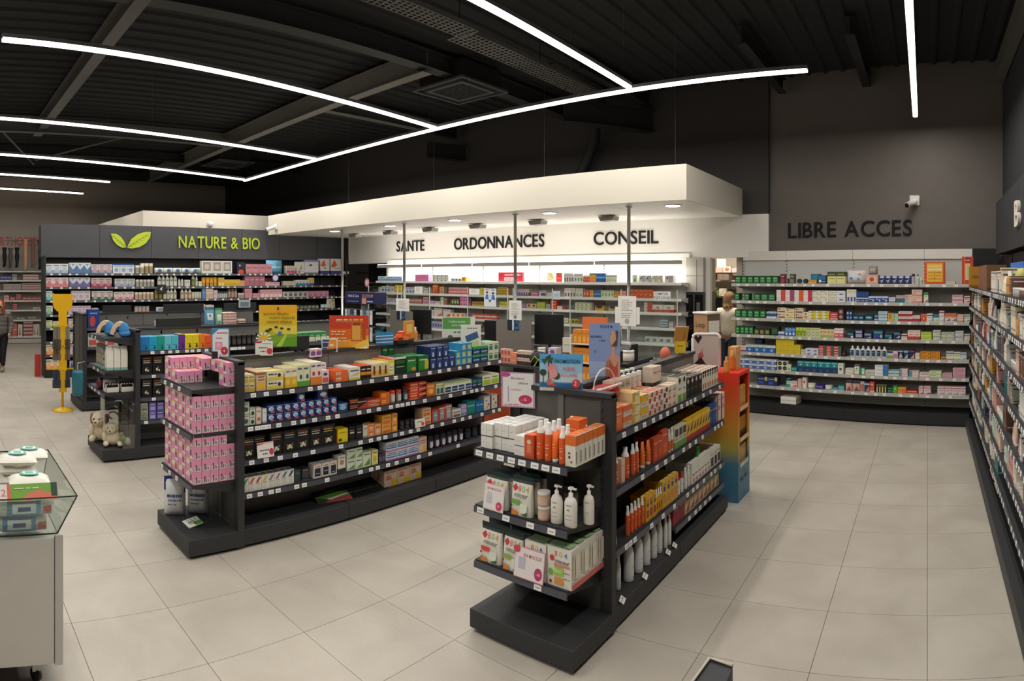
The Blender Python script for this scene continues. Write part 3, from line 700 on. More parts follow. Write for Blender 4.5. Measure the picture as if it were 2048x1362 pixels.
# leaf emblem
t = thing('leaf_emblem', 'emblem of two lime green leaves on the charcoal boards', 'emblem', NSG.pt(NSG.s_at(254), -.012, 0), PI/2)
r = NSG.r_at(254)
def leafpx(pts): return [((NSG.s_at(x)-NSG.s_at(254)), H-(y-YH)*r/F) for x, y in pts]
for L_, v in (([(253, 496), (262, 478), (275, 468), (290, 463), (301, 463), (299, 474), (291, 486), (278, 494), (264, 497)], [(253, 496), (298, 466)]),
              ([(252, 495), (244, 496), (234, 491), (226, 482), (221, 468), (231, 468), (241, 474), (248, 484)], [(252, 495), (223, 470)])):
    q = leafpx(L_); g = MB(); g.prism([(a, z) for a, z in q][::-1], 1, -.02, 0, LIME)
    va, vb = leafpx(v); vm = M('3c431c', .6)
    for k in range(6):
        f_ = .12+.14*k; x = va[0]+(vb[0]-va[0])*f_; z = va[1]+(vb[1]-va[1])*f_; dx, dz = (vb[0]-va[0])*.1, (vb[1]-va[1])*.1
        for sg in (1, -1):
            ex, ez = x+dx*1.1-sg*dz*.8, z+dz*1.1+sg*dx*.8; g.face([(x, -.0206, z-.004), (ex, -.0206, ez-.002), (ex, -.0206, ez+.003), (x, -.0206, z+.004)], vm)
    g.face([(va[0], -.0207, va[1]-.005), (vb[0], -.0207, vb[1]-.003), (vb[0], -.0207, vb[1]+.003), (va[0], -.0207, va[1]+.006)], vm)
    g.build('leaf', t)
# skincare wall along the aisle
RW = Frame((.56, 0), -PI/2); RZ = [1.865, 1.615, 1.365, 1.125, .86, .61, .365]
rb = [-8.35, -7.35, -6.35, -5.35, -4.35, -3.35, -2.35, -1.35]
rwt = wallunit('wall_shelving', 'long black skincare shelving along the aisle wall', RW, rb[0], rb[-1], rb, RZ, .44, 2.3, .15,
    M('202124', .6), BLK(), LIP(), BLK(), None, None, tagpx=None, stuff=True)
g = MB(); g.box(.50, 1.35, .02, .559, 8.35, .15, BLK()); g.box(.52, 1.35, 0, .559, 8.35, .02, BLK2()); g.build('kick_board', rwt)
g = MB(); g.box(.62, 8.72, 0, 1.0, 8.76, 2.42, BLK2()); g.build('corner_panel', rwt)
t = wthing('sign_board', 'black fascia boards over the skincare shelving', 'sign board', (.93, 4, 2.32))
for a, b in ((1.4, 3.0), (3.0, 4.6), (4.6, 6.2), (6.2, 8.3)):
    g = MB(); g.box(.90, a+.004, 2.32, 1.02, b-.004, 3.0, M('2b2c2f', .6)); g.build('board', t)
RS = Frame((.90, 0), -PI/2)
a = RS.s_at(2034); tt = letters('B', 'wall_lettering', 'white raised letter at the start of the aisle wall sign', RS, a, a+.28, 2.53, .26, M('e6e0d4', .5), -.0, .03)
# orthopaedic wall
OS = Frame((-18.85, 0), PI/2)
owt = wallunit('wall_shelving', 'white shelving on the orthopaedic wall beyond the shopper', OS, -1, 3.4, [-1.0, .1, 1.15, 2.15, 3.4], [2.17, 1.89, 1.58, 1.28, .99, .69, .19], .4, 2.6, .15,
    M('b5b1a9', .6), M('cfccc4', .5), M('d8d5cd', .4), M('b5b1a9', .5), None, None, basem=M('c3bfb6', .5))

g = MB(); g.tube([(-18.7, -1, 3.10), (-18.7, 3.3, 3.10)], .012, STEEL(), 8)
for y in (-.9, 1.1, 3.2): g.box(-19.3, y-.01, 3.09, -18.7, y+.01, 3.11, STEEL())
g.build('hanging_rail', owt)
# ------------------------------------------------------------ goods: x0 x1 count height(px) | look | words | options
GT = 'bx;0b3d1f;r.14,.12,.86,.86,2f8a45;r.22,.6,.78,.74,7cc486;l.2,.3,.8,.05,cfe8cf'
LS = ['top', 'second', 'third', 'fourth', 'fifth', 'sixth', 'bottom']
LW = lambda i: '%s shelf under LIBRE ACCES' % LS[i]
c7 = .215
stock(LA, LAZ[0]+.03, LW(0), 'medicine', f'''
1469 1556 7 15 | {GT} | dark green herbal capsule box
1560 1569 1 19 | bx;6d2136;r.1,.1,.9,.5,a33551;l.2,.7,.8,.08,e8b8c0 | tall wine red box
1570 1576 1 10 | bx;55323a;r.2,.2,.8,.8,8a5560 | small dull red box
1579 1588 1 19 | bx;4a4d38;r.1,.1,.9,.45,7d8462;l.2,.7,.8,.08,c8c8a8 | tall olive box
1591 1603 1 10 | tt;14201f;o.5,.5,.36,.36,2c4a48;o.5,.5,.2,.2,0d1514 | round dark tin on its rim
1605 1615 1 10 | tt;101415;o.5,.5,.36,.36,39403f;o.5,.5,.2,.2,0d1212 | round black tin on its rim
1616 1633 1 19 | bx;0f5a78;r.1,.5,.9,.9,2b86a6;l.15,.3,.85,.07,bfe0ea | teal box behind a gold one | back=.1
1616 1633 1 8 | bx;c98b33;r.1,.2,.9,.7,e5b35e;l.2,.4,.8,.15,7a4a10 | low gold box
1634 1652 1 17 | bx;123f66;r.08,.45,.92,.92,1c6f94;o.3,.3,.16,.16,e0eef5;l.5,.2,.9,.07,cfe0ea | blue and teal box
1654 1690 2 24 | bx;d8d6a0;b.62,1,35431d;r.1,.2,.9,.55,e4dd7a;l.15,.4,.85,.05,555;l.15,.75,.85,.06,b6c37e | dark green and straw yellow tea box
''', None)
stock(LA, LAZ[1]+.03, LW(1), 'medicine', f'''
1468 1478 1 14 | {GT} | lone dark green herbal box at the open end
1488 1498 1 14 | {GT} | lone dark green herbal box past a gap
1506 1550 3 14 | {GT} | dark green herbal capsule box
1552 1570 1 22 | bx;ece6e2;r.5,0,1,1,cf4a45;l.05,.6,.45,.07,b55;l.05,.25,.45,.07,888 | white carton with a scarlet half | rows=2
1570 1588 1 22 | bx;ece6e2;r.5,0,1,1,a0486e;l.05,.6,.45,.07,966;l.05,.25,.45,.07,888 | white carton with a mauve half | rows=2
1588 1606 1 22 | bx;ece6e2;r.5,0,1,1,dc5a2c;l.05,.6,.45,.07,b55;l.05,.25,.45,.07,888 | white carton with an orange half | rows=2
1606 1624 1 22 | bx;ece6e2;r.5,0,1,1,c22f49;l.05,.6,.45,.07,b55;l.05,.25,.45,.07,888 | white carton with a crimson half | rows=2
1624 1656 2 22 | bx;e4e2d4;o.7,.45,.14,.3,c9c77c;l.08,.75,.6,.08,666;l.08,.3,.45,.06,999 | white carton with pale green emblem | rows=2
1656 1672 1 22 | bx;ddd8c4;b.2,.3,b6ac62;l.1,.65,.9,.08,777 | beige carton with olive stripe | rows=2
1672 1690 1 22 | bx;e6e6ea;p.1,.3,.5,.5,.95,.42,.6,.25,3c4877;l.1,.7,.9,.08,667 | white carton with navy swoosh | rows=2
''', c7)
stock(LA, LAZ[2]+.03, LW(2), 'medicine', f'''
1469 1531 5 16 | {GT} | dark green herbal capsule box
1532 1552 2 13 | bx;dfe3ea;b.3,.75,2c4f94;l.1,.82,.9,.08,446 | small white box banded blue
1554 1571 1 22 | bx;e3d7bd;r.1,.15,.9,.4,8e3d24;o.2,.75,.1,.14,333;l.35,.7,.9,.08,555 | beige box with a brick red bar | rows=2
1571 1588 1 20 | bx;e6dcb6;r.1,.15,.9,.4,d8b44a;o.2,.75,.1,.14,333;l.35,.7,.9,.08,555 | beige box with a yellow bar | rows=2
1589 1606 1 22 | bx;dccbb0;r.1,.15,.9,.4,8a4028;o.2,.75,.1,.14,2d3b33;l.35,.7,.9,.08,555 | tan box with a red bar | rows=2
1606 1616 1 14 | bx;e7dfc8;r.15,.1,.85,.5,d29a4b;o.5,.75,.2,.12,444 | narrow cream and amber box
1616 1658 3 17 | bx;e9e5cf;r.45,0,1,1,d6c51e;l.08,.4,.9,.18,555 | white and yellow carton | rows=3
1659 1675 1 15 | bx;c83c40;l.15,.7,.85,.1,f0dede;l.15,.4,.85,.08,f0dede;b.1,.2,e8e0dc | bright red box beside a brown one
1675 1687 1 23 | bx;4a1917;o.5,.72,.3,.16,b08a80;o.5,.28,.3,.16,b08a80 | tall dark brown box with two pale discs
''', c7)
stock(LA, LAZ[3]+.03, LW(3), 'medicine', f'''
1470 1506 4 16 | {GT} | dark green herbal capsule box
1507 1539 3 12 | bx;1d3a1c;r.18,.15,.82,.8,8d7a42;l.25,.5,.75,.08,d8c898 | low dark green box with bronze label
1541 1556 1 17 | bx;16331f;r.15,.2,.85,.8,3a5c40 | darkest green box by the upright
1553 1568 2 8 | bx;d5dae2;b.1,.5,3d5c9c | little white and blue box
1569 1590 3 17 | bx;2468b4;r.1,.65,.9,.9,7ab0dc;o.5,.25,.3,.12,e6eef5;l.15,.45,.85,.06,fff | sky blue carton with white foot
1591 1612 3 18 | bx;a9bd36;b.45,.58,5c7a1c;o.5,.25,.25,.14,5c7a1c;r.25,.8,.75,.92,dde59a | lime green carton with olive spots
1612 1639 3 18 | bx;cfd3a2;o.5,.35,.32,.24,869455;o.5,.35,.2,.14,d8dcb6;l.12,.8,.88,.08,6c7746 | pale green carton with a leaf ring
1639 1668 4 16 | bx;d2cf9c;r.15,.55,.85,.8,d58b62;b0,.3,a7b35a;l.2,.4,.8,.05,777 | straw and peach carton
1668 1686 2 19 | bx;ecdfda;b0,.5,d8607a;l.1,.75,.9,.08,a66;l.2,.25,.8,.07,fff | white carton with rose lower half
''', c7)
stock(LA, LAZ[4]+.03, LW(4), 'medicine', f'''
1479 1491 1 11 | bx;e2c9c6;b0,.3,8e3a4a;l.1,.6,.9,.12,a77 | pink and white low box
1491 1550 4 14 | bx;e6e8ea;b0,.72,2a66a8;o.5,.36,.18,.18,9cc8e4;l.15,.84,.85,.07,445 | white topped blue box
1502 1517 1 11 | bx;14304c;r.15,.3,.85,.7,2c5478 | single navy box on the back row | back=.12 zb=.11
1551 1600 4 28 | bx;d6bf2a;l.1,.75,.9,.06,a08a18;l.2,.4,.8,.05,a08a18 | plain mustard yellow carton | rows=3 top=(0,1,2)
1601 1609 1 10 | bx;cfc9ae;l.2,.6,.8,.1,777 | low beige box between yellow and blue
1610 1636 2 13 | bx;dfe1ea;p.05,.2,.5,.6,.95,.4,.6,.1,5566a0;l.3,.75,.95,.1,446 | white carton with indigo swoosh | rows=2
1637 1682 3 20 | bx;3d6650;r.0,0,.62,1,c62a33;l.05,.7,.58,.1,f4dada;l.05,.4,.58,.07,f4dada;r.05,.1,.58,.2,efe9e6 | red box with green edge | rows=2
1683 1691 1 13 | bx;1b0d0f;r.25,.3,.75,.55,9a2f3e | black box with a small red square
''', c7)
stock(LA, LAZ[5]+.03, LW(5), 'medicine', f'''
1479 1552 5 20 | bx;e4e6e8;b0,.62,4a6ba4;o.5,.3,.2,.2,a9c4e2;l.12,.8,.88,.1,556 | white and slate blue box | rows=2
1554 1574 2 19 | bx;dfe0c8;o.5,.5,.42,.42,15191a;l.25,.45,.75,.1,9a9a8a | pale box with a black disc | rows=2
1574 1581 1 13 | bx;d4ddb4;r.2,.1,.8,.5,8fae5c | narrow pale green box
1581 1593 1 8 | bx;1f7f84;l.15,.5,.85,.14,b6dcdc | low teal box
1594 1675 6 22 | bx;178389;b0,.5,183c62;o.5,.66,.18,.07,9fd8da;l.1,.85,.9,.07,bfe6e4;r.3,.1,.7,.28,4a4f86 | teal box with a navy lower half
1675 1686 1 21 | bx;dfe1d2;o.5,.45,.26,.14,4c5c50;l.15,.8,.85,.05,555 | tall white box with a grey green shield
''', c7)
stock(LA, LAZ[6]+.03, LW(6), 'medicine', f'''
1514 1554 2 17 | bx;1c2f66;r.75,.55,1,1,c7bd3c;l.1,.7,.7,.08,b8c4e4;r.1,.15,.6,.5,3b56a0 | navy box with a yellow corner
1572 1580 1 17 | bx;a6d3ce;b.75,1,164e58;b0,.35,2d9a98;l.2,.55,.8,.05,466 | tall aqua box with dark top
1580 1594 1 12 | bx;e6cfcb;p.1,.1,.9,.5,.9,.1,c7616a;l.1,.7,.9,.12,a77 | low white and pink box
1595 1604 1 18 | bx;d9b6b0;r.85,0,1,1,96323c;l.1,.7,.8,.06,a55 | upright blush box with red edge
1604 1612 1 21 | bx;e2dac8;o.5,.6,.25,.14,8c6a4a;l.15,.85,.85,.05,666 | tall cream box
1612 1629 1 10 | jr;e4e2cf;e9e7d8 | wide cream jar
1630 1646 1 8 | bx;3b2f7e;l.1,.5,.9,.2,a8a0e0 | low violet box
1647 1663 1 8 | jr;dfe0d4;eceadf | wide pale jar
1664 1688 2 10 | bx;1f8a90;l.1,.5,.9,.14,c0e4e4;b0,.25,a9d6d8 | low teal and aqua box | rows=2 miss=((0,1),)
''', c7)
run(LA, .18, 1560, 1592, 1, 14, 'bx;e3e1d8;b.45,.55,b5b3aa', 'long white carton lying alone', 'on the plinth under LIBRE ACCES', 'paper_carton', d=.2)
stock(LA, LAZ[0]+.03, LW(0), 'medicine', '''
1690 1728 1 27 | bg;d9cfcb;r.15,.3,.85,.75,cfd6de;o.3,.4,.12,.14,5b86b4;o.75,.7,.12,.1,cc8a84;o.7,.35,.1,.12,7aa8c8 | clear bag of white and blue goods | name='gift_bag' clear=.3
1730 1756 1 18 | bx;d8a08e;r.15,.2,.85,.8,e6c3b0;o.5,.5,.2,.25,b8503c | pink wash bag with a round label | name='wash_bag'
1735 1754 1 17 | bg;8a8078;r.15,.2,.85,.8,a89c92;l.25,.5,.75,.06,ddd | grey wash bag atop the pink one | name='wash_bag' zb=.13
1757 1821 5 16 | bx;15235a;o.5,.85,.4,.14,c8cfe0;p.3,.2,.7,.6,.8,.6,.5,.15,c9b4c8;l.15,.35,.6,.08,dfe4f2 | navy box with white crescent top
1822 1829 1 20 | ro;d4d0d8;2b1c33;b9a9c4 | white bottle with dark plum cap
1831 1838 1 19 | bt;d5d6c6;1d1c1c;b9c3ae | white bottle with black cap
1839 1845 1 14 | bt;cfd1c2;e3e3dd;b5bfae | small white capped bottle
1848 1890 1 44 | bx;d9511c;r.12,.1,.9,.94,e8b83a;r.15,.62,.88,.7,e8ddc0;r.15,.74,.88,.86,f0c860;l.2,.5,.46,.03,a55a10;l.55,.5,.85,.03,a55a10;l.2,.36,.46,.03,a55a10;l.55,.36,.85,.03,a55a10;l.2,.22,.85,.03,a55a10;r.48,.15,.5,.6,a5481a | upright orange and yellow display carton | name='display_carton' d=.05 clear=.5
1892 1910 1 5 | bx;d9d4b4;l.1,.4,.9,.3,c08a80 | flat pale box behind the display cartons
1923 1947 1 55 | bx;c33c22;r.3,.15,.72,.75,e6cf76;r.28,.8,.75,.95,a6231c;l.32,.85,.7,.03,eee;r.44,.2,.6,.7,b9c49a;r.2,0,.27,1,e27850 | tall red display carton with yellow panel | name='display_carton' d=.05 clear=.6
''')
stock(LA, LAZ[1]+.03, LW(1), 'medicine', '''
1693 1712 3 25 | bx;dedccf;r.2,.05,.8,.4,3a56a0;l.2,.8,.8,.04,667 | tall white box with blue foot
1712 1737 3 21 | bx;173f7c;b.3,.42,b9c8dc;r.15,.62,.85,.85,1f4f98;l.15,.1,.85,.06,cddaea | deep blue box with white belt
1737 1776 3 12 | bx;1d4690;b.72,1,cdd6e2;r.55,.15,.8,.5,a9c4de;l.1,.45,.5,.1,e4ecf4 | low blue box with white top
1777 1790 1 10 | bx;dfe2e2;b0,.3,6f93b4;l.1,.6,.9,.14,568 | white carton with grey blue foot
1792 1809 2 14 | bx;c7c9c2;b0,.62,386a74;r.1,.75,.9,.9,c4675a | white and petrol carton
1809 1816 1 16 | bx;cfa196;b0,.4,9bbcc0;l.2,.7,.8,.06,844 | narrow salmon carton
1816 1823 1 16 | bx;dcc3b6;l.2,.7,.8,.06,a66 | narrow beige carton
1823 1844 1 26 | bx;e2c6b8;b0,.25,d98a80;l.1,.7,.9,.08,a55;r.1,.35,.4,.55,c9a49a | blush carton | rows=2
1847 1856 1 21 | bx;dcd9c4;b.72,1,3c8a3a;p.1,.05,.9,.3,.9,.05,a23a34;l.2,.55,.8,.05,666 | tall cream carton with green top
1904 1926 3 16 | bx;e3cfcf;b.62,.85,9c3050;l.15,.2,.85,.14,a35 | white and raspberry carton | rows=2
1928 1940 1 14 | bx;e2cdc8;b.7,.85,a03048;p.05,.1,.95,.35,.95,.1,c03844;l.1,.5,.9,.1,a55 | white carton with red wave
''', c7)
stock(LA, LAZ[2]+.03, LW(2), 'medicine', '''
1692 1704 2 18 | bx;1a3f72;o.5,.8,.3,.12,b4cce0;o.5,.3,.3,.12,8fb0d0 | slim navy carton
1705 1727 2 10 | bx;14355c;r.1,.3,.9,.8,2d6c8e;l.2,.5,.8,.1,cfe | low dark blue carton
1728 1746 1 12 | bx;12305a;o.5,.5,.4,.25,4d9c94;l.25,.5,.75,.1,dfe | dark blue carton with green oval
1747 1756 1 14 | bx;123055;r.15,.5,.85,.8,5a9ea4;r.1,.1,.9,.3,c7b8d0 | dark blue carton with lilac foot
1756 1774 1 19 | bx;cfdde2;b0,.3,5f9cc0;l.1,.6,.9,.14,568 | light blue carton | rows=3
1775 1788 1 16 | bx;cda63a;o.35,.5,.2,.24,b87820;l.1,.8,.9,.07,764;r.75,.1,.95,.9,9fc7a2 | golden yellow carton
1788 1796 1 15 | bx;a3cdb0;l.2,.6,.8,.08,4b7 | mint green carton
1796 1824 1 20 | bx;e2d7d2;b0,.5,a5283e;l.1,.7,.9,.1,a66 | long white and crimson carton | rows=2
1824 1840 1 12 | bx;e2d4cf;b0,.5,a5283e;l.1,.7,.9,.12,a66 | short white and crimson carton
1841 1853 1 15 | bx;d96a35;o.5,.45,.36,.36,b7381a;o.5,.45,.18,.2,e8a468 | orange carton with a dark red disc
1853 1865 1 16 | bx;dfe0dc;b.72,.85,2c3550;p.05,.1,.95,.3,.95,.1,8fae9c;l.1,.5,.9,.08,567 | white carton with navy bar
1866 1878 1 14 | bx;b9d5d4;b.6,1,2c6f96;p.05,.1,.95,.35,.95,.1,b0c070 | white and steel blue carton
1878 1888 1 22 | bx;e4d8d8;b.8,.92,b0406c;p.05,.05,.95,.25,.95,.05,9fbca0;l.1,.5,.9,.05,777 | tall white carton with magenta bar
1889 1913 2 17 | bx;e0d3cc;b.6,1,d5693c;p.05,.1,.95,.4,.95,.1,8a5a7c;l.1,.45,.9,.07,777 | white and orange carton
1914 1927 1 15 | bx;e0c9ba;l.1,.75,.9,.08,c65;l.1,.45,.9,.08,c86;b0,.2,d88c66 | peach carton
1928 1940 1 15 | bx;dcdccb;p.05,.1,.95,.35,.95,.1,5f8a62;b.75,.85,46604c;l.1,.5,.9,.08,677 | white carton with green wave
''', c7)
stock(LA, LAZ[3]+.03, LW(3), 'medicine', '''
1693 1707 1 12 | bx;153452;r.1,.55,.9,.85,3f8a88;o.75,.25,.2,.2,d8d4d4 | navy and green carton with a pale disc
1709 1725 1 18 | bx;1c2652;r.1,.6,.9,.85,9aa8c0;r.1,.15,.9,.5,a9a0c0 | tall indigo carton
1727 1743 1 12 | bx;182a50;r.1,.55,.9,.85,8aa4ac;p.3,.1,.9,.4,.9,.1,c9b0bc | low indigo carton
1745 1766 1 18 | bx;173a58;r.1,.6,.9,.85,3f9a90;r.08,.08,.6,.5,39409a;o.8,.3,.12,.2,b0a8c0 | wide indigo and green carton
1768 1784 1 10 | bx;123c58;r.1,.5,.9,.85,3a8c84;p.5,.15,.95,.5,.8,.15,d0dce0 | low petrol carton
1786 1801 1 16 | bx;15284e;r.1,.6,.9,.85,5a7a9a;p.4,.2,.95,.5,.8,.15,d0dce0 | midnight blue carton
1802 1814 1 11 | bx;e4d6cc;b.6,.85,6a1e2e;l.1,.3,.9,.1,a77 | small white carton with maroon bar
1815 1840 2 19 | bx;e4cfc6;b0,.35,b9382c;l.15,.8,.85,.07,a55;o.5,.55,.3,.08,d88a7c | white carton with brick red foot
1841 1863 1 16 | bx;b7cc3c;b0,.14,dbe39a;l.12,.6,.88,.12,5d7;l.12,.3,.6,.1,6a8 | lime carton | rows=2
1865 1881 1 20 | bx;d3d6ca;p.05,.05,.95,.4,.95,.05,c0c07a;b.65,.8,8a9a88;l.1,.45,.9,.09,777 | grey white carton | rows=2
1882 1909 2 16 | bx;cdd4c0;p.05,.05,.95,.4,.95,.05,aab070;b.65,.8,6f8a70;l.1,.45,.9,.09,777 | sage white carton | rows=2
1910 1927 1 19 | bx;d9d8d8;b.65,.85,7d93ac;p.05,.05,.95,.4,.95,.05,cfb284;l.1,.45,.9,.09,777 | white carton with blue grey bar | rows=2
1928 1940 1 13 | bx;d6d8c8;b.7,.9,5b8298;p.05,.05,.95,.5,.95,.05,c0b468;l.1,.5,.9,.09,777 | white carton with slate bar at the end
''', c7)
stock(LA, LAZ[4]+.03, LW(4), 'medicine', '''
1698 1773 7 22 | bt;e6e8ea;dfe1e4;e6e8ea;r.2,.12,.8,.58,26486a;o.5,.58,.3,.08,26486a;l.25,.45,.75,.04,dfe | white mouthwash bottle with navy label
1774 1785 1 14 | bx;dde0d8;b.72,1,1a2c5c;b0,.4,7f9a3c;l.15,.55,.85,.06,557 | toothpaste carton with olive foot
1785 1795 1 14 | bx;d9a9bc;b.75,1,cfd3da;r.15,.1,.85,.6,c76f94 | toothpaste carton in rose
1796 1806 1 16 | bx;14234c;p.1,.1,.5,.8,.9,.1,c8b0c0;b.85,1,b9c3d0 | navy toothpaste carton with a pale peak
1807 1816 1 17 | bx;17345a;b.7,.95,7fb0c0;p.1,.05,.9,.6,.9,.05,a9bfa0 | navy toothpaste carton with a blue top
1817 1829 1 17 | bx;17244e;b.8,.95,a83450;p.3,.05,.95,.6,.95,.05,d8a070 | navy toothpaste carton with red band
1830 1839 2 12 | bx;d9d2d0;l.2,.6,.8,.1,866 | slim white toothpaste carton
1840 1880 2 15 | bx;dd9227;l.1,.75,.75,.12,6a3c08;l.1,.4,.6,.1,6a3c08;o.85,.5,.06,.14,3a2408;b0,.1,c06a18 | amber orange carton | rows=2
1881 1892 1 7 | bx;8a6420;l.1,.5,.9,.2,d9b060 | low brown box
1892 1907 1 16 | bx;d9dacb;b.75,.88,3f4c66;b0,.12,8aa060;l.1,.5,.9,.07,677 | white carton with slate bar and green foot
1907 1920 1 15 | bx;d9dcc6;b.75,.88,6f8a5a;b0,.15,aab83c;l.1,.5,.9,.07,677 | white carton with moss bar
1920 1933 1 14 | bx;d6dadb;b.75,.88,3f5c88;p.05,.05,.95,.3,.95,.05,7a9ab4;l.1,.5,.9,.07,677 | white carton with denim bar
''', c7)
stock(LA, LAZ[5]+.03, LW(5), 'medicine', '''
1690 1707 1 12 | bx;e0dccc;l.1,.6,.8,.12,666;r.75,.1,.95,.6,c9bc84 | cream carton by the centre upright | rows=2
1708 1718 1 19 | bx;dde0cf;b.88,1,2a2c2c;o.5,.65,.18,.08,5c8a5a;b0,.12,d0a0a0;l.15,.4,.85,.04,777 | tall white carton with black top
1719 1729 1 14 | bx;2c8a5c;r.4,.1,.95,.9,d6decf;l.45,.6,.9,.06,455 | green edged white carton
1730 1749 1 10 | bx;d6d8c8;b0,.25,a9b08c;l.1,.6,.9,.14,777 | flat off white carton | rows=2
1749 1774 1 21 | bx;e2e6ea;r.65,0,1,1,2d74ae;l.08,.55,.6,.14,557 | flat white and blue carton | rows=3
1776 1798 1 12 | bx;dfe2da;b.7,1,3a98a6;b0,.12,3a98a6;l.1,.4,.9,.12,788 | flat white carton with turquoise edges | rows=2
1798 1815 1 15 | bx;dfd3cc;r0,0,.3,1,4a98b0;l.4,.55,.9,.1,b56;b0,.12,c8a0a4 | white carton with turquoise side | rows=2
1817 1837 1 12 | bx;ddccc8;r0,0,.35,1,4a90b4;l.45,.55,.9,.12,b56 | pinkish carton with blue side | rows=2
1838 1858 1 9 | bx;dfd8cc;l.1,.6,.9,.2,966;b0,.2,d4a8a0 | flat ivory carton
1858 1883 1 13 | bx;cfdcae;l.1,.55,.6,.18,586;b0,.12,8aa860 | pale lime carton | rows=2
1884 1904 1 9 | bx;d8aab4;l.1,.5,.9,.2,946;b0,.15,b05878 | dusty pink carton | rows=2
1905 1931 1 20 | bx;ddb0b8;l.1,.5,.9,.2,946;b0,.15,b05878 | stacked pale pink carton | rows=4
''', c7)
stock(LA, LAZ[6]+.03, LW(6), 'medicine', '''
1691 1703 1 20 | bx;cfa090;b.82,1,1c2752;p.1,.05,.6,.5,.9,.05,a03448;r.05,.5,.5,.7,d8c8bc | salmon and navy hair kit box
1704 1719 1 20 | bx;c39a86;b.8,1,1c2752;p.2,.05,.6,.5,.95,.05,7a4a3c;r.1,.5,.5,.7,c8b4ac | wide brown and navy hair kit box
1720 1728 1 20 | bx;c9b8b0;r.12,.05,.3,.8,a82434;r.42,.05,.58,.8,a82434;r.7,.05,.88,.8,a82434 | box striped red and white
1728 1739 1 20 | bx;26345e;b.7,.85,bfc6cc;p.2,.05,.9,.6,.95,.05,b98a78 | slate and skin tone box
1739 1748 1 21 | bx;cf4a2e;r.3,.3,.75,.8,e4b090;o.5,.5,.2,.16,a82818;b0,.15,d8c0b8 | orange red box with a vial
1751 1773 4 17 | bx;1b1d1a;b.75,1,5c5648;r.3,.1,.7,.68,d8cc4a;r.38,.0,.62,.25,e4e0d0 | black blister card with a yellow stick
1774 1785 1 13 | bx;122b2a;l.1,.7,.9,.06,7fb;l.1,.4,.9,.06,7fb;l.1,.15,.9,.06,7fb | black box with thin green lines
1785 1795 1 15 | bx;2f8c2c;p.1,.3,.5,.95,.9,.3,.5,.5,8ccf3c;l.2,.15,.8,.06,dfd | vivid green box
1795 1812 1 12 | bx;d9952c;r.5,0,1,1,d86a4c;l.08,.6,.45,.1,844;b.88,1,e4c85c | yellow and coral box
1812 1835 1 7 | bx;b93a26;b0,.25,d89a2c;l.1,.6,.9,.2,ecc | flat red and yellow box
1837 1846 1 16 | bx;ddc5c4;b.75,.85,c04a6a;p.05,.05,.95,.25,.95,.05,556;l.1,.5,.9,.06,777 | blush carton near the upright
1847 1861 1 16 | bx;ddc2c4;b.75,.85,c04a6a;p.05,.05,.95,.25,.95,.05,9a3a5a;l.1,.5,.9,.06,777 | blush carton before the gap
1874 1931 4 17 | bx;ddc9c8;b.75,.85,b8506a;p.05,.08,.95,.28,.95,.08,8a98a8;l.1,.5,.9,.06,777 | blush carton with grey wave
''', c7)

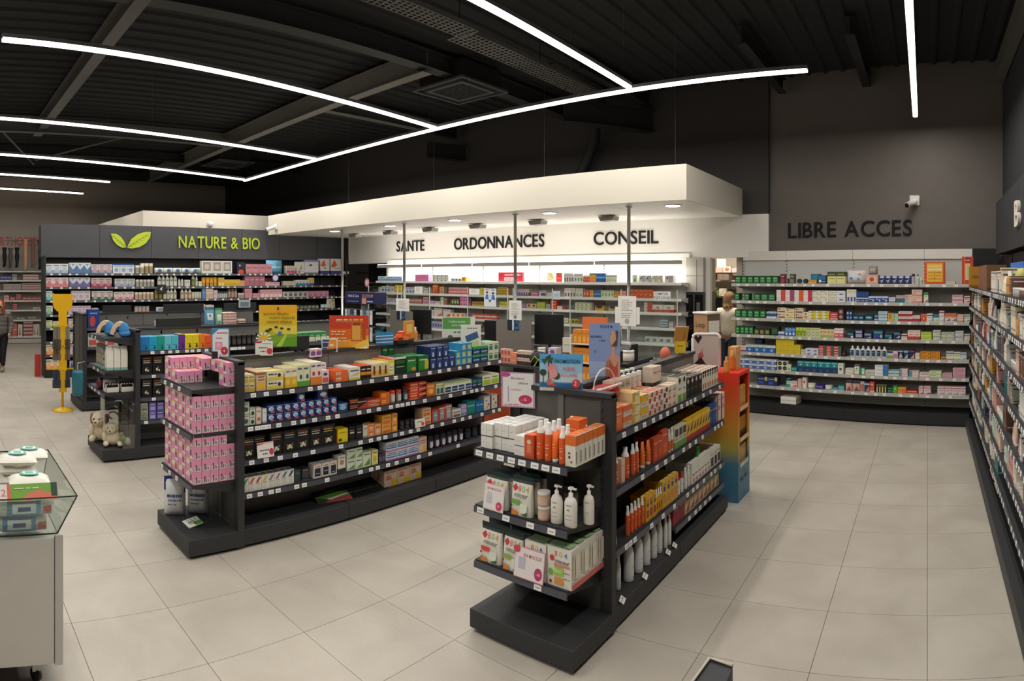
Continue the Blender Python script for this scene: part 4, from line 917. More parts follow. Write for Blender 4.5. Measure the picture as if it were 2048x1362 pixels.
# ------------------------------------------------------------ vitamin gondola, long side
VW = lambda i: '%s shelf, vitamin gondola' % ['top', 'second', 'third', 'bottom'][i]
G = lambda z: z+.035
stock(f2, G(1.12), VW(0), 'supplement', '''
486 511 2 34 | bx;dcd3a0;r.08,.1,.92,.5,d9a92c;l.12,.65,.88,.12,444;u.1,.1,.9,.9,e6e0c0 | small honey lozenge box | rows=2 deep=2
514 533 1 38 | bx;d9b995;r.1,.1,.9,.45,e0b52a;l.15,.7,.85,.06,643;l.15,.55,.85,.05,643;b.85,.95,9c5a34 | tall tan box with yellow foot | deep=3
536 569 1 36 | bx;e6e2c4;r.05,.08,.95,.4,e3c53a;o.75,.55,.1,.22,333;l.08,.6,.6,.16,222;u0,0,1,.3,e3c53a | wide white and yellow box | rows=2 deep=2
572 596 2 39 | bx;e6dfc0;b0,.55,e0b227;o.5,.3,.3,.15,eecb5c;l.15,.8,.85,.07,a55a20;u0,.3,1,.5,e0b227 | upright cream box with yellow lower half | deep=3
596 622 2 42 | bx;dcdcb0;b0,.25,5aa23a;o.6,.45,.2,.12,2c4a86;l.1,.8,.7,.08,2c4a86;u0,.2,1,.4,c6d488 | tall pale green box with blue spot | deep=4
623 646 2 45 | bx;e9dcc8;b0,.35,e08434;o.5,.5,.25,.1,c03c50;l.1,.8,.8,.08,2c4a86;u0,.3,1,.45,e8e0c0 | tall cream box with orange foot | deep=4
646 660 1 27 | bx;e4d0cc;r.1,.1,.9,.45,d85a4c;o.5,.7,.3,.12,5a3a7c | white box with coral panel | deep=2
655 671 1 36 | bx;e6dcdc;r.1,.1,.9,.4,c43c58;o.6,.6,.3,.12,5a3c80;l.1,.85,.8,.05,446 | white box with plum oval | back=.12
673 698 1 22 | bx;e46a34;r.05,.3,.45,.75,e8d4c4;l.1,.45,.4,.12,333;u.1,.2,.9,.7,c8502c | flat orange box | rows=2 deep=2
700 723 1 25 | bx;e4e0d4;b0,.15,d8c020;p.1,.3,.9,.6,.9,.45,e0b820;l.1,.7,.9,.1,333;u.05,.1,.95,.9,e9e6dc | white box with yellow flash | deep=2
724 744 2 25 | bx;1c1712;b.3,.55,d88a2c;l.1,.7,.9,.1,ddd;u0,0,1,1,dd4a20 | black box with an orange lid | deep=3
745 779 3 27 | bx;e2cf9c;r.1,.1,.9,.5,d89a3c;r.35,.2,.65,.8,5a3020;b.88,1,e9dcb8;u.1,.1,.9,.9,e8d8a4 | honey coloured box with brown seal | deep=4
779 791 1 31 | bx;e2d44c;r.15,.1,.85,.75,e8e4cc;l.2,.5,.8,.05,333;l.2,.3,.8,.05,333;u0,0,1,1,cc2c20 | yellow and white box with a red lid | deep=4
791 814 1 34 | bx;0f2c1a;r.1,.62,.9,.8,2c5c34;l.15,.4,.85,.05,a8c8a0;b.88,1,d9e2cf | bottle green box | deep=2
815 836 1 32 | bx;1b5c2a;r.08,.1,.92,.85,2c8038;o.7,.2,.22,.12,d8902c;l.15,.7,.85,.07,e4e8d0;u.1,.1,.9,.9,3c9048 | forest green box with orange fruit | deep=3
838 860 1 30 | bx;1f642c;r.08,.1,.6,.85,2c8038;r.6,.1,.95,.7,c8b82c;l.12,.7,.85,.07,e4e8d0;u.1,.1,.9,.9,3c9048 | forest green box with yellow corner | deep=3
862 912 4 44 | bx;172a5c;r.12,.15,.88,.75,2c4484;p.35,.1,.65,.1,.6,.5,.4,.5,c3ccdc;l.15,.82,.85,.07,b8c4dc;u.1,.1,.9,.9,24386c | royal navy box | rows=2 deep=2 miss=((3,1),)
913 946 3 42 | bx;2f86b4;r.1,.15,.9,.85,58a8c8;o.5,.5,.25,.3,c9c060;l.15,.15,.85,.08,e0eef0;u.1,.1,.9,.9,7cc0d4 | aqua blue box | rows=3 deep=2 miss=((0,2),)
947 978 2 31 | bx;16365c;b.72,1,3c9a50;r.1,.1,.9,.55,2a5c94;l.15,.3,.85,.1,d8e8e8;u.05,.05,.95,.95,5ab06c | navy box with a green top | rows=2 deep=2
979 999 2 36 | bx;d9dec4;r.15,.15,.85,.6,3c7a64;l.15,.7,.85,.1,345;u.1,.1,.9,.9,7cb87c | cream and green box at the far end | rows=2 deep=2
800 826 2 20 | bx;0f3a20;r.1,.1,.9,.8,1f6430;l.2,.5,.8,.08,d8e4cc;b.9,1,d4dccc | dark green box riding high behind | back=.24 zb=.14
652 676 2 16 | bx;dfd2d8;r.1,.2,.9,.7,7c4a80;l.2,.75,.8,.1,c46 | violet and white box riding high behind | back=.22 zb=.19
''', .5)
stock(f2, G(.868), VW(1), 'supplement', '''
486 501 1 47 | bx;d6dccb;o.5,.35,.35,.2,3c6a44;l.15,.75,.85,.06,454;b.9,1,8fb08c | pale box with a green leaf ring | rows=2
502 512 1 34 | bx;dce0d4;o.5,.35,.35,.25,2c4a34;l.15,.8,.85,.08,353 | small white box with a black leaf | rows=2
514 524 1 33 | bx;e4d0c4;o.5,.3,.35,.12,c86a54;l.15,.75,.85,.05,844 | blush seed box
527 535 1 29 | bx;dfe3da;b.0,.12,7fb0b8;l.2,.7,.8,.05,577 | thin white box
535 676 9 33 | bx;1b2f6c;o.55,.55,.33,.26,c9d4e0;o.6,.5,.2,.14,7fb0d8;r.5,.08,.95,.3,cf5a44;l.1,.85,.9,.08,9fb4dc;u.1,.1,.9,.9,23397c | cobalt lozenge box | rows=2 deep=2
596 612 1 17 | bx;1b2f6c;o.55,.55,.33,.26,c9d4e0;r.5,.08,.95,.3,cf5a44;l.1,.85,.9,.08,9fb4dc | cobalt lozenge box perched on its row | zb=.13
637 658 1 17 | bx;1b2f6c;o.55,.55,.33,.26,c9d4e0;r.5,.08,.95,.3,cf5a44;l.1,.85,.9,.08,9fb4dc | cobalt lozenge box on the fuller stack | zb=.13
678 698 1 17 | bx;1c4a78;o.5,.5,.34,.3,8fb8cc;l.1,.8,.9,.1,cde | petrol blue lozenge box
700 720 1 22 | bx;1a1210;r.1,.55,.9,.85,b04a28;l.12,.3,.88,.12,c8a890 | black and rust sports box | rows=2
715 737 1 17 | bx;3a1a14;p0,0,1,.7,1,0,b84830;l.1,.75,.9,.1,d8b8a0 | rust and black sports box
736 762 1 14 | bx;c04a38;p0,0,1,.8,1,0,d8805c;l.1,.6,.8,.15,f0d8cc | coral sports box | rows=2
763 782 1 24 | bx;dd6a1c;r.15,.3,.6,.75,f0b070;l.2,.5,.55,.1,733 | tangerine box | rows=2
784 795 1 25 | jr;b8a494;e0482c;r.2,.15,.8,.6,ddd0c4;l.25,.4,.75,.05,644 | supplement jar with scarlet lid
797 808 1 24 | jr;8c8480;d8482c;r.2,.15,.8,.6,d0c8c0;l.25,.4,.75,.05,446 | grey supplement jar with scarlet lid
810 820 1 22 | jr;444c60;4a3a38;r.2,.15,.8,.6,b8c0c8;l.25,.4,.75,.05,446 | slate supplement jar
822 838 1 33 | bx;d8502c;l.1,.6,.9,.16,f4dccc;b0,.14,e8a080 | vermilion carton | rows=3
839 855 1 32 | bx;cf4a2c;p0,.1,1,.6,1,.1,2c1c18;l.1,.7,.9,.12,f4dccc | vermilion carton with black wedge | rows=3
856 872 1 25 | bx;dd7a34;o.5,.4,.3,.2,e8c05c;b.0,.12,c85020;l.15,.75,.85,.07,fff0d8 | orange carton with a yellow sun
875 889 2 22 | bx;cfd8a4;r.12,.1,.88,.6,3c5a6c;l.15,.75,.85,.08,464 | pale green carton with slate panel | deep=2
891 945 4 19 | bx;dfe3d0;r.08,.1,.92,.62,2c4470;b.88,1,a8c44c;l.12,.3,.88,.08,cde;u.05,.05,.95,.95,e6eadc | white and navy carton with lime edge | deep=2
946 966 2 18 | bx;1c3658;r.1,.5,.9,.85,3f7c70;l.15,.25,.85,.1,cde;u.05,.05,.95,.95,2a4a70 | dark navy and teal carton | deep=2
967 1000 2 20 | bx;dfe4c0;r.08,.1,.92,.55,a9c23c;l.15,.7,.85,.1,575;u.1,.1,.9,.9,e4e8cc | white and lime carton | deep=2
''', .21)
BF = 'bx;121110;l.15,.86,.85,.03,a8603c;l.15,.76,.85,.05,c8b8a8;r.15,.66,.8,.7,%s;o.5,.28,.12,.09,d8cfb4;o.38,.2,.1,.06,c9bd9c;o.64,.22,.09,.07,c9bd9c;o.3,.33,.06,.05,8a7a58;o.7,.36,.07,.05,8a7a58'
stock(f2, G(.613), VW(2), 'supplement', f'''
486 513 1 43 | {BF % 'a83c30'} | black flower box with a red line | deep=2
513 541 1 41 | {BF % 'c8a030'} | black flower box behind the bonus card | back=.05
541 568 1 44 | {BF % 'b04a38'} | black flower box with a rust line | deep=2
568 594 1 44 | {BF % '3c8cb8'} | black flower box with a sky blue line | deep=2
594 622 1 44 | {BF % 'd8d4c8'} | black flower box with a white line | deep=2
622 645 1 42 | {BF % 'c8c4b4'} | black flower box with an ivory line | deep=2
645 673 1 42 | {BF % 'c4b840'} | black flower box with an olive line | deep=2
677 698 1 27 | bx;dcc81e;r.1,.1,.4,.3,3a3210;l.1,.7,.9,.05,8a7a10;s0,0,1,1,c87018 | plain lemon yellow box
699 713 1 28 | bx;141313;r.2,.5,.8,.6,d8d4d0;l.2,.7,.8,.04,999 | black box with a white word
714 727 1 28 | bx;171616;r.2,.45,.8,.52,c8c4c0;l.2,.7,.8,.04,999 | black box with a pale stripe
728 737 1 25 | bx;cfcabc;l.15,.7,.85,.06,644;b0,.15,9c9484 | narrow stone coloured box
738 751 1 25 | bx;e0905c;l.15,.7,.85,.08,844;o.5,.35,.3,.2,e8b890 | apricot box | rows=2
752 764 1 22 | bx;e4a070;l.15,.7,.85,.08,844;o.5,.35,.3,.2,ecc8a4 | pale apricot box
766 785 1 36 | bx;e0a044;l.15,.7,.85,.08,743;r.1,.1,.9,.35,d8602c | amber box | rows=2
786 797 1 36 | bx;e3963c;l.15,.7,.85,.08,743;o.5,.35,.25,.2,e8c890 | marigold box | rows=2
803 834 3 17 | jr;161415;201d1e;r.15,.1,.85,.6,3a3234 | black squat jar | rows=2
847 864 1 32 | bx;ddb48c;r.1,.1,.9,.45,d0602c;l.12,.7,.88,.1,643 | sand and orange box | rows=2
866 880 1 26 | bx;b4483c;r.2,.1,.8,.8,7c98a4;l.25,.5,.75,.05,dde | red framed blue grey box
880 893 1 28 | bx;b4483c;r.2,.1,.8,.8,8ca0a0;l.25,.5,.75,.05,dde;b.85,.92,e0d8d0 | red framed grey box
893 906 1 29 | bx;b9605c;r.2,.1,.8,.8,9caab0;l.25,.5,.75,.05,dde;b.85,.92,e0d8d0 | rose framed grey box
907 924 1 16 | bx;cfcabf;r.1,.1,.9,.4,6a625c;l.12,.6,.88,.12,544 | stone box with brown print
925 935 2 22 | bx;b4a4c4;l.2,.6,.8,.05,546;r.2,.1,.8,.3,6a7aa8 | slim lilac box
936 953 1 25 | bx;1b7a78;l.12,.6,.88,.08,a4d8d0;u.05,.05,.95,.95,2a9490 | deep teal box | deep=2
954 969 2 22 | bx;1f6a98;l.12,.6,.88,.08,b4d8e8;u.05,.05,.95,.95,2c80b0 | ocean blue box | deep=2
970 999 2 26 | bx;d8cfc4;o.3,.7,.12,.08,b0604c;o.6,.4,.14,.1,9c5a6c;o.4,.2,.1,.07,c08a4c;r.82,0,1,1,232c50;u.1,.1,.9,.9,e0d8cc | floral white box with navy edge | deep=2
''', .22)
CW8 = 'bx;e0ddd0;p.08,.55,.5,.55,.95,.9,.6,.9,%s;r.2,.12,.75,.42,cfccc0;l.1,.46,.8,.04,777;u.05,.05,.95,.95,6a6862'
stock(f2, G(.363), VW(3), 'supplement', '\n'.join(f'{486+13*k} {499+13*k} 1 {29} | {CW8 % c} | white box with a {n} flash | deep=2' for k, (c, n) in enumerate((('2f9a7a', 'sea green'), ('c8442c', 'vermilion'), ('b8382c', 'dark red'), ('c8b82c', 'yellow'), ('8a7a9c', 'mauve'), ('94708c', 'plum'), ('3c6a9c', 'blue'), ('2c4a78', 'dark blue'))))+'''
591 603 1 25 | bx;2e3c38;l.15,.7,.85,.06,8a9a94;s0,0,1,1,28322f | dark grey green box
605 621 1 25 | bx;232227;r.12,.3,.88,.7,3c3a44;l.18,.8,.82,.06,b89;b0,.12,4a4650 | dark aubergine box
629 645 1 27 | bx;d8d4cc;r.12,.12,.88,.72,1c2230;l.15,.8,.85,.07,c54;r.25,.3,.75,.36,9ab | white framed black box with coral word
646 661 1 27 | bx;d8d4cc;r.12,.12,.88,.72,20242e;l.15,.8,.85,.07,b55;r.25,.4,.75,.46,9ab | white framed black box, second of three
662 676 1 27 | bx;d8d0c8;r.12,.12,.88,.72,1c2230;l.15,.8,.85,.07,a55;r.25,.2,.75,.26,9ab | white framed black box, last of three
678 693 1 34 | bx;dcd8cc;o.5,.6,.3,.15,c07a68;b0,.25,2a2826;l.15,.85,.85,.05,644 | upright ivory box with a rose oval
696 713 1 42 | bx;cfd8c4;p.1,.1,.9,.5,.9,.1,6a9a4c;l.15,.75,.85,.1,2c4a3c | pale green herbal box | rows=2
713 727 1 42 | bx;cfd8c4;p.1,.1,.9,.5,.9,.1,6a9a4c;l.15,.75,.85,.1,2c4a3c | pale green herbal box, darker stack | rows=2
728 744 1 29 | bx;d0d8bc;p.1,.1,.9,.6,.9,.1,5c9040;l.15,.8,.85,.07,2c4a3c | single pale green herbal box | deep=2
746 758 1 29 | bx;dcd88c;o.5,.4,.3,.2,c8b440;l.15,.8,.85,.07,554 | single straw yellow box | deep=2
760 772 2 18 | bx;3a3040;r.15,.2,.85,.7,6a5a78 | small dark purple box
774 839 3 36 | bx;cfd4da;r.05,.3,.95,.65,2f6aa8;l.1,.75,.9,.08,445;b0,.14,b06a98;l.1,.45,.9,.1,e4ecf4 | white box with a blue belt | rows=2
840 856 1 30 | bx;d8b8a8;r.5,.0,1,.45,d8b02c;l.1,.75,.9,.06,a55;l.1,.6,.9,.05,a55 | pink and mustard box | deep=2
860 932 6 26 | ro;1d1c26;15141a;3a3648;r.2,.2,.8,.6,c4bcc8;o.4,.2,.15,.06,e6e0e6;l.25,.5,.75,.04,446 | dark violet supplement bottle with white label
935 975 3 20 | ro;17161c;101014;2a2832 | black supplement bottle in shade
''', .22)
run(f2, .142, 779, 854, 3, 32, 'bx;cdb49c;r.55,0,1,.4,d8b02c;o.35,.6,.2,.14,c07a64;l.12,.82,.88,.06,a55;l.12,.45,.6,.05,744', 'sand coloured box with a yellow square', 'on the plinth of the vitamin gondola', 'supplement_box', deep=2, back=.06)

# ------------------------------------------------------------ sunscreen gondola, long side
SW = lambda i: '%s shelf, sunscreen gondola' % ['top', 'second', 'third', 'lowest'][i]
HB = 'bx;e4dccc;r.08,.08,.5,.5,%s;r.5,.55,.95,.95,%s;l.1,.7,.45,.05,644;l.55,.3,.9,.05,644;u.1,.1,.9,.9,%s'
stock(f1, G(1.075), SW(0), 'tan', f'''
1217 1227 1 45 | bx;2a2420;l.15,.7,.85,.04,aaa;l.15,.5,.85,.04,aaa | narrow black box behind the end post
1228 1250 1 46 | bx;e0602c;r.08,.08,.92,.92,e4703c;l.15,.7,.85,.05,f4dcc8;r.3,.35,.7,.6,e8864c;u.05,.05,.95,.95,f08c5c | big orange box | deep=2
1251 1268 1 44 | bx;d8c8b4;b.5,1,e0703c;l.15,.3,.85,.06,a54;u.05,.05,.95,.95,e8a074 | orange and ivory box | rows=2 deep=2
1269 1284 1 62 | bx;e4d4a0;r.0,.1,.35,.9,dca42c;l.4,.7,.9,.06,764;u.1,.1,.9,.9,e8a03c | cream and golden box | rows=3 deep=2
1285 1300 1 49 | bx;dfd4bc;b.4,1,e0b02c;l.15,.2,.85,.06,764;u.1,.1,.9,.9,f0b860 | golden yellow box | rows=2 deep=2
1301 1329 3 46 | {HB % ('b8442c', 'c05a40', 'd87850')} | patchwork box in rust and cream | rows=2 deep=2
1330 1339 1 44 | {HB % ('4a3024', '6a4434', '8a7060')} | patchwork box in brown and cream | rows=2
1340 1359 2 42 | {HB % ('d87840', 'e4d8c8', 'e8c8a8')} | patchwork box in apricot and cream | rows=3
1268 1300 3 26 | bx;c8bcae;r.1,.3,.9,.8,a89c90;l.15,.5,.85,.06,433;u.1,.1,.9,.9,d0a890 | taupe box raised on the stacks behind | back=.13 zb=.17
1292 1330 4 34 | ro;c8a48c;e8e6e0;dccfc0;l.2,.4,.8,.04,644 | tanning pill bottle with white lid | back=.15 zb=.15
1302 1338 4 34 | ro;c8a48c;e8e6e0;dccfc0;l.2,.4,.8,.04,644 | tanning pill bottle with white lid in the rear row | back=.24 zb=.15
1342 1359 2 30 | bx;dcc8b4;l.15,.6,.85,.06,644;u.1,.1,.9,.9,c8b8a0 | pale box raised behind | back=.13 zb=.16
1359 1376 2 50 | bx;dcd8c8;r.1,.02,.9,.3,6c9a3c;p.2,.85,.5,.7,.8,.85,.5,1,1a1816;l.2,.5,.8,.04,433;u.05,.05,.95,.95,201e1c | black topped box with green foot | deep=3
1376 1407 4 38 | bx;171513;p.2,.85,.5,.7,.8,.85,.5,.97,c8c0b0;l.2,.4,.8,.04,988;u.2,.2,.8,.8,8a8478 | black ladies box | deep=4
1407 1439 7 38 | bx;ddd4c0;r.1,.85,.9,1,2a2420;p.2,.75,.5,.6,.8,.75,.5,.85,2a2420;r.3,.1,.7,.35,b0584c;u.25,.25,.75,.75,a8605c | cream box with black heart | deep=5
''', .5)
SP = 'sp;cf5a2c;ecebe6;cf5a2c;l.25,.42,.75,.03,f4d8c4;l.25,.34,.75,.03,f4d8c4;r.3,.18,.7,.26,e8a07c'
stock(f1, G(.75), SW(1), 'sunscreen', f'''
1217 1232 1 70 | {SP} | orange spray bottle with white cap by the end post
1234 1247 1 64 | {SP} | orange spray bottle with white cap before a beige tube
1247 1254 1 48 | bx;d8b89c;l.2,.7,.8,.04,a64 | beige carton between sprays
1255 1269 1 64 | {SP} | orange spray bottle with white cap after a beige tube
1269 1286 2 62 | {SP} | slim orange spray bottle with white cap
1288 1299 1 54 | tb;e2702a;e8e6e0;l.25,.6,.75,.03,fbe;l.25,.45,.75,.03,fbe | orange sun cream tube
1300 1311 1 50 | tb;e2702a;e8e6e0;l.25,.6,.75,.03,fbe;l.25,.45,.75,.03,fbe | orange sun cream tube beside the carton
1311 1328 2 48 | bx;b8441c;l.15,.75,.85,.04,ecc;r.2,.2,.8,.5,c85a2c | dark orange sun cream carton | deep=2
1328 1341 1 52 | bx;c2481c;l.15,.8,.85,.04,ecc;r.2,.15,.8,.5,cf6030;u.1,.1,.9,.9,d86838 | tall dark orange sun cream carton | deep=2
1342 1353 2 46 | sp;dfd9d0;ecebe6;cf6a3c | white sun spray with orange label
1353 1376 3 42 | bx;cfcab0;b0,.3,6c9a4c;r.1,.55,.9,.9,3a3a34;l.15,.4,.85,.05,343;u.1,.1,.9,.9,c8c4ac | cream box with black and green print | deep=2
1376 1423 8 42 | bx;dfae1c;b0,.25,a8342c;p.1,.3,.9,.8,.9,.5,2a3440;r.1,.8,.9,.95,f0cc50;u.1,.1,.9,.9,e4b82c | yellow and red sun box | deep=2
1423 1436 3 42 | bx;1f4a80;l.15,.7,.85,.05,cde;r.2,.2,.8,.5,3068a4;u.1,.1,.9,.9,2c5c98 | blue sun box | deep=2
1437 1452 2 52 | bx;dccfc8;r.0,.0,.3,1,8a4a40;l.35,.8,.9,.03,644;o.6,.5,.2,.1,c88a7c;u.1,.1,.9,.9,e4dcd4 | white carton with rust edge | deep=2
''', .27)
stock(f1, G(.395), SW(2), 'sunscreen', f'''
1218 1241 3 33 | tb;d8cfc0;e4ddd0;l.3,.6,.7,.03,744 | small ivory tube
1235 1249 1 42 | bx;ddc6b4;b.85,.95,e4b4ac;l.15,.6,.85,.03,a65 | blush cream carton | back=.06
1242 1259 1 58 | bx;dcd0bc;l.15,.75,.85,.03,a86;b0,.12,d8b090 | tall ivory cream carton | back=.1
1260 1295 5 58 | sp;d85a20;e9e7e1;d85a20;p.2,.2,.5,.5,.8,.2,.5,.35,a83c30;l.25,.55,.75,.03,f8dcc0 | orange sun milk bottle with white cap
1296 1316 3 50 | bx;e0a01c;r.15,.15,.85,.45,8a3c2c;o.5,.65,.25,.1,2a3c6c;l.2,.8,.8,.04,643;u.1,.1,.9,.9,e8b43c | golden sun milk carton | deep=2
1316 1329 3 48 | sp;e8a41c;e9e7e1;e8a41c;r.2,.2,.8,.45,2a3c6c | yellow sun spray with navy label
1329 1359 4 52 | bx;d8a83c;r.15,.15,.85,.5,c8842c;o.5,.7,.3,.1,2a3c6c;l.2,.85,.8,.04,643;u.1,.1,.9,.9,e0c060 | tan and navy sun carton | deep=2
1360 1373 2 42 | sp;dedcd4;c03424;dedcd4;l.25,.4,.75,.03,a44 | white sun spray with red cap
1374 1387 2 42 | sp;e2e2da;dedcd4;e2e2da;l.25,.4,.75,.03,474 | white sun spray with white cap
1387 1423 6 40 | bx;deddd2;l.15,.4,.85,.06,444;p.2,.1,.8,.3,.8,.1,c04a54;u.15,.15,.85,.85,e8e8e0 | white carton with handwriting print | deep=3
1402 1410 1 20 | jr;3c9a3c;4cb04c | bright green capped pot on the cartons | zb=.17 back=.02
1424 1444 3 34 | bx;d8d4c8;r.15,.1,.85,.6,1c1b1a;l.2,.75,.8,.05,444;u.1,.1,.9,.9,dcdcd4 | white carton with black window | deep=3
''', .3)
stock(f1, .131, 'plinth of the sunscreen gondola', 'hairspray', '''
1219 1255 4 70 | sp;c9cacb;d8d8d6;d0d1d1;l.3,.3,.7,.02,889 | short silver white aerosol | back=.02
1262 1279 1 90 | sp;dadbd9;dededc;e0e1df;r.4,.1,.5,.14,333;l.3,.35,.7,.02,889 | tall white aerosol, foremost
1281 1296 1 84 | sp;dadbd9;dededc;e0e1df;l.3,.35,.7,.02,889 | tall white aerosol behind the foremost
1297 1311 1 80 | sp;dadbd9;dededc;e0e1df;r.4,.1,.5,.14,333;l.3,.35,.7,.02,889 | tall white aerosol in the middle
1312 1334 2 72 | sp;d2d3d2;d6d7d5;d9dad8;l.3,.35,.7,.02,889 | tall grey white aerosol
1335 1349 2 62 | sp;dcddd8;dededc;e0e1dc;l.3,.35,.7,.02,667;l.3,.25,.7,.02,667 | white printed aerosol before the shelf end
''', .26)
stock(f1, G(.21), SW(3), 'wax', '''
1350 1373 2 40 | bx;9a2c34;l.15,.7,.85,.06,d8b0b0;r.2,.2,.8,.5,7c2028;u.1,.1,.9,.9,5a2424 | dark red hair removal box | deep=2
1374 1440 8 30 | bx;c8b48c;p.1,.1,.9,.7,.9,.1,8a4c3c;l.2,.8,.8,.06,544;b.9,1,2a221c;u.1,.1,.9,.9,3a302a | tan hair removal box with brown wedge | deep=2
''', .16)

# ------------------------------------------------------------ sunscreen gondola, end shelves
E1 = ['upper end shelf, sunscreen gondola', 'middle end shelf, sunscreen gondola', 'lower end shelf, sunscreen gondola']
WBX = 'bx;e2e0d8;b.0,.08,3a4652;l.2,.5,.6,.03,889;u.08,.08,.92,.92,eeece6'
z1 = 1.038
stock(e1, z1, E1[0], 'cream', f'''
959 981 2 50 | {WBX} | white boxed cream in the tall block | rows=2 deep=5
981 1024 3 54 | {WBX} | white boxed cream in the tallest block | rows=2 deep=5 back=.02
1025 1046 1 40 | {WBX} | white boxed cream in the low block | rows=2 deep=5
''', .5)
OS_ = 'sp;e0602a;eeece6;e0602a;l.3,.42,.7,.02,f8d8c0;l.3,.34,.7,.02,f8d8c0;r.35,.16,.65,.2,f0a880'
stock(e1, z1, E1[0], 'sunscreen', f'''
1046 1065 1 46 | bx;cc4e2c;r.12,.12,.88,.88,d25a34;o.5,.72,.22,.1,e8c8a0;r.3,.25,.7,.6,e08058;u.05,.05,.95,.95,e87038 | small vermilion sun cream carton with pale arch | deep=2
1066 1081 1 78 | {OS_} | foremost orange sun spray with white cap | deep=2
1082 1097 1 78 | {OS_} | orange sun spray with white cap next to it | deep=3
1097 1111 1 62 | tb;e8681c;ecebe5;l.3,.6,.7,.02,fdb;l.3,.45,.7,.02,fdb | orange sun cream tube on its white cap | deep=2
1112 1126 1 76 | {OS_} | orange sun spray with white cap and blue mark | deep=2
1100 1127 1 76 | bx;e06a2c;l.2,.75,.8,.02,fdb;r.1,.1,.9,.5,e8783c | orange carton standing behind the tube | back=.14
1127 1148 1 62 | bx;e2decf;b.68,1,e0702c;o.4,.3,.1,.05,2a2622;o.6,.15,.12,.04,a8784c;r.3,.4,.5,.46,5a5448;s.15,.1,.35,.5,8a8270;u.08,.08,.92,.92,ec7c34 | white and orange sun stick carton | deep=7 d=.042
1090 1130 3 74 | sp;f0eee8;eeece6;f0eee8 | white capped sun milk bottle at the rear | back=.2
''', .5)
NUMC = [('e0584c', '8'), ('7cb87c', '0'), ('e8a83c', '4')]
PCH = 'po;e6e2d6;16302e;t.36,.62,.14,e0705c,8;t.55,.62,.14,8cc08c,0;t.74,.62,.14,e0a850,4;o.2,.7,.14,.09,c83c3c;t.22,.49,.1,2c3a30,minceur,.68;r.1,.3,.55,.42,%s;o.15,.12,.07,.05,a8342c;o.1,.25,.06,.04,7c2c2c;o.3,.1,.06,.04,5c8a3c;r.55,.1,.9,.34,dfe8d4;r.1,.02,.4,.14,d8862c;p.6,.05,.9,.15,.9,.05,3c5a44'
stock(e1, .71, E1[1], 'diet', f'''
964 1009 1 70 | {PCH % 'd8483c'} | slimming tea pouch with dark top and red print | name='diet_pouch' d=.06 deep=3
1016 1058 1 78 | {PCH % '6cae4c'} | slimming tea pouch with dark top and green print | name='diet_pouch' d=.06 deep=3
''', .29)
stock(e1, .71, E1[1], 'body_care', '''
1066 1090 1 58 | jr;c8a890;e8e4da;r.1,.15,.9,.6,d8bca4 | stacked beige body cream jar with white lid | rows=2 name='cream_jar'
1091 1116 1 78 | pm;e6e2d8;f0eee6;l.3,.55,.7,.02,556;p.35,.42,.5,.48,.65,.4,.5,.44,456;l.3,.3,.7,.015,888;l.3,.2,.7,.015,888 | white pump bottle beside the jars | name='pump_bottle'
1118 1145 1 80 | pm;e6e2d8;f0eee6;l.3,.55,.7,.02,556;p.35,.42,.5,.48,.65,.4,.5,.44,456;l.3,.3,.7,.015,888;l.3,.2,.7,.015,888 | white pump bottle standing foremost | name='pump_bottle'
1140 1162 1 78 | pm;e6e2d8;f0eee6;l.3,.55,.7,.02,556;l.3,.3,.7,.015,888 | white pump bottle close to the end post | name='pump_bottle' back=.09
1085 1112 1 56 | jr;6a5c54;2a2624;r.1,.15,.9,.6,8a7868 | brown jar with black lid at the rear | back=.16 name='cream_jar'
''', .29)
stock(e1, .39, E1[2], 'diet', f'''
955 997 1 76 | {PCH % 'd8483c'} | slimming pouch with red print at the shelf end | name='diet_pouch' d=.06 deep=3
1000 1040 1 78 | {PCH % '8cb04c'} | slimming pouch with green print behind the card | name='diet_pouch' d=.06 deep=3
''', .29)
B8 = 'bx;e4e0d4;t.3,.78,.14,e05848,8;t.5,.78,.14,d8b44c,0;t.7,.78,.14,4c8ab8,4;o.2,.72,.1,.08,c83c3c;t.32,.62,.1,2c3430,minceur,.6;r.28,.54,.95,.6,e0857c;r.3,.3,.68,.52,9ac44c;t.34,.38,.1,e8f4d8,bio,.24;o.15,.35,.1,.09,7cae3c;r.3,.08,.68,.26,d89440;l.72,.4,.95,.02,444;l.72,.25,.95,.02,444;o.15,.12,.05,.04,3c3430;s.0,.0,1,.14,d86a64;s.1,.3,.3,.9,dcd0b4;s.4,.25,.9,.85,e8e0cc;u.1,.15,.9,.85,a8cf94;u.1,.05,.9,.1,2a3430'
stock(e1, .39, E1[2], 'diet', f'''
1046 1090 1 74 | {B8} | upright slimming mix box behind the price card | d=.13 deep=2
1091 1141 1 78 | {B8} | upright slimming mix box by the shelf corner | d=.085 deep=4
''', .29)
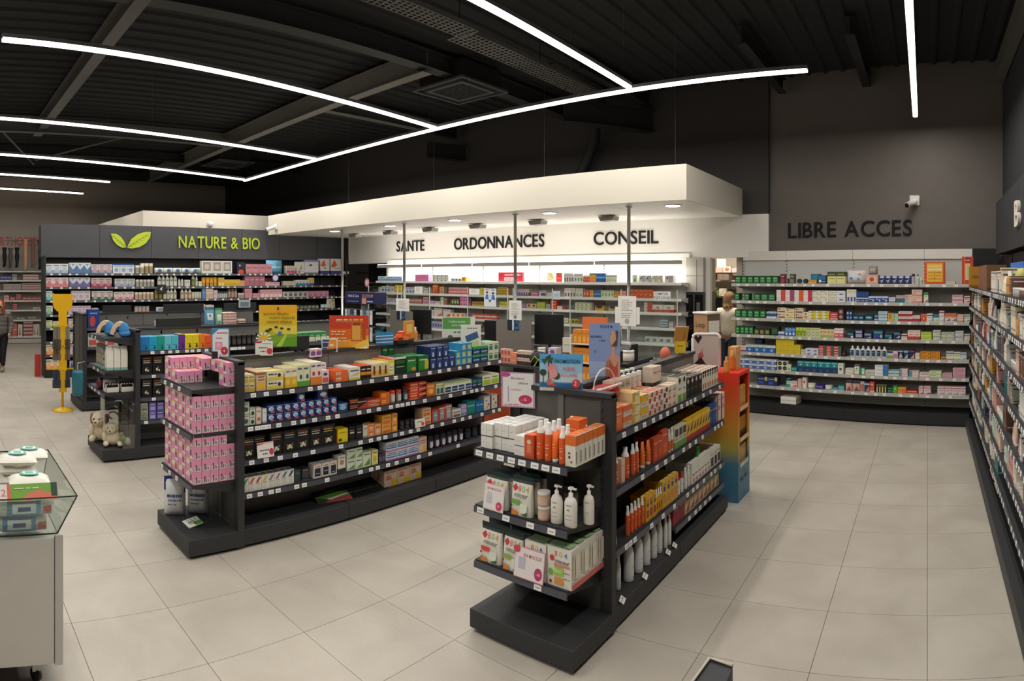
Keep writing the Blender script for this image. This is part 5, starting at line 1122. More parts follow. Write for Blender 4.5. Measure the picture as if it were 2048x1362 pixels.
# ------------------------------------------------------------ pink boxes at the end of the vitamin gondola
def pink_mesh():
    m = MB(); w_, d, h = .142, .0655, .0895; m.box(-w_/2, -d/2, 0, w_/2, d/2, h, M('e496b6'))
    m.art('r.02,.5,.5,.95,e8e0d8;p.02,.95,.3,.95,.02,.6,e8c832;r.6,.3,.75,.75,5a4a50;r.55,.05,.95,.25,e8e0dc'.split(';'), w_, h, -d/2, d)
    X = w_/2+.0008
    def q(a, b, c, e_, col, k=0): m.face([(X+k*.0003, -d/2+a*d, b*h), (X+k*.0003, -d/2+c*d, b*h), (X+k*.0003, -d/2+c*d, e_*h), (X+k*.0003, -d/2+a*d, e_*h)], M(col))
    q(.2, .06, .95, .42, 'e6e0dc'); q(.3, .1, .42, .62, '2c2428', 1); q(.5, .12, .62, .4, '6a6064', 1); q(.7, .12, .85, .36, '8a8084', 1); q(.02, 0, .06, 1, 'eeb8cc', 1)
    Z = h+.0005; m.face([(-w_*.46, -d*.4, Z), (w_*.46, -d*.4, Z), (w_*.46, d*.4, Z), (-w_*.46, d*.4, Z)], M('eda2be')); m.face([(-w_*.46, -d*.4, Z+.0004), (-w_*.3, -d*.4, Z+.0004), (-w_*.3, d*.4, Z+.0004), (-w_*.46, d*.4, Z+.0004)], M('e8c832'))
    return m.mesh('baby_box')
PME = pink_mesh()
def pinks(z, rows, sh, skip):
    n = 0; colw = .148; dy = .0685
    for j in range(rows):
        for c_ in range(4):
            for k in range(5):
                if skip(j, c_, k): continue
                vis = c_ == 3 or k == 0 or j == rows-1 or skip(j+1, c_, k)
                if not vis: continue
                x = -4.79+colw*(c_+.5); y = 1.79+dy*(k+.5)
                lab = 'pink and yellow infant box, %s layer, %s across, %s deep, %s end shelf' % (ORD[j], ORD[c_], ORD[k], sh)
                place(PME, 'infant_box', x, y, z+j*.09+.0002*j, rnd.uniform(-.015, .015), lab, 'box', 'pink infant boxes on the %s end shelf' % sh)
def sk1(j, c_, k):
    if j == 0: return not (c_ < 2 or k == 4)
    return not (c_ == 0 or k == 4 or (c_ == 1 and k == 3))
pinks(1.206, 2, 'upper', sk1)
pinks(.883, 3, 'middle', lambda j, c_, k: j > 2)
pinks(.513, 4, 'lower', lambda j, c_, k: j > 3 or (j == 3 and c_ == 3 and k == 4))
# nappy bags and card on its plinth
for k, (x, y, rz_, lab) in enumerate(((-4.60, 1.80, 1.12, 'white and royal blue nappy pack, front one, on the vitamin gondola plinth'), (-4.56, 1.975, 1.0, 'white and royal blue nappy pack, second one, on the vitamin gondola plinth'))):
    me_ = prod_mesh('bg', 'd8dade;p0,.66,1,.6,1,1,0,1,1c2c6c;l.15,.5,.85,.07,3c4a80;l.2,.4,.8,.04,667;l.2,.3,.6,.03,667;o.75,.8,.1,.05,d8c858', .17, .31-.01*k, .12)
    place(me_, 'nappy_pack', x, y, .1405, rz_, lab, 'nappy pack', 'nappy packs on the end plinth')
panel('price_card', 'white and green price card lying on the end plinth before nappy packs', 'card', Vector((-4.42, 1.82, .145)), 0, .14, .12, 'e4e6dc;r.55,.5,1,1,5c9a44;t.15,.2,.4,222,1;t.35,.2,.4,222,87;l.1,.75,.5,.06,666', tilt=math.radians(-78))

# ------------------------------------------------------------ toy-ended gondola
stock(f3, 1.2, 'top shelf of the toy-ended gondola', 'phyto', '''
281 299 1 27 | bx;1b7fc0;l.2,.35,.8,.04,0c3c60;p.55,.1,.8,.1,.68,.4,103040;u0,0,1,1,2a92d0 | azure box | deep=2
299 316 1 27 | bx;1fa0c4;l.2,.35,.8,.04,0c3c60;p.55,.1,.8,.1,.68,.4,103040;u0,0,1,1,34b0d0 | cyan box | deep=2
316 330 1 27 | bx;159a84;l.2,.35,.8,.04,0c3c40;p.55,.1,.8,.1,.68,.4,103030;u0,0,1,1,28a890 | jade box | deep=2
330 344 1 27 | bx;69c0d8;l.2,.35,.8,.04,2c5c70;p.55,.1,.8,.1,.68,.4,203840;u0,0,1,1,84ccd8 | pale sky box | deep=2
344 358 1 27 | bx;50b8c4;l.2,.35,.8,.04,2c5c70;p.55,.1,.8,.1,.68,.4,203840;u0,0,1,1,70c8d0 | aqua box | deep=2
358 371 1 29 | bx;6a2a8c;l.2,.35,.8,.04,3a1450;p.55,.1,.8,.1,.68,.4,201030;u0,0,1,1,c8c020 | purple box | deep=2
371 399 2 27 | bx;e0cc1c;l.2,.35,.8,.04,80700c;p.5,.1,.85,.1,.7,.5,2c2808;u0,0,1,1,e8d83c | lemon box | deep=2
399 411 1 27 | bx;e8801c;l.2,.35,.8,.04,80400c;p.55,.1,.8,.1,.68,.4,382008;u0,0,1,1,f0943c | orange box | deep=2
411 425 1 25 | bx;dc5430;l.2,.35,.8,.04,803010;u0,0,1,1,e86c48 | coral box | deep=2
455 515 6 22 | jr;171615;222020;r.15,.2,.85,.6,4a4440 | black cosmetic jar | deep=2
594 655 5 18 | bx;3f8a4c;r.1,.1,.9,.5,d8e0cc;l.2,.6,.8,.08,dfe8d8;u0,0,1,1,64a468 | green and white low box | deep=2
610 660 4 8 | bx;dcd8b0;l.15,.4,.85,.1,6a8;u0,0,1,1,e0dcb8 | flat cream box before the green ones | back=.0
''', .5)
BF3 = 'bx;121110;l.15,.86,.85,.03,c8682c;l.15,.72,.85,.05,c8b8a8;r.15,.62,.8,.66,d8d4c8;o.4,.25,.1,.08,d0c8b0;o.6,.2,.09,.06,c9bd9c;o.5,.35,.06,.05,8a7a58'
stock(f3, .935, 'second shelf of the toy-ended gondola', 'phyto', f'''
284 305 1 36 | {BF3} | black flower box with double lines
306 328 1 36 | {BF3} | black flower box with a broad word
328 350 1 36 | {BF3} | black flower box close to the pink stack
360 480 6 30 | {BF3} | black flower box in deep shade
''', .22)
stock(f3, .68, 'third shelf of the toy-ended gondola', 'phyto', f'''
284 305 1 36 | {BF3} | black flower box with double lines
306 328 1 36 | {BF3} | black flower box with a broad word
328 350 1 36 | {BF3} | black flower box close to the pink stack
''', .22)
stock(f3, .425, 'bottom shelf of the toy-ended gondola', 'phyto', '''
282 297 1 34 | bx;a8a494;b.5,.55,5a5644;r.15,.1,.85,.4,6a8a54;l.2,.7,.8,.06,544 | stone and green box | rows=2
299 313 1 34 | bx;6a5aa8;r.15,.1,.85,.5,a8a4d8;l.2,.7,.8,.08,dde | violet box | rows=2
314 329 1 34 | bx;5a4a90;r.15,.1,.85,.5,8a84c0;l.2,.7,.8,.08,dde | darker violet box | rows=2
''', .22)
# rear gondola
stock(f4, 1.255, 'top shelf of the rear gondola', 'hygiene', '''
176 200 1 36 | bx;1c3c8c;o.4,.35,.25,.3,c04a3c;l.2,.75,.8,.08,9bd | blue and red box behind the neck warmers
411 431 1 34 | po;5a90b0;3c6a84;r.2,.25,.8,.65,d0dce0;o.5,.5,.15,.1,4a6a80 | steel blue pouch | name='hygiene_pouch'
432 446 1 32 | po;6aae8c;4a8c6c;r.2,.2,.8,.6,d8e4d0 | sea green pouch | name='hygiene_pouch'
447 474 2 22 | bx;d8cfc8;b.3,.6,b84c40;l.1,.75,.9,.14,866 | long white and red carton | rows=4 d=.2
476 492 1 8 | bx;d4ccc4;b.3,.6,b84c40 | single long white and red carton
313 335 2 10 | bx;d8dcd8;r.1,.2,.9,.7,4a78a8 | small white and blue box
''', .5)
stock(f4, .965, 'second shelf of the rear gondola', 'hygiene', '''
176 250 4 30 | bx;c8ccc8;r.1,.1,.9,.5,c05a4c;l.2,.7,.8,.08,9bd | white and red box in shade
''', .2)
# things on its top, seen over the nearer gondolas
stock(Frame((-9.59, 0), PI/2), 1.464, 'on top of the rear gondola', 'hygiene', '''
316 352 4 8 | bx;d8dcdc;r.1,.2,.9,.7,6a8aa8;l.1,.8,.9,.12,445 | small white box
383 398 2 9 | bx;dcd8d4;r.1,.1,.5,.8,333 | little black and white box
399 411 1 12 | bx;d4ccd0;l.2,.5,.8,.1,866 | upright pinkish box
412 429 1 10 | bx;c8b8b4;l.1,.4,.9,.14,a77 | blush box
''')
dark = M('1d1e20', .55)
def header(x0, x1, ytop, ybot, X, label):
    fr = Frame((X, 0), PI/2); a, b = fr.s_at(x0), fr.s_at(x1); r = fr.r_at((x0+x1)/2); zt = H-(ytop-YH)*r/F; zb = H-(ybot-YH)*r/F
    t = wthing('blank_header', label, 'header board', (X, (a+b)/2, zb))
    g = MB(); g.box(X-.012, a, zb, X+.012, b, zt, dark); g.build('board', t, bevel=.003)
    for y in (a+.05, b-.07): g = MB(); g.box(X-.02, y, zb-.03, X+.02, y+.02, zb+.01, BLK2()); g.build('clip', t)
header(205, 262, 611, 634, -9.57, 'blank black header board at the near end of the rear gondola')
header(327, 407, 608, 627, -9.57, 'blank black header board under the pale card holder')
header(448, 512, 606, 624, -9.57, 'blank black header board beyond the card holder')
header(312, 402, 636, 661, -6.95, 'blank black header board over the rainbow boxes')
header(476, 520, 645, 668, -6.95, 'blank black header board beside the yellow poster')
header(580, 617, 672, 700, -4.47, 'blank black header board at the foot of the yellow poster')
header(424, 460, 702, 717, -4.47, 'short black header clip beneath the blue offer card')
panel('card_holder', 'pale blue grey card holder standing on the rear gondola', 'card holder', Vector((-9.5, 5.0, 1.5)), PI/2, .22, .13, 'b0b8ba;r.12,.12,.88,.75,6a7c88')
BG3 = M('3c3d40', .5)

# neck warmers, cartons, trays and toys on the end shelves of the toy-ended gondola
def neckwarmer(loc, rz, label):
    t = thing('neck_warmer', label, 'neck warmer', loc, rz)
    g = MB(); n = 10; prof = []
    for i in range(n+1):
        a = PI*(.06+.86*i/n); prof.append((-.115*math.cos(a), .17*math.sin(a)))
    inn = [(x*.6, z*.72) for x, z in prof]
    P = prof+inn[::-1]; g.prism(P[::-1], 1, -.045, .075, M('d9bfa2', .8)); o = g.build('card_sleeve', t)
    g = MB(); g.ball((.045, -.035, .08), (.06, .045, .085), M('3f86c4', .95, noise=.2), 12, 8); g.ball((.055, -.04, .04), (.07, .045, .042), M('3f86c4', .95, noise=.2), 12, 8)
    g.build('fleece', t)
for i, (x, y) in enumerate(((-7.03, 1.90), (-6.79, 2.0))):
    neckwarmer((x, y, 1.352), 1.25, ('beige and blue fleece neck warmer, first on the end shelf', 'beige and blue fleece neck warmer, second, closer to the post')[i])
def carton(x, y, z, rz, label, pat):
    t = thing('soap_carton', label, 'carton', (x, y, z), rz, 'gable top cartons on the end shelf'); g = MB(); w_, d, h = .075, .09, .19
    c = M('e9e4d8' if not pat else '8d8478', .5); g.box(-w_/2, 0, 0, w_/2, d, h, c)
    g.prism([(0, h), (d, h), (d*.55, h+.055), (d*.45, h+.055)], 0, -w_/2, w_/2, c); g.box(-w_/2, d*.45, h+.05, w_/2, d*.55, h+.075, c)
    g.art(['b0,.16,8fc4b0']+(['r.1,.3,.9,.8,b4a894', 'o.5,.6,.2,.1,6a6054'] if pat else ['l.3,.5,.7,.02,ccc']), w_, h, 0, d); g.build('pack', t)
for k in range(3): carton(-6.70, 1.86+.082*k, .991, PI/2, 'plain white gable-topped carton, %s from the shelf end' % ORD[k], False)
for k in range(3): carton(-6.84-.11*k, 1.83+.0*k, .991, PI/2-.3, 'patterned gable-topped carton, %s along the shelf' % ORD[k], True)
for k, (x, y) in enumerate(((-6.70, 1.89), (-6.70, 2.06))):
    t = thing('display_tray', ('white tray of dark trinkets, farther from the post', 'white tray of dark trinkets beside the post')[k], 'tray', (x, y, .741), PI/2)
    g = MB(); tm = M('e2ddd2', .5); g.box(-.075, 0, 0, .075, .14, .006, tm); g.box(-.075, 0, 0, .075, .005, .06, tm); g.box(-.075, .135, 0, .075, .14, .13, tm); g.box(-.075, 0, 0, -.07, .14, .09, tm); g.box(.07, 0, 0, .075, .14, .09, tm); g.build('tray', t)
    for i in range(5):
        g = MB(); xx = -.06+.03*i; g.ball((xx, .06+.02*(i % 2), .07), (.022, .03, .04), M(['1d1c20', '3a2a30', '27272c', '56303a', '202024'][i], .4), 8, 6); g.ball((xx+.006, .035, .09), (.008, .006, .008), M('e8e4dc'), 6, 4); g.build('trinket', t)
g = MB(); g.lathe([(.03, 0), (.05, .02), (.055, .07), (.03, .12), (.012, .13)], M('5a1f30', .4), 12); tag(g.build('plum_toy', None, (-7.0, 1.83, .741)), 'small plum coloured toy on the lower end shelf beside white trays', 'toy')
# clear bag hung below, holding toy parts
t = wthing('clear_bag', 'clear bag of brown and silver toys hung beneath the lower end shelf', 'bag', (-6.95, 1.85, .42))
g = MB(); CB = M('f2f2f0', clear=.88); g.box(-6.62, 1.78, .42, -6.615, 2.08, .69, CB); g.box(-6.8, 1.775, .42, -6.62, 1.78, .69, CB); g.build('film', t)
for i, (x, z, c) in enumerate(((-7.08, .6, '4a3a30'), (-6.98, .62, 'b8b8b8'), (-6.88, .6, '3a342e'), (-6.80, .57, '9a9a98'), (-7.04, .5, '6a5040'), (-6.92, .48, '54403a'))):
    g = MB(); pts = [(-6.68+.02*math.sin(a), x+8.93+.05*math.cos(a*PI/5), z+.04*math.sin(a*PI/5)) for a in range(8)]; g.tube(pts, .009, M(c, .35, .4 if i in (1, 3) else 0), 6); g.build('trinket', t)
def plush(loc, rz, s, body, ear, label):
    t = thing('plush_toy', label, 'soft toy', loc, rz); fm_ = M(body, .95, noise=.12)
    g = MB(); g.ball((0, 0, .075*s), (.085*s, .075*s, .08*s), fm_, 14, 10); g.build('body', t)
    g = MB(); g.ball((-.02*s, -.05*s, .185*s), (.062*s, .058*s, .058*s), fm_, 14, 10); g.ball((-.03*s, -.105*s, .17*s), (.028*s, .03*s, .022*s), fm_, 10, 7); g.build('head', t)
    for sg in (-1, 1):
        g = MB(); g.ball((-.02*s+sg*.062*s, -.035*s, .185*s), (.018*s, .02*s, .045*s), M(ear, .95), 10, 7); g.build('ear', t)
        g = MB(); g.ball((-.03*s+sg*.022*s, -.102*s, .195*s), .007*s, M('141210', .2), 8, 6); g.build('eye', t)
        g = MB(); g.ball((sg*.07*s, -.07*s, .03*s), (.03*s, .06*s, .028*s), fm_, 10, 7); g.build('paw', t)
        g = MB(); g.ball((sg*.085*s, -.03*s, .09*s), (.025*s, .03*s, .05*s), fm_, 10, 7); g.build('arm', t)
    g = MB(); g.ball((-.032*s, -.136*s, .175*s), (.01*s, .006*s, .007*s), M('4a2c22', .5), 8, 6); g.build('nose', t)
plush((-7.02, 1.86, .14), 1.1, 1.4, 'dccdb0', '9c5f48', 'cream plush dog with brown ears sitting on the end plinth')
plush((-6.80, 1.92, .14), 1.3, 1.1, 'e2d6ba', 'd9cbae', 'cream plush bear with cream ears on the end plinth')
t = wthing('clear_bag', 'clear bag with white and green rattle leaning on the end plinth', 'bag', (-6.8, 1.95, .14))
g = MB(); g.box(-6.61, 1.98, .142, -6.605, 2.12, .40, CB); g.box(-6.75, 1.975, .142, -6.61, 1.98, .40, CB); g.build('film', t)
g = MB(); g.ball((-6.67, 2.05, .2), (.045, .04, .045), M('dfe3d4'), 12, 8); g.ball((-6.66, 2.0, .24), (.03, .03, .03), M('8cb870'), 10, 7); g.build('rattle', t)

# ------------------------------------------------------------ nature wall
NW = lambda i: '%s shelf of the NATURE wall' % LS[i]
def TIN(a, b, c='e4e6e8'): return f'bx;{c};b.0,.35,{a};o.5,.35,.3,.25,{b};l.15,.78,.85,.09,334;r.12,.6,.88,.7,{b}'
stock(NA, NZ[0]+.03, NW(0), 'formula', f'''
91 137 3 19 | {TIN('9fb4cc', 'b8c4d4')} | white and pale blue milk tin
139 182 3 21 | bx;d8dce4;p0,0,1,0,1,.7,.5,.35,0,.8,5a7ca8;p.3,.9,.7,.9,.5,.6,8aa8cc;l.2,.85,.8,.05,446 | milk tin with blue chevron
183 225 3 18 | {TIN('8c98b0', 'c8a0a8', 'dccfce')} | pinkish milk tin with grey blue foot
226 269 3 19 | bx;e2e2e4;b.85,1,1c5caa;s0,0,1,1,1c5caa;o.5,.35,.3,.22,8ca8c8;l.15,.7,.85,.06,456 | milk carton with royal blue top
271 290 2 16 | ro;cfc9b8;e4dfd0;a39c88 | small beige capped bottle
284 310 3 20 | ro;c9bd9c;e4dfd0;a8946c | taller honey beige capped bottle | back=.08
311 400 5 11 | bg;e6e4dc;o.5,.5,.28,.35,4c88c0;o.5,.5,.14,.18,2c5c94;l.1,.2,.9,.08,aab | white baby wipes pack with blue lid | name='wipes_pack'
390 403 1 11 | bg;e2e4dc;r.2,.2,.8,.8,7cb49c | white wipes pack with green lid | name='wipes_pack'
404 465 3 25 | bx;e6e2d8;r.12,.22,.88,.9,8a857c;r.18,.28,.82,.8,b4aca0;o.5,.55,.2,.2,d0c8bc;b0,.16,cfe0d4;u0,0,1,1,f0ece2 | white gift box with a window
474 491 1 23 | bx;151b30;o.5,.15,.35,.2,d84a2c;o.35,.7,.1,.08,c8d0d8 | navy box with an orange disc
492 545 4 19 | bx;c98a94;l.15,.55,.85,.12,944;b0,.2,b87884;u0,0,1,1,d8a0a8 | rose carton
536 569 1 27 | bg;6ab4d8;p.1,.6,.5,.95,.9,.7,.5,.6,e0f0f4;p.1,.3,.5,.6,.9,.35,.5,.2,2c78ac;l.2,.45,.8,.08,eff | sky blue and white swim nappy pack | name='nappy_pack'
573 590 2 16 | bx;e0dcc8;r.1,.1,.9,.4,d8488c;l.2,.6,.8,.08,a77 | cream and hot pink box
577 602 4 8 | jr;d83a80;e4c8d0 | hot pink pot in front of cream boxes | back=-.005
594 609 1 24 | bx;e8e6dc;p.4,.3,.6,.8,.7,.4,8a9a70;l.2,.2,.8,.05,a99 | white leaf print box
''')
stock(NA, NZ[0]+.03, NW(0), 'display', '''
609 638 1 28 | bx;e8e8ec;b.85,1,8c88c0;o.45,.62,.1,.06,26262c;b0,.1,8a8a94;s0,0,1,1,3a4080 | white counter display with lilac top
641 660 1 30 | bx;e6e4e4;b0,.2,3c4088;p0,.55,.4,.95,.6,.55,.3,.45,e0642c;r.3,.25,.95,.5,f0f0f0;o.5,.38,.12,.06,6a90c0 | white display with an orange burst
662 683 1 30 | bx;e6e4e4;b0,.2,3c4088;p0,.5,.35,.95,.6,.6,.3,.4,e0642c;l.4,.33,.9,.05,99a | white display with an orange burst and smaller print
686 699 1 5 | bx;e8e4d8 | flat white box at the far end
''')
stock(NA, NZ[1]+.03, NW(1), 'formula', f'''
91 137 3 19 | {TIN('d88a8c', 'c87a80', 'e4d8d8')} | white and rose milk tin
139 181 3 19 | bx;cfcdd4;p0,0,1,0,1,.6,.5,.3,0,.7,6c6a94;p.3,.9,.7,.9,.5,.6,9ca0b8;l.2,.85,.8,.05,446 | milk tin with violet chevron
183 224 3 18 | {TIN('b04a64', 'b8888c', 'cbbcb8')} | milk tin with crimson foot
230 270 3 16 | {TIN('9c9cb8', 'a8b0b8', 'd0d0cc')} | grey white milk tin
272 310 5 14 | ro;cfccc0;dcdad0;a8a294 | small pale capped bottle
316 356 5 22 | sp;b8bcae;dcdcd2;d4d4c8;r.3,.5,.7,.56,2a2a2c | tall pale shampoo bottle
357 368 2 15 | sp;b4b8b0;dcdcd2;c8ccc4 | shorter pale bottle
370 381 1 13 | bx;d4d0c4;l.2,.6,.8,.1,666 | beige box between bottles
384 392 1 21 | sp;6c7038;cfcfbc;8a8c50 | olive shampoo bottle
392 397 1 20 | sp;d8d8cc;e4e4dc;d0d0c8;r.3,.55,.7,.62,222 | tall white bottle near the tubes
398 404 1 10 | bx;dcdacc;l.2,.6,.8,.1,555 | small cream box near the tubes
405 436 4 18 | tb;d8a028;d8d4c0;r.2,.1,.8,.2,4a3a1c | yellow sun tube
437 449 2 17 | bx;d8ac48;r.15,.1,.85,.4,ecd488;l.2,.7,.8,.05,764 | upright yellow carton
449 481 5 13 | bx;d8b438;r.1,.1,.9,.4,c89c28;u0,0,1,1,e0c458 | golden carton
481 490 2 11 | bx;dca070;l.2,.5,.8,.1,854 | peach carton
490 530 4 19 | bx;a86878;l.15,.6,.85,.1,d8b0b8;u0,0,1,1,b87888 | mauve carton
531 560 4 7 | bx;e0b4bc;l.2,.5,.8,.2,a66;u0,0,1,1,e8c8cc | low blush carton
532 560 3 15 | bx;7a3440;l.2,.5,.8,.1,c88 | dark red carton behind the blush ones | back=.12
567 592 4 9 | bx;e0d8bc;l.2,.5,.8,.1,a85 | small cream carton
592 618 4 11 | bx;e4e4dc;b0,.35,3c88c4;p.3,.3,.7,.3,.5,.8,3c5c80 | white carton with azure foot
618 629 2 15 | bx;e0d48c;b0,.3,3c5cb0;r.3,.4,.7,.9,d8a838 | upright yellow and blue carton
''', .235)
stock(NA, NZ[2]+.03, NW(2), 'formula', f'''
91 105 1 19 | {TIN('5cb0a8', '8cc0bc', 'cfe0de')} | teal milk tin at the corner
143 181 3 19 | bx;d0c4cc;l.15,.8,.85,.07,546;o.5,.4,.25,.2,b898ac | lilac milk tin
184 226 3 18 | {TIN('2c7a58', 'b09898', 'd0ccc4')} | white milk tin with green foot
228 268 3 16 | {TIN('d07a88', 'd8b0b0', 'd8d4cc')} | white milk tin with pink foot
270 309 5 15 | ro;cdc8ba;dcdad0;c0a088 | small capped bottle with rose foot
310 326 2 21 | sp;70742c;a8a878;7c8038 | olive green oil bottle
327 355 4 21 | sp;c0bca8;dcdcd2;cccab8;r.3,.5,.7,.56,2a2a2c | tall greige bottle
362 385 3 20 | sp;b8a894;d4cfc0;c8b8a0;r.3,.5,.7,.56,3a2a2c | tall tan bottle
385 404 4 14 | tb;c8cbb0;dcdcd0 | pale green tube
405 411 1 20 | bx;5c88c0;l.2,.6,.8,.05,cde | upright blue carton
412 427 3 20 | bx;d8c8b0;r.2,.1,.8,.5,c09c80;l.2,.7,.8,.05,855 | upright sand carton
428 436 1 17 | bx;cdb8c8;l.2,.6,.8,.05,757 | lilac carton
437 456 5 14 | ro;8c9890;3c4844;b8c0b8 | small grey green bottle
457 476 3 19 | ro;7c6458;5a4038;a89080 | brown bottle
477 489 4 10 | ro;cfc8b8;dcd8cc;b0a898 | tiny pale bottle
490 505 2 19 | bx;c88c94;l.2,.6,.8,.08,844;u0,0,1,1,d8a4a8 | tall rose carton
506 520 2 9 | bx;cf98a0;l.2,.5,.8,.15,844 | low rose carton
521 565 5 16 | bx;d8a0a8;r.1,.1,.9,.45,e4d0c8;l.2,.7,.8,.08,955 | rose and cream carton
567 616 5 11 | bx;cfd0c8;r.2,.2,.8,.7,5c6c70;l.1,.8,.9,.08,655 | white carton with slate picture
616 658 4 11 | bx;d888a0;r.2,.1,.8,.55,8c7898;l.1,.8,.9,.08,945 | pink carton with violet picture
''', .235)
stock(NA, NZ[3]+.03, NW(3), 'formula', f'''
91 106 1 18 | {TIN('6a9c74', '94b8a0', 'd4dccc')} | pale green milk tin at the corner
137 182 3 17 | bx;c8b8c8;l.15,.8,.85,.08,546;o.5,.4,.25,.25,b494b4 | violet grey milk tin
184 197 1 12 | bx;c4c0bc;l.2,.6,.8,.1,666 | grey carton
198 206 1 6 | bx;1f7f80 | small teal box
270 300 4 14 | ro;c8c4b8;8c98a4;c09c8c | capped bottle with grey blue lid
594 640 6 7 | jr;8c8c78;5c6450 | small olive pot
''', .23)
stock(NA, NZ[4]+.03, NW(4), 'formula', f'''
91 105 1 15 | {TIN('8cb05c', 'a8c088', 'e0dcc0')} | lime and cream milk tin at the corner
106 118 1 13 | {TIN('8cb05c', 'a8c088', 'e0dcc0')} | lime and cream milk tin beside the stand
137 166 2 18 | bx;c4c4c8;s0,0,.2,1,5a5a9c;l.15,.8,.85,.07,546;o.5,.35,.25,.22,a0a0b8 | grey milk tin with violet edge
''', .22)
stock(NA, NZ[5]+.03, NW(5), 'formula', f'''
140 166 2 18 | bx;bcbcc0;r.9,0,1,1,4c4c98;l.15,.8,.85,.07,546;o.5,.35,.25,.22,a0b090 | grey milk tin with violet rim
''', .22)
stock(NA, NZ[6]+.03, NW(6), 'formula', f'''
91 108 1 21 | {TIN('e09050', 'e8a870', 'e4dcc8')} | orange and white milk tin at the corner
140 166 2 18 | bx;c8bcc4;r.9,0,1,1,6c4c98;l.15,.8,.85,.07,546;o.5,.35,.25,.22,b898b0 | pink grey milk tin
''', .22)
stock(NA, .162, 'plinth of the NATURE wall', 'formula', f'''
91 118 2 21 | {TIN('e0983c', 'e8b070', 'e4dcc8')} | amber and white milk tin
140 166 2 16 | bx;ccc8d0;p0,0,1,0,.2,.9,4c4c98;l.15,.8,.85,.07,546 | white milk tin with violet wedge
''', .22)

# ------------------------------------------------------------ dispensary shelving
BW = lambda i: '%s shelf of the dispensary wall' % LS[i]
stock(BU, BZ[0]+.03, BW(0), 'pharmacy', '''
755 803 3 9 | bx;d8e4ee;b0,.5,7cacd4;l.1,.65,.9,.15,68a | long white and sky blue box
829 856 3 13 | bx;e884b8;r.2,.2,.8,.8,d85c9c;o.5,.5,.2,.2,e8b0cc | magenta pink box | rows=2
864 896 4 13 | bx;e8e8dc;o.3,.3,.15,.2,5c7c4c;l.1,.7,.9,.1,676 | white box with small green dot | rows=2
900 921 3 6 | bx;e8e6dc;r.5,.2,.9,.8,444 | flat white box
922 931 1 9 | bx;e8a83c;o.5,.5,.2,.2,b8741c | amber box
1147 1165 3 17 | bx;e6e8dc;o.5,.3,.3,.2,6cac84;l.1,.8,.9,.06,566 | upright white box with mint oval
1127 1146 4 18 | bx;e6e4dc;r.3,.05,.7,.5,34407c;l.1,.7,.9,.05,a66 | upright white box with navy foot
1166 1178 3 14 | bx;e8dcd0;b0,.75,dc5040;o.5,.4,.2,.15,e8c8bc | red fronted box
1178 1191 4 18 | bx;e8b42c;b.85,1,3c4c5c;b0,.5,e8943c;o.5,.3,.2,.12,f0d060 | yellow and orange box
1192 1210 4 18 | bx;2c74c4;b.45,.6,9cc8e8;r.2,.1,.8,.35,1c5ca4;b.9,1,2c4454 | bright blue box
1211 1233 4 15 | bx;e4e8d4;p.2,.1,.8,.6,.8,.1,a8c43c;l.1,.75,.9,.08,676 | white box with lime flash
1264 1274 1 15 | bx;e0e4d4;p.2,.1,.5,.7,.8,.1,5ca83c | white box with green leaf
1277 1302 2 14 | bx;e2e2dc;r.5,.05,1,.95,b4b4b4;p.1,.5,.5,.9,.5,.5,5a6c98;l.1,.3,.45,.1,a66 | white and grey bandage box
1303 1325 2 14 | bx;e4e4d8;r.5,.05,1,.95,c4c4b8;p.1,.5,.5,.9,.5,.5,c8b83c | white and straw bandage box
1329 1346 1 14 | bx;e2dcd8;r.45,.05,1,.95,b0b0b0;p.1,.5,.4,.9,.4,.5,b84a44 | last white and grey box
''')
panel('leaflet_box', 'red promotional header box leaning on the top dispensary shelf', 'display', Vector((BU.s_at(1015), 9.1, BZ[0]+.03)), 0, BU.s_at(1040)-BU.s_at(992), .17, 'c22436;r.25,.6,.95,.85,e88090;l.3,.68,.9,.08,fde;r.25,.1,.7,.5,e8d0d8;l.3,.25,.6,.06,846', .05)
panel('leaflet_stand', 'yellow and white leaflet stand near the red triangle', 'leaflet stand', Vector((BU.s_at(1096), 9.1, BZ[0]+.03)), .1, .14, .17, 'eae6c8;p.3,.9,.6,.9,.95,.4,.8,.3,d8cc6c;l.1,.2,.6,.05,998')
panel('leaflet_stand', 'bright red triangular leaflet stand', 'leaflet stand', Vector((BU.s_at(1113), 9.1, BZ[0]+.03)), -.1, .13, .16, 'd02c2c;p.0,1,.1,1,1,.5,.8,.5,9c1c20;l.3,.4,.8,.05,f0b0a8')
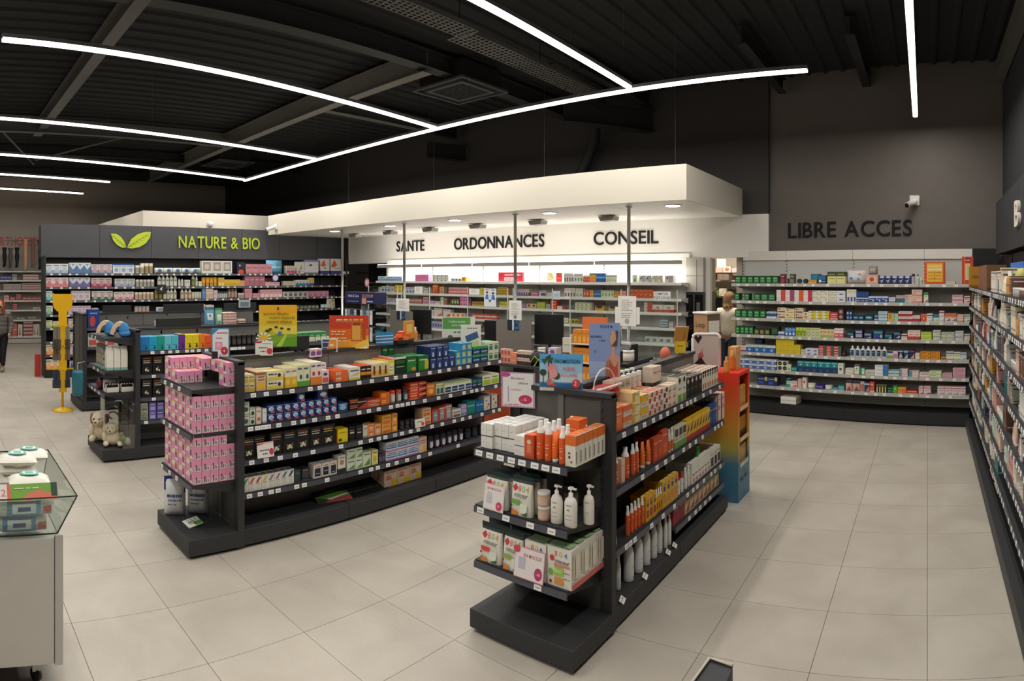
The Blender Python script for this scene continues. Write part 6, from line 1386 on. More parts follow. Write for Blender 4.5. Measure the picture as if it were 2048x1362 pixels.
stock(BU, BZ[1]+.03, BW(1), 'pharmacy', '''
756 761 1 10 | bx;c8ccb4;l.2,.5,.8,.1,677 | pale green box at the dark passage
762 779 3 12 | bx;dfe3ea;r.2,.1,.9,.6,3c6cb4;l.1,.75,.9,.1,446 | white and cobalt box
780 788 1 12 | bx;e0dccc;r.2,.3,.8,.6,c87c5c | cream and salmon box
789 803 2 15 | bx;e0c02c;r.2,.1,.8,.4,c89c1c;l.2,.6,.8,.08,765 | lemon yellow box
810 828 3 11 | bx;dcdce4;p.1,.1,.9,.6,.9,.1,4c5c9c;l.1,.75,.9,.1,446 | white and indigo box
829 843 2 13 | bx;d8d8d0;l.1,.75,.9,.1,555;l.1,.5,.9,.08,777;l.1,.25,.9,.08,777 | white printed label box
846 855 1 11 | bx;dcdcd4;l.1,.6,.9,.1,777 | small plain white box
864 875 1 18 | bx;dc6c34;p0,0,1,.6,1,0,c85424;l.1,.75,.9,.06,fdb | orange box
878 887 1 14 | bx;c8a888;r.2,.1,.8,.5,b08868;l.2,.7,.8,.08,644 | tan box
896 936 6 13 | bx;e0ccc8;b0,.5,d8606c;l.1,.7,.9,.14,a55 | white and coral box | rows=2
937 958 2 11 | bx;dfdcd4;l.1,.75,.9,.1,555;l.1,.5,.9,.08,777 | white label box by the yellow wall
959 970 1 14 | bx;e4d44c;l.1,.6,.9,.1,875 | canary yellow box
994 1013 2 16 | bx;c89c2c;b.4,.5,a87c1c;l.1,.7,.9,.1,654;b0,.3,e0c05c | golden box | rows=3
1034 1057 5 13 | bx;d0c0d4;b0,.5,5c2c74;o.5,.3,.25,.2,c8a8d0;l.2,.75,.8,.08,324 | white and purple bottle box
1062 1076 1 9 | bx;b86c94;l.1,.5,.9,.15,e8c8d8 | mauve pink box
1077 1091 1 11 | bx;dcd8d8;r.3,.1,.95,.55,54386c;l.1,.75,.9,.1,555 | white and plum box
1092 1104 1 7 | bx;dcdcd4;l.1,.5,.9,.15,777 | flat white box
1128 1150 4 17 | bx;e2dcd4;r.35,.05,.75,.45,3c3440;l.1,.75,.9,.06,a66 | white box with black bottle print
1151 1165 2 17 | bx;e4e0cc;p.1,.1,.5,.5,.9,.1,8cc0a0;l.1,.75,.9,.06,a84 | cream box with mint print
1166 1177 2 14 | bx;d85c54;o.5,.5,.28,.25,f0b0a4 | coral red box
1178 1186 2 14 | bx;e49c2c;r.2,.2,.8,.6,f0c05c | orange yellow box
1187 1200 3 13 | bx;2c70bc;b.4,.55,8cc0e4;r.2,.1,.8,.3,1c54a0 | mid blue box
1201 1227 4 14 | bx;dfe4cc;o.6,.4,.25,.25,8cac3c;l.1,.8,.9,.06,676 | white and green leaf box
1228 1240 2 13 | bx;e0922c;r.2,.2,.8,.5,f0b860;l.2,.7,.8,.1,854 | amber orange box
1241 1251 1 13 | bx;e0a090;l.2,.6,.8,.1,a55 | salmon box by the chrome pole
1259 1306 5 17 | bx;e4622c;p0,0,1,.9,1,.7,.2,0,cc4c20;l.1,.7,.6,.08,fdb | vivid orange flat box | rows=2
''', .225)
stock(BU, BZ[2]+.03, BW(2), 'pharmacy', '''
761 773 2 10 | bx;c4d09c;l.1,.5,.9,.15,686 | pale lime box
774 793 3 8 | bx;d4ccdc;r.2,.1,.8,.5,a8a0c4;l.1,.7,.9,.12,555 | white and lavender box
811 842 5 9 | bx;c0786c;l.1,.55,.9,.15,f0d0c8;b0,.25,a84c44 | dull red box
845 855 2 14 | bx;e0a8b0;r.2,.2,.8,.6,c85c74 | rose box | rows=2
856 868 3 7 | bx;c8b0c4;l.1,.5,.9,.15,646 | heather box
869 879 2 6 | bx;d8d8cc;l.1,.5,.9,.15,666 | flat off white box
880 886 1 15 | bx;c8d4b4;l.2,.7,.8,.06,565 | upright sage box
887 893 1 14 | bx;94705c;l.2,.7,.8,.06,dcc | brown box
902 917 3 13 | bx;4c5c38;r.2,.3,.8,.7,c4c88c;l.2,.8,.8,.06,cda | bottle green box
919 936 3 17 | bx;e08cb8;p.2,.1,.8,.1,.5,.6,6c2c54;l.2,.8,.8,.08,846 | fuchsia box | rows=2
943 967 4 9 | bx;c8943c;l.1,.5,.9,.15,643;b0,.3,e0b45c | ochre box
998 1017 4 11 | bx;d8cc44;l.1,.5,.9,.15,764;b0,.3,e8e08c | yellow box before the notice
1044 1051 1 8 | bx;9c78b0;l.2,.5,.8,.1,ecf | violet box
1052 1072 2 9 | bx;d8b894;o.5,.6,.25,.25,2c2824;b0,.2,c88c5c | sand box with black spot
1073 1089 2 13 | bx;c4cc4c;b.45,.5,8c9830;l.1,.75,.9,.1,664 | lime yellow box | rows=2
1091 1099 1 9 | bx;b4b8b0;l.1,.5,.9,.15,666 | grey box
1100 1112 1 17 | bx;dc4c2c;l.1,.5,.9,.2,f8c0a8 | vermilion box | rows=3
1113 1123 1 6 | bx;dcd8c8;l.1,.5,.9,.15,666 | flat ivory box
1124 1129 1 6 | bx;b84c48 | tiny red box
1149 1182 4 15 | bx;e2e0cc;r.6,.1,.95,.6,c8b44c;l.1,.7,.9,.12,766;b0,.14,b0b8c0 | white box with straw panel | rows=2
1189 1207 1 9 | bx;d8b03c;o.5,.8,.4,.3,24201c;l.1,.3,.9,.12,854 | yellow box with black arch
1216 1232 1 9 | bx;d8a44c;o.5,.8,.4,.3,24201c;l.1,.3,.9,.12,854 | orange yellow box with black arch
1287 1304 1 19 | bx;dcccc4;r.4,0,1,1,cc4c34;l.05,.4,.35,.2,a55 | white and tomato box | rows=3
1304 1347 2 15 | bx;e2ded0;b0,.35,c03838;o.5,.65,.18,.14,c87c5c;l.2,.45,.8,.05,a55 | wide white box with crimson foot
''', .205)
stock(BU, BZ[3]+.03, BW(3), 'pharmacy', '''
858 866 1 12 | bx;d8ccd0;l.2,.6,.8,.1,966 | pale box before the monitor
867 883 1 16 | bx;dcd0c8;p.3,.05,.95,.5,.95,.05,cc6c44;l.1,.8,.9,.06,666 | white and salmon box
885 900 1 15 | bx;d8d0c8;p.3,.05,.95,.5,.95,.05,b85c44;l.1,.8,.9,.06,666 | white and brick box
900 928 3 9 | bx;e4d4c4;r.4,.1,.9,.9,e0804c;l.1,.5,.4,.1,a65 | white and orange flat box
943 992 4 10 | bx;dc5c54;b.4,.7,ecc0b8;l.1,.5,.9,.12,fff | coral long box
1100 1116 1 18 | bx;6ab04c;b.5,1,9cc8d8;b.42,.56,3c74b4 | green and blue wide box
1117 1135 4 11 | bx;cfd8c0;l.1,.5,.9,.1,686;b0,.2,7c9c6c | white and green low box
1136 1155 3 10 | bx;c8b83c;r.2,.3,.8,.7,4c442c | yellow and black low box
1319 1335 1 15 | bx;c8d4d8;b0,.4,2c6c84;l.1,.6,.9,.15,466 | white and petrol box | rows=3
1337 1345 1 12 | bx;dcb8bc;l.1,.5,.9,.15,a55;b0,.3,e4d4d0 | white and pink box | rows=2
''', .22)
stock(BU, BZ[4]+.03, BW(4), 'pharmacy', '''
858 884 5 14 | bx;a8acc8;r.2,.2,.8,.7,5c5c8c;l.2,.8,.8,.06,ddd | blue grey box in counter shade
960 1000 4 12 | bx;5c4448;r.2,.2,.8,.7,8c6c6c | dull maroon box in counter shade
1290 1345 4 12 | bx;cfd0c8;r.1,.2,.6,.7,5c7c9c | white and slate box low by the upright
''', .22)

# ------------------------------------------------------------ skincare wall (facing the aisle)
SKN = ['sand', 'ivory', 'blush', 'pearl', 'stone', 'mint', 'teal', 'rose', 'cream', 'plum', 'navy', 'sage', 'amber', 'brick', 'grey', 'olive', 'cocoa', 'lilac']
SKC = dict(sand='d8c4a4', ivory='e4dfd0', blush='e0c0b0', pearl='e4e0dc', stone='c0b8a8', mint='bcd4c8', teal='2c6c6c', rose='d09890', cream='e8dcc4', plum='7c3c50', navy='28385c', sage='a4b098', amber='c88c3c', brick='a84c38', grey='a8a8a8', olive='80803c', cocoa='6c4c3c', lilac='b8a8c8')
def skart(kind, c):
    a = SKC[c]; dk = '4c4440' if sum(hexc(a)[:3]) > .6 else 'd8d0c4'
    if kind == 'bx': return f'bx;{a};l.2,.72,.8,.035,{dk};l.25,.62,.75,.025,{dk};r.2,.12,.8,.16,{dk};s.1,.1,.9,.14,{dk};s.1,.7,.9,.76,{dk};b.9,.94,{dk}'
    if kind == 'tb': return f'tb;{a};e4e0d8;l.25,.6,.75,.03,{dk};l.25,.5,.75,.03,{dk}'
    if kind == 'bt': return f'bt;{a};e4e0d8;{a};l.25,.4,.75,.03,{dk}'
    if kind == 'jr': return f'jr;{a};e4e0d8'
    return f'pm;{a};e4e0d8;l.25,.4,.75,.03,{dk}'
rr = random.Random(11); top_done = -4.9
for si, z in enumerate(RZ+[.122]):
    y = 8.3; sn = (LS+['plinth'])[si] if si < 7 else 'plinth'
    hm_ = .235 if si else .34
    yend = 1.5 if si < 6 else 4.6
    if si == 7: continue
    k = 0; used = set()
    while y > yend:
        if rr.random() < (.16 if si else .1): y -= rr.uniform(.08, .3); continue
        kind = rr.choice(['bx', 'bx', 'bx', 'bx', 'tb', 'bt', 'jr', 'pm']) if (si not in (0,) or y < 5.0) else 'bx'
        c = rr.choice(['ivory', 'blush', 'pearl', 'sand', 'cream', 'stone', 'mint', 'sage', 'rose', 'amber', 'brick', 'teal', 'navy', 'grey', 'plum', 'cocoa'] if si > 1 else ['ivory', 'pearl', 'blush', 'cream', 'cocoa', 'amber', 'teal', 'grey'])
        n = rr.choice([1, 2, 2, 3, 4]); w_ = {'bx': rr.uniform(.04, .075), 'tb': .05, 'bt': .05, 'jr': .07, 'pm': .065}[kind]
        h = {'bx': rr.uniform(.11, .22), 'tb': rr.uniform(.13, .18), 'bt': rr.uniform(.14, .2), 'jr': .06, 'pm': .2}[kind]
        if h > hm_-.03: h = hm_-.03
        if y-n*w_ < yend: break
        if si == 0 and 5.8 < y < 8.4: y -= .3; continue
        seg = '%.0f' % (y*2)
        part_ = 'far' if y > 6.6 else 'middle' if y > 4.6 else 'near'
        d1 = f'{c} {dict(bx="skincare carton", tb="skincare tube", bt="lotion bottle", jr="cream jar", pm="pump bottle")[kind]}'
        key = (d1, part_); 
        while key in used:
            c = rr.choice(list(SKC)); d1 = f'{c} {dict(bx="skincare carton", tb="skincare tube", bt="lotion bottle", jr="cream jar", pm="pump bottle")[kind]}'; key = (d1, part_)
            if len([u for u in used if u[1] == part_ and u[0].split(' ', 1)[1] == d1.split(' ', 1)[1]]) >= len(SKC): break
        if key in used: y -= .1; continue
        used.add(key)
        run(RW, z+.03, -y, -y+n*w_, n, 10, skart(kind, c), d1, f'{part_} part, {sn} shelf, aisle wall', {'bx': 'skincare_carton', 'tb': 'skincare_tube', 'bt': 'lotion_bottle', 'jr': 'cream_jar', 'pm': 'pump_bottle'}[kind], metric=True, hm=h, deep=1, d=.12 if kind == 'bx' else None)
        y -= n*w_+rr.uniform(0, .02)
panel('display_box', 'mustard yellow display box with brown word, in the shelving corner', 'display', Vector((.62, 7.95, RZ[0]+.03)), 0, .19, .26, 'b9821c;t.2,.42,.16,3a2408,nuxe,.6;b0,.08,8a5c10;b.0,.1,8a5c10', .1)
run(RW, RZ[0]+.03, -7.15, -6.15, 6, 10, 'bx;7c5a3c;r.3,0,.5,1,a8442c;s.0,.0,1,.1,5c4028', 'brown and russet book-like carton', 'top shelf of the aisle wall', 'gift_carton', metric=True, hm=.25, d=.2)
run(RW, RZ[0]+.03, -5.4, -4.7, 6, 10, 'bt;c8c46c;1f62b8;d0cc80', 'micellar water bottle with bright blue cap', 'top shelf of the aisle wall', 'lotion_bottle', metric=True, hm=.25, back=.1)
run(RW, RZ[0]+.03, -5.7, -4.9, 6, 10, skart('bx', 'ivory'), 'tall ivory carton before blue caps', 'top shelf of the aisle wall', 'skincare_carton', metric=True, hm=.18, d=.07)
for k, y in enumerate((5.95, 5.55)):
    panel('leaflet', ('pale leaflets lying on the black plinth farther along the aisle', 'white leaflets lying on the black plinth below tickets')[k], 'leaflet', Vector((.60, y, .152)), -PI/2, .3, .1, 'd8d0bc;l.1,.5,.9,.08,a86', .012, tilt=math.radians(-75))

# ------------------------------------------------------------ orthopaedic wall
OZ = [2.17, 1.89, 1.58, 1.28, .99, .69, .19]
OW = lambda i: '%s shelf of the orthopaedic wall' % LS[i]
stock(OS, OZ[1]+.03, OW(1), 'orthopaedic', '''
1 23 3 8 | bx;3c4c9c;l.1,.5,.9,.2,ccd | blue and white box
24 34 1 12 | bx;8c8c88;r.1,.1,.9,.4,b8b8b4 | grey box
46 77 3 11 | bx;d8ccc8;b.15,.4,a82434;l.1,.6,.9,.1,855 | white box with red belt | rows=2
''', .25)
stock(OS, OZ[2]+.03, OW(2), 'orthopaedic', '''
7 42 4 13 | bx;b0aca4;b.2,.4,8c8880;l.1,.7,.9,.1,666 | taupe box | rows=2
43 82 4 14 | bx;c8c0bc;b.3,.65,8c2c34;l.1,.8,.9,.1,866 | white box with dark red belt | rows=3
''', .27)
stock(OS, OZ[3]+.03, OW(3), 'orthopaedic', '''
8 18 1 10 | bx;dcb0a8;l.1,.5,.9,.15,a55 | blush box
20 30 1 6 | bx;c05c54;l.1,.5,.9,.15,fdd | low red box
32 42 1 12 | bx;b87c74;b.3,.6,8c2c34 | brown and red box | rows=2
45 82 4 6 | bx;b84c48;l.1,.5,.9,.2,fdd | low crimson box
''', .27)
stock(OS, OZ[4]+.03, OW(4), 'orthopaedic', '''
25 35 1 12 | bx;a83c44;l.1,.5,.9,.2,fdd | crimson box | rows=3
66 81 3 5 | jr;c4c0b4;d8d4cc | small white pot
''', .27)
stock(OS, OZ[5]+.03, OW(5), 'orthopaedic', '''
33 50 2 5 | bx;8c8884;l.1,.5,.9,.2,ccc | low grey box
56 72 2 7 | bx;807c78;l.1,.5,.9,.2,ccc | charcoal grey box
''', .27)
stock(OS, OZ[6]+.03, OW(6), 'orthopaedic', '''
25 34 1 26 | bx;c86c5c;l.1,.5,.9,.05,fdd | tall coral box
36 45 1 24 | bx;d8d0c4;p.2,.1,.5,.9,.6,.1,7c6c64 | tall white box with a leg print
47 66 2 29 | bx;c8b8b4;b.2,.6,a02c38;l.1,.75,.9,.1,866 | white box with red belt | rows=4
67 79 2 24 | bx;d4ccc0;p.2,.1,.5,.9,.6,.1,7c6c64 | white box with a leg picture
''', .45)
run(OS, .19-.0, 63, 79, 1, 6, 'bx;d8d4c8', 'flat white box on the plinth', 'below the orthopaedic shelving', 'orthopaedic_box', back=0)
def leg(xpx, ytop, ybot, col, label, foot=1):
    fr = Frame((-18.7, 0), PI/2); r = fr.r_at(xpx); y = fr.s_at(xpx); z1_ = H-(ytop-YH)*r/F; z0_ = H-(ybot-YH)*r/F; h = z1_-z0_
    g = MB(); c = M(col, .7); b = len(g.v)
    prof = [(.035, .06), (.038, .12), (.06, .45), (.065, .6), (.05, .78), (.07, .95), (.072, 1.)]
    g.lathe([(p[0], z0_+h*p[1]) for p in prof], c, 12, -18.7, y); g.ball((-18.66, y-.02, z0_+.05), (.10, .045, .045), c, 10, 7)
    tag(g.build('stocking_leg'), label, 'mannequin leg', 'stocking display legs')
leg(9, 495, 535, '161618', 'black stocking display leg farthest from the dark wall end'); leg(21, 496, 536, '55585c', 'grey stocking display leg'); leg(34, 495, 536, '17171a', 'black stocking display leg beside a grey one')
leg(51, 478, 540, 'd8a888', 'long nude stocking display leg', 1); leg(66, 478, 536, '8c6454', 'long brown stocking display leg'); leg(80, 480, 540, '141416', 'long black stocking display leg by the dark shelving')
# ------------------------------------------------------------ counters below the canopy
CT = M('232427', .5, noise=.05)
def counter(x0, x1, label, gp=None):
    t = wthing('service_counter', label, 'counter', ((x0+x1)/2, 7.1, 0))
    g = MB(); g.box(x0, 6.85, .06, x1, 6.88, .93, CT); g.box(x0+.03, 6.9, 0, x1-.03, 7.4, .06, BLK2()); g.build('front_panel', t)
    
    for xs in (x0, x1-.03): g = MB(); g.box(xs, 6.88, .06, xs+.03, 7.5, .93, CT); g.build('side_panel', t)
    g = MB(); g.box(x0-.03, 6.78, .93, x1+.03, 7.55, .965, M('1c1d20', .25)); g.build('worktop', t, bevel=.004)
    g = MB(); g.box(x0+.05, 6.835, .35, x1-.05, 6.85, .8, M('6f6c68', .5)); g.build('lit_panel', t)  # plain grey panel on the counter front
counter(-5.0, -3.55, 'black service counter closest to the skewed free-access wall'); counter(-7.0, -5.25, 'black service counter behind the grey privacy screen with a notice'); counter(-9.1, -7.25, 'black service counter behind the navy toothbrush stand')
counter(-11.2, -9.4, 'black service counter next to the dark passage')
PLX = M('f6faf8', clear=.93)
PAPER = 'e6e4dd'
def paperart(seed, logo=None):
    r_ = random.Random(seed); s_ = PAPER
    for k in range(9): s_ += ';l%.2f,%.2f,%.2f,.018,%s' % (.2, .85-.065*k-(.05 if k > 5 else 0), .6+r_.random()*.25, '6a6866' if r_.random() < .8 else 'a04848')
    if logo: s_ += ';o.5,.16,.12,.09,%s' % logo
    return s_
for i, (x, px_, yb_) in enumerate(((-3.82, 1255, 580), (-5.71, 1031, 602), (-8.15, 808, 600), (-9.97, 684, 640))):
    t = thing('chrome_pole', 'brushed steel pole from canopy to counter, '+ORD[i]+' from the free corner', 'pole', (x, 7.42, .966), 0, 'canopy poles')
    g = MB(); g.lathe([(.05, 0), (.05, .012), (.024, .016), (.024, 1.975), (.045, 1.98), (.045, 1.992)], STEEL(), 14); g.build('tube', t)
    if i < 3:
        q = wthing('hygiene_screen', 'clear acrylic hygiene screen beside the '+ORD[i]+' steel pole', 'screen', (x, 7.3, .966))
        for a, b in ((x-.85, x-.05), (x+.05, x+.75)):
            g = MB(); g.box(a, 7.30, 1.0, b, 7.306, 1.86, PLX); g.build('pane', q)
            for xx in (a, b-.006): g = MB(); g.box(xx-.002, 7.297, 1.0, xx+.008, 7.31, 1.86, M('c8ccc8', .2)); g.build('edge_clip', q)
        for xx in (x-.6, x+.5): g = MB(); g.box(xx-.06, 7.2, .966, xx+.06, 7.4, .985, STEEL()); g.box(xx-.06, 7.29, .985, xx+.06, 7.316, 1.05, STEEL()); g.build('foot', q)
def hang(x0, x1, y0, y1, Y, name, label, cat, art, t=.003, rot=0):      # a sheet facing the shop, at depth Y, spanning these columns and rows
    th = ((x0+x1)/2-XA)/F; X = Y*math.tan(th); r = math.hypot(X, Y); wd = (x1-x0)*r/F/max(.3, math.cos(th-rot)); zt = H-(y0-YH)*r/F; zb = H-(y1-YH)*r/F
    return panel(name, label, cat, Vector((X, Y, zb)), rot, wd, zt-zb, art, t)
hang(1236, 1272, 592, 652, 7.28, 'notice', 'front printed notice taped to the screen by the closest steel pole', 'notice', paperart(1, 'a8a4a0'))
hang(1230, 1279, 614, 648, 7.285, 'notice', 'wide white notice half covered, on the screen by the closest pole', 'notice', paperart(2))
hang(1018, 1043, 601, 640, 7.28, 'notice', 'printed notice with a seal under the second steel pole', 'notice', paperart(3, '8a8884'))
hang(792, 818, 597, 624, 7.28, 'notice', 'printed notice under the third steel pole', 'notice', paperart(4))
hang(811, 825, 624, 637, 7.2, 'notice', 'small square notice below the third steel pole', 'notice', paperart(5))
hang(968, 992, 577, 613, 7.28, 'poster', 'white poster with two blue masked figures on the acrylic screen', 'poster', 'dcdfe2;o.25,.78,.1,.06,3a3034;p.1,.4,.4,.4,.33,.68,.17,.7,3a78b8;o.75,.74,.1,.06,3a3034;p.6,.38,.95,.38,.85,.64,.68,.66,3a78b8;r.4,.26,.6,.38,2c68b0;r.1,.9,.4,.94,c84848;r.6,.9,.9,.94,4a5c9c;o.55,.6,.05,.03,888')
hang(1106, 1120, 582, 599, 7.28, 'sticker', 'round pale blue sticker on the acrylic screen', 'sticker', 'b8c4ca;l.2,.6,.8,.06,567;l.2,.4,.8,.06,567')
hang(1307, 1341, 583, 600, 7.28, 'sign', 'white sign reading COMPTOIR TEST COVID', 'sign', 'd4d6d4;t.1,.56,.3,222,COMPTOIR,.75;t.02,.1,.3,222,TEST COVID,.95')
hang(829, 845, 573, 587, 7.28, 'notice', 'small lined notice seen before the second dispensary shelf', 'notice', paperart(7))
hang(938, 959, 577, 589, 7.28, 'notice', 'wide lined notice before the yellow medicine wall', 'notice', paperart(8))
def privacy(x0, x1, y0, y1, Y, label):
    th = ((x0+x1)/2-XA)/F; X = Y*math.tan(th); r = math.hypot(X, Y); wd = (x1-x0)*r/F/.78; zt = H-(y0-YH)*r/F; zb = .966
    t = wthing('privacy_screen', label, 'screen', (X, Y, zb)); g = MB(); g.box(X-wd/2, Y, zb, X+wd/2, Y+.012, zt, M('77716a', .45)); g.build('panel', t)
    g = MB(); zz = zt-.14; g.box(X-.1, Y-.004, zz, X+.1, Y, zt-.0, M('101416')); g.art('o.25,.5,.22,.42,16262c;o.8,.5,.22,.45,2c6c9c;p.62,.3,.95,.4,.9,.7,.7,.8,1c3c54;r.42,0,.58,1,c4d0d8'.split(';'), .2, .14, Y-.004, 0, X, zz); g.build('sticker', t)
privacy(992, 1061, 640, 697, 6.9, 'brown grey privacy screen bearing an earth sticker, under the second pole')
privacy(776, 828, 622, 670, 6.9, 'brown grey privacy screen bearing an earth sticker, under the third pole')
def monitor(x, y, z, rz, label, w_=.38, h=.26):
    t = thing('monitor', label, 'monitor', (x, y, z), rz); g = MB(); g.box(-w_/2, -.015, .12, w_/2, .02, .12+h, M('141517', .35)); g.build('casing', t, bevel=.004)
    g = MB(); g.box(-.02, .02, 0, .02, .04, .2, BLK2()); g.box(-.1, -.06, 0, .1, .1, .012, BLK2()); g.build('stand', t)
    g = MB(); g.box(-w_/2+.015, .0205, .135, w_/2-.015, .022, .12+h-.015, M('3c5c7c', .3, emit=.4)); g.build('screen', t)
monitor(-4.95, 7.2, .966, .3, 'black monitor turned away, between the closest two poles', .42, .42); monitor(-7.45, 7.15, .966, .3, 'black monitor turned away, beside the third pole', .38, .4)
monitor(-3.95, 7.1, .966, -.2, 'black monitor behind the summer poster'); monitor(-5.85, 7.13, .966, .2, 'black monitor behind the earth sticker screen', .36, .3)
def printer(x, y, z, rz, w_, d, h, label, col='1b1c1f'):
    t = thing('receipt_printer', label, 'printer', (x, y, z), rz); g = MB(); g.prism([(0, 0), (d, 0), (d, h), (d*.3, h), (0, h*.6)], 0, -w_/2, w_/2, M(col, .4)); g.build('casing', t)
    g = MB(); g.box(-w_*.35, d*.4, h, w_*.35, d*.5, h+.03, M('e8e6e0')); g.build('paper', t)
printer(-4.35, 6.95, .966, .1, .18, .2, .16, 'black receipt printer with paper on the closest counter'); printer(-3.7, 7.0, .966, -.1, .2, .22, .2, 'tall black printer at the free end of the closest counter')
# counter clutter
hang(1125, 1152, 676, 705, 6.9, 'leaflet_stand', 'white card terminal box on the closest counter', 'leaflet stand', 'd8d4c4;l.1,.5,.9,.05,998', .05)
stock(Frame((0, 6.95), 0), .966, 'on the service counters', 'counter', '''
1127 1140 1 16 | bx;d4642c;l.1,.6,.9,.08,fdb;r.2,.1,.8,.4,e89058 | small orange box by the orange tower
1070 1085 1 14 | jr;d8d4c8;e8e4dc | white pot behind the earth sticker screen
1095 1112 1 16 | bx;d8ccd8;o.5,.5,.3,.3,8c5c98 | white box with a violet disc
1240 1262 1 22 | jr;dcd4c8;e8e4dc | white tub of wipes under the notice
865 880 1 8 | bx;e4e0d4;l.1,.5,.9,.2,888 | flat white tray
820 830 1 30 | bt;c87c3c;d8d4cc;d88c4c | amber bottle by the grey screen
700 715 1 20 | jr;7cb8d8;e0e8ec | pale blue tub beside toothbrush stand
''')
stock(Frame((0, 6.42), 0), .901, 'counter ledge past the vitamin gondola', 'ledge', '''
1000 1020 3 28 | bx;d8a090;r.2,.2,.8,.8,c04c3c;l.1,.8,.9,.06,fff | white and brick box | rows=2
1020 1032 1 22 | bx;e4906c;l.1,.6,.9,.1,fdc | salmon box | rows=2
1033 1060 3 28 | bx;d8c8bc;b.0,.5,4c342c;l.1,.7,.9,.08,666 | white and brown box | rows=2
''')
g = MB(); g.box(-5.5, 6.35, .87, -4.2, 6.74, .90, BLK()); g.box(-5.48, 6.37, 0, -5.44, 6.72, .87, CT); g.box(-4.26, 6.37, 0, -4.22, 6.72, .87, CT); tag(g.build('display_ledge'), 'black display ledge in front of the second service counter', 'shelf')
# orange product tower behind the closest gondola
t = wthing('product_tower', 'tall carton tower of orange sun bottles beside the summer poster', 'display stand', (-3.5, 5.75, 0))
g = MB(); oc = M('e8dcd0', .5); g.box(-3.66, 5.72, 0, -3.34, 6.0, .9, M('2a2724')); g.build('pedestal', t)
g = MB(); g.box(-3.66, 5.98, .9, -3.34, 6.0, 1.58, M('e07838')); g.box(-3.66, 5.72, .9, -3.645, 5.98, 1.4, oc); g.box(-3.355, 5.72, .9, -3.34, 5.98, 1.4, oc)
g.build('cabinet', t)
for z in (.9, 1.1, 1.3): g = MB(); g.box(-3.645, 5.72, z, -3.355, 5.98, z+.012, oc); g.build('shelf', t)
TW = Frame((0, 5.74), 0)
for k, z in enumerate((.912, 1.112, 1.312)):
    a = -3.64; run(TW, z, a, a+.28, 5, 1, 'bx;e4902c;r.2,.1,.8,.5,f0b050;l.2,.7,.8,.05,a55', 'orange sun oil carton', ('lowest', 'middle', 'upper')[k]+' shelf of the orange tower', 'sun_oil_carton', metric=True, hm=.15, d=.05)
# ------------------------------------------------------------ posters on the gondola tops
def spine(X, xm, x0, x1, ytop, ybot, name, label, cat, art, rot=None, t=.005, tilt=0):
    fr = Frame((X, 0), PI/2); r = fr.r_at(xm); y = fr.s_at(xm); th = (xm-XA)/F
    rz = -th if rot is None else rot
    zb = H-(ybot-YH)*r/F; zt = H-(ytop-YH)*r/F; wd = (x1-x0)*r/F/max(.25, abs(math.cos(rz+th)))
    return panel(name, label, cat, Vector((X, y, zb)), rz, wd, zt-zb, art, t, tilt)
daisy = ''.join(';p.0%d,.18,%.2f,%.2f,%.2f,%.2f,f0eee6' % (9, .12+.2*math.cos(a)-.03*math.sin(a), .2+.14*math.sin(a)+.02*math.cos(a), .12+.2*math.cos(a)+.04*math.sin(a), .2+.14*math.sin(a)-.02*math.cos(a)) for a in [k*PI/5 for k in range(10)])
spine(-4.47, 556, 518, 594, 610, 693, 'poster', 'yellow poster with daisy and bees on the vitamin gondola', 'poster',
    'e0a81c;r0,.35,1,.8,dcb828;r0,.3,1,.5,e0cc50;r0,0,1,.3,7ca02c;p.3,0,1,0,1,.25,.6,.18,5c9424;p.45,.0,.6,0,.75,.3,.7,.32,a8c838;p.0,.3,.3,.4,.5,.3,.2,.22,b8b438'+daisy+
    ';o.12,.22,.1,.07,e8b820;o.3,.42,.05,.025,3c3018;o.45,.47,.05,.025,3c3018;o.6,.44,.05,.025,3c3018;o.22,.38,.06,.03,3c3018;o.78,.42,.05,.025,3c3018;r.5,.28,.6,.36,4c74a4;r.47,.88,.53,.95,7c5a14;t.12,.76,.07,6a4a10,extraordinaire,.66;t.28,.67,.06,6a4a10,monastère,.28;t.6,.66,.08,6a4a10,naturel,.34;t.2,.57,.06,6a4a10,éléments,.32;t.55,.56,.08,6a4a10,vitaux,.32')
spine(-4.47, 698, 659, 738, 631, 697, 'poster', 'orange and red poster with a bottle picture on the vitamin gondola', 'poster',
    'd8641c;r0,.6,1,1,c03c1c;p0,0,1,0,1,.4,0,.15,e8a02c;p.45,0,1,0,1,.3,e8c048;r.55,.22,.82,.78,b8641c;r.58,.26,.79,.7,d8a040;r.84,.26,.92,.72,a84c1c;r.6,.7,.78,.78,8c3c18;l.18,.85,.5,.04,f0d0a0;l.5,.85,.85,.04,f0b848;l.05,.5,.4,.03,f4d8a8;l.05,.42,.4,.03,f4d8a8;l.05,.3,.45,.03,f4e0b0;l.05,.22,.42,.03,f4e0b0;r.15,.8,.88,.812,e8a868;p.75,0,.97,.0,.95,.08,e8e0d0')
spine(-4.47, 659, 644, 676, 677, 704, 'card', 'tilted blue and orange card in front of the orange poster', 'card', 'e4e2dc;r.06,.08,.94,.92,2c4878;p.3,.08,.94,.3,.94,.92,.5,.92,e0903c;r.5,.4,.75,.6,e8d8b0;l.1,.7,.5,.06,dde;l.1,.3,.4,.06,dde', tilt=0)
spine(-4.42, 528, 511, 546, 682, 711, 'card', 'white and red offer card under the yellow poster', 'card', 'e4e2dc;p0,.85,.35,.85,.4,1,0,1,c83c50;o.82,.3,.17,.22,c83c50;l.2,.5,.7,.07,7c2c3c;l.3,.25,.6,.07,7c2c3c;l.45,.8,.9,.04,777')
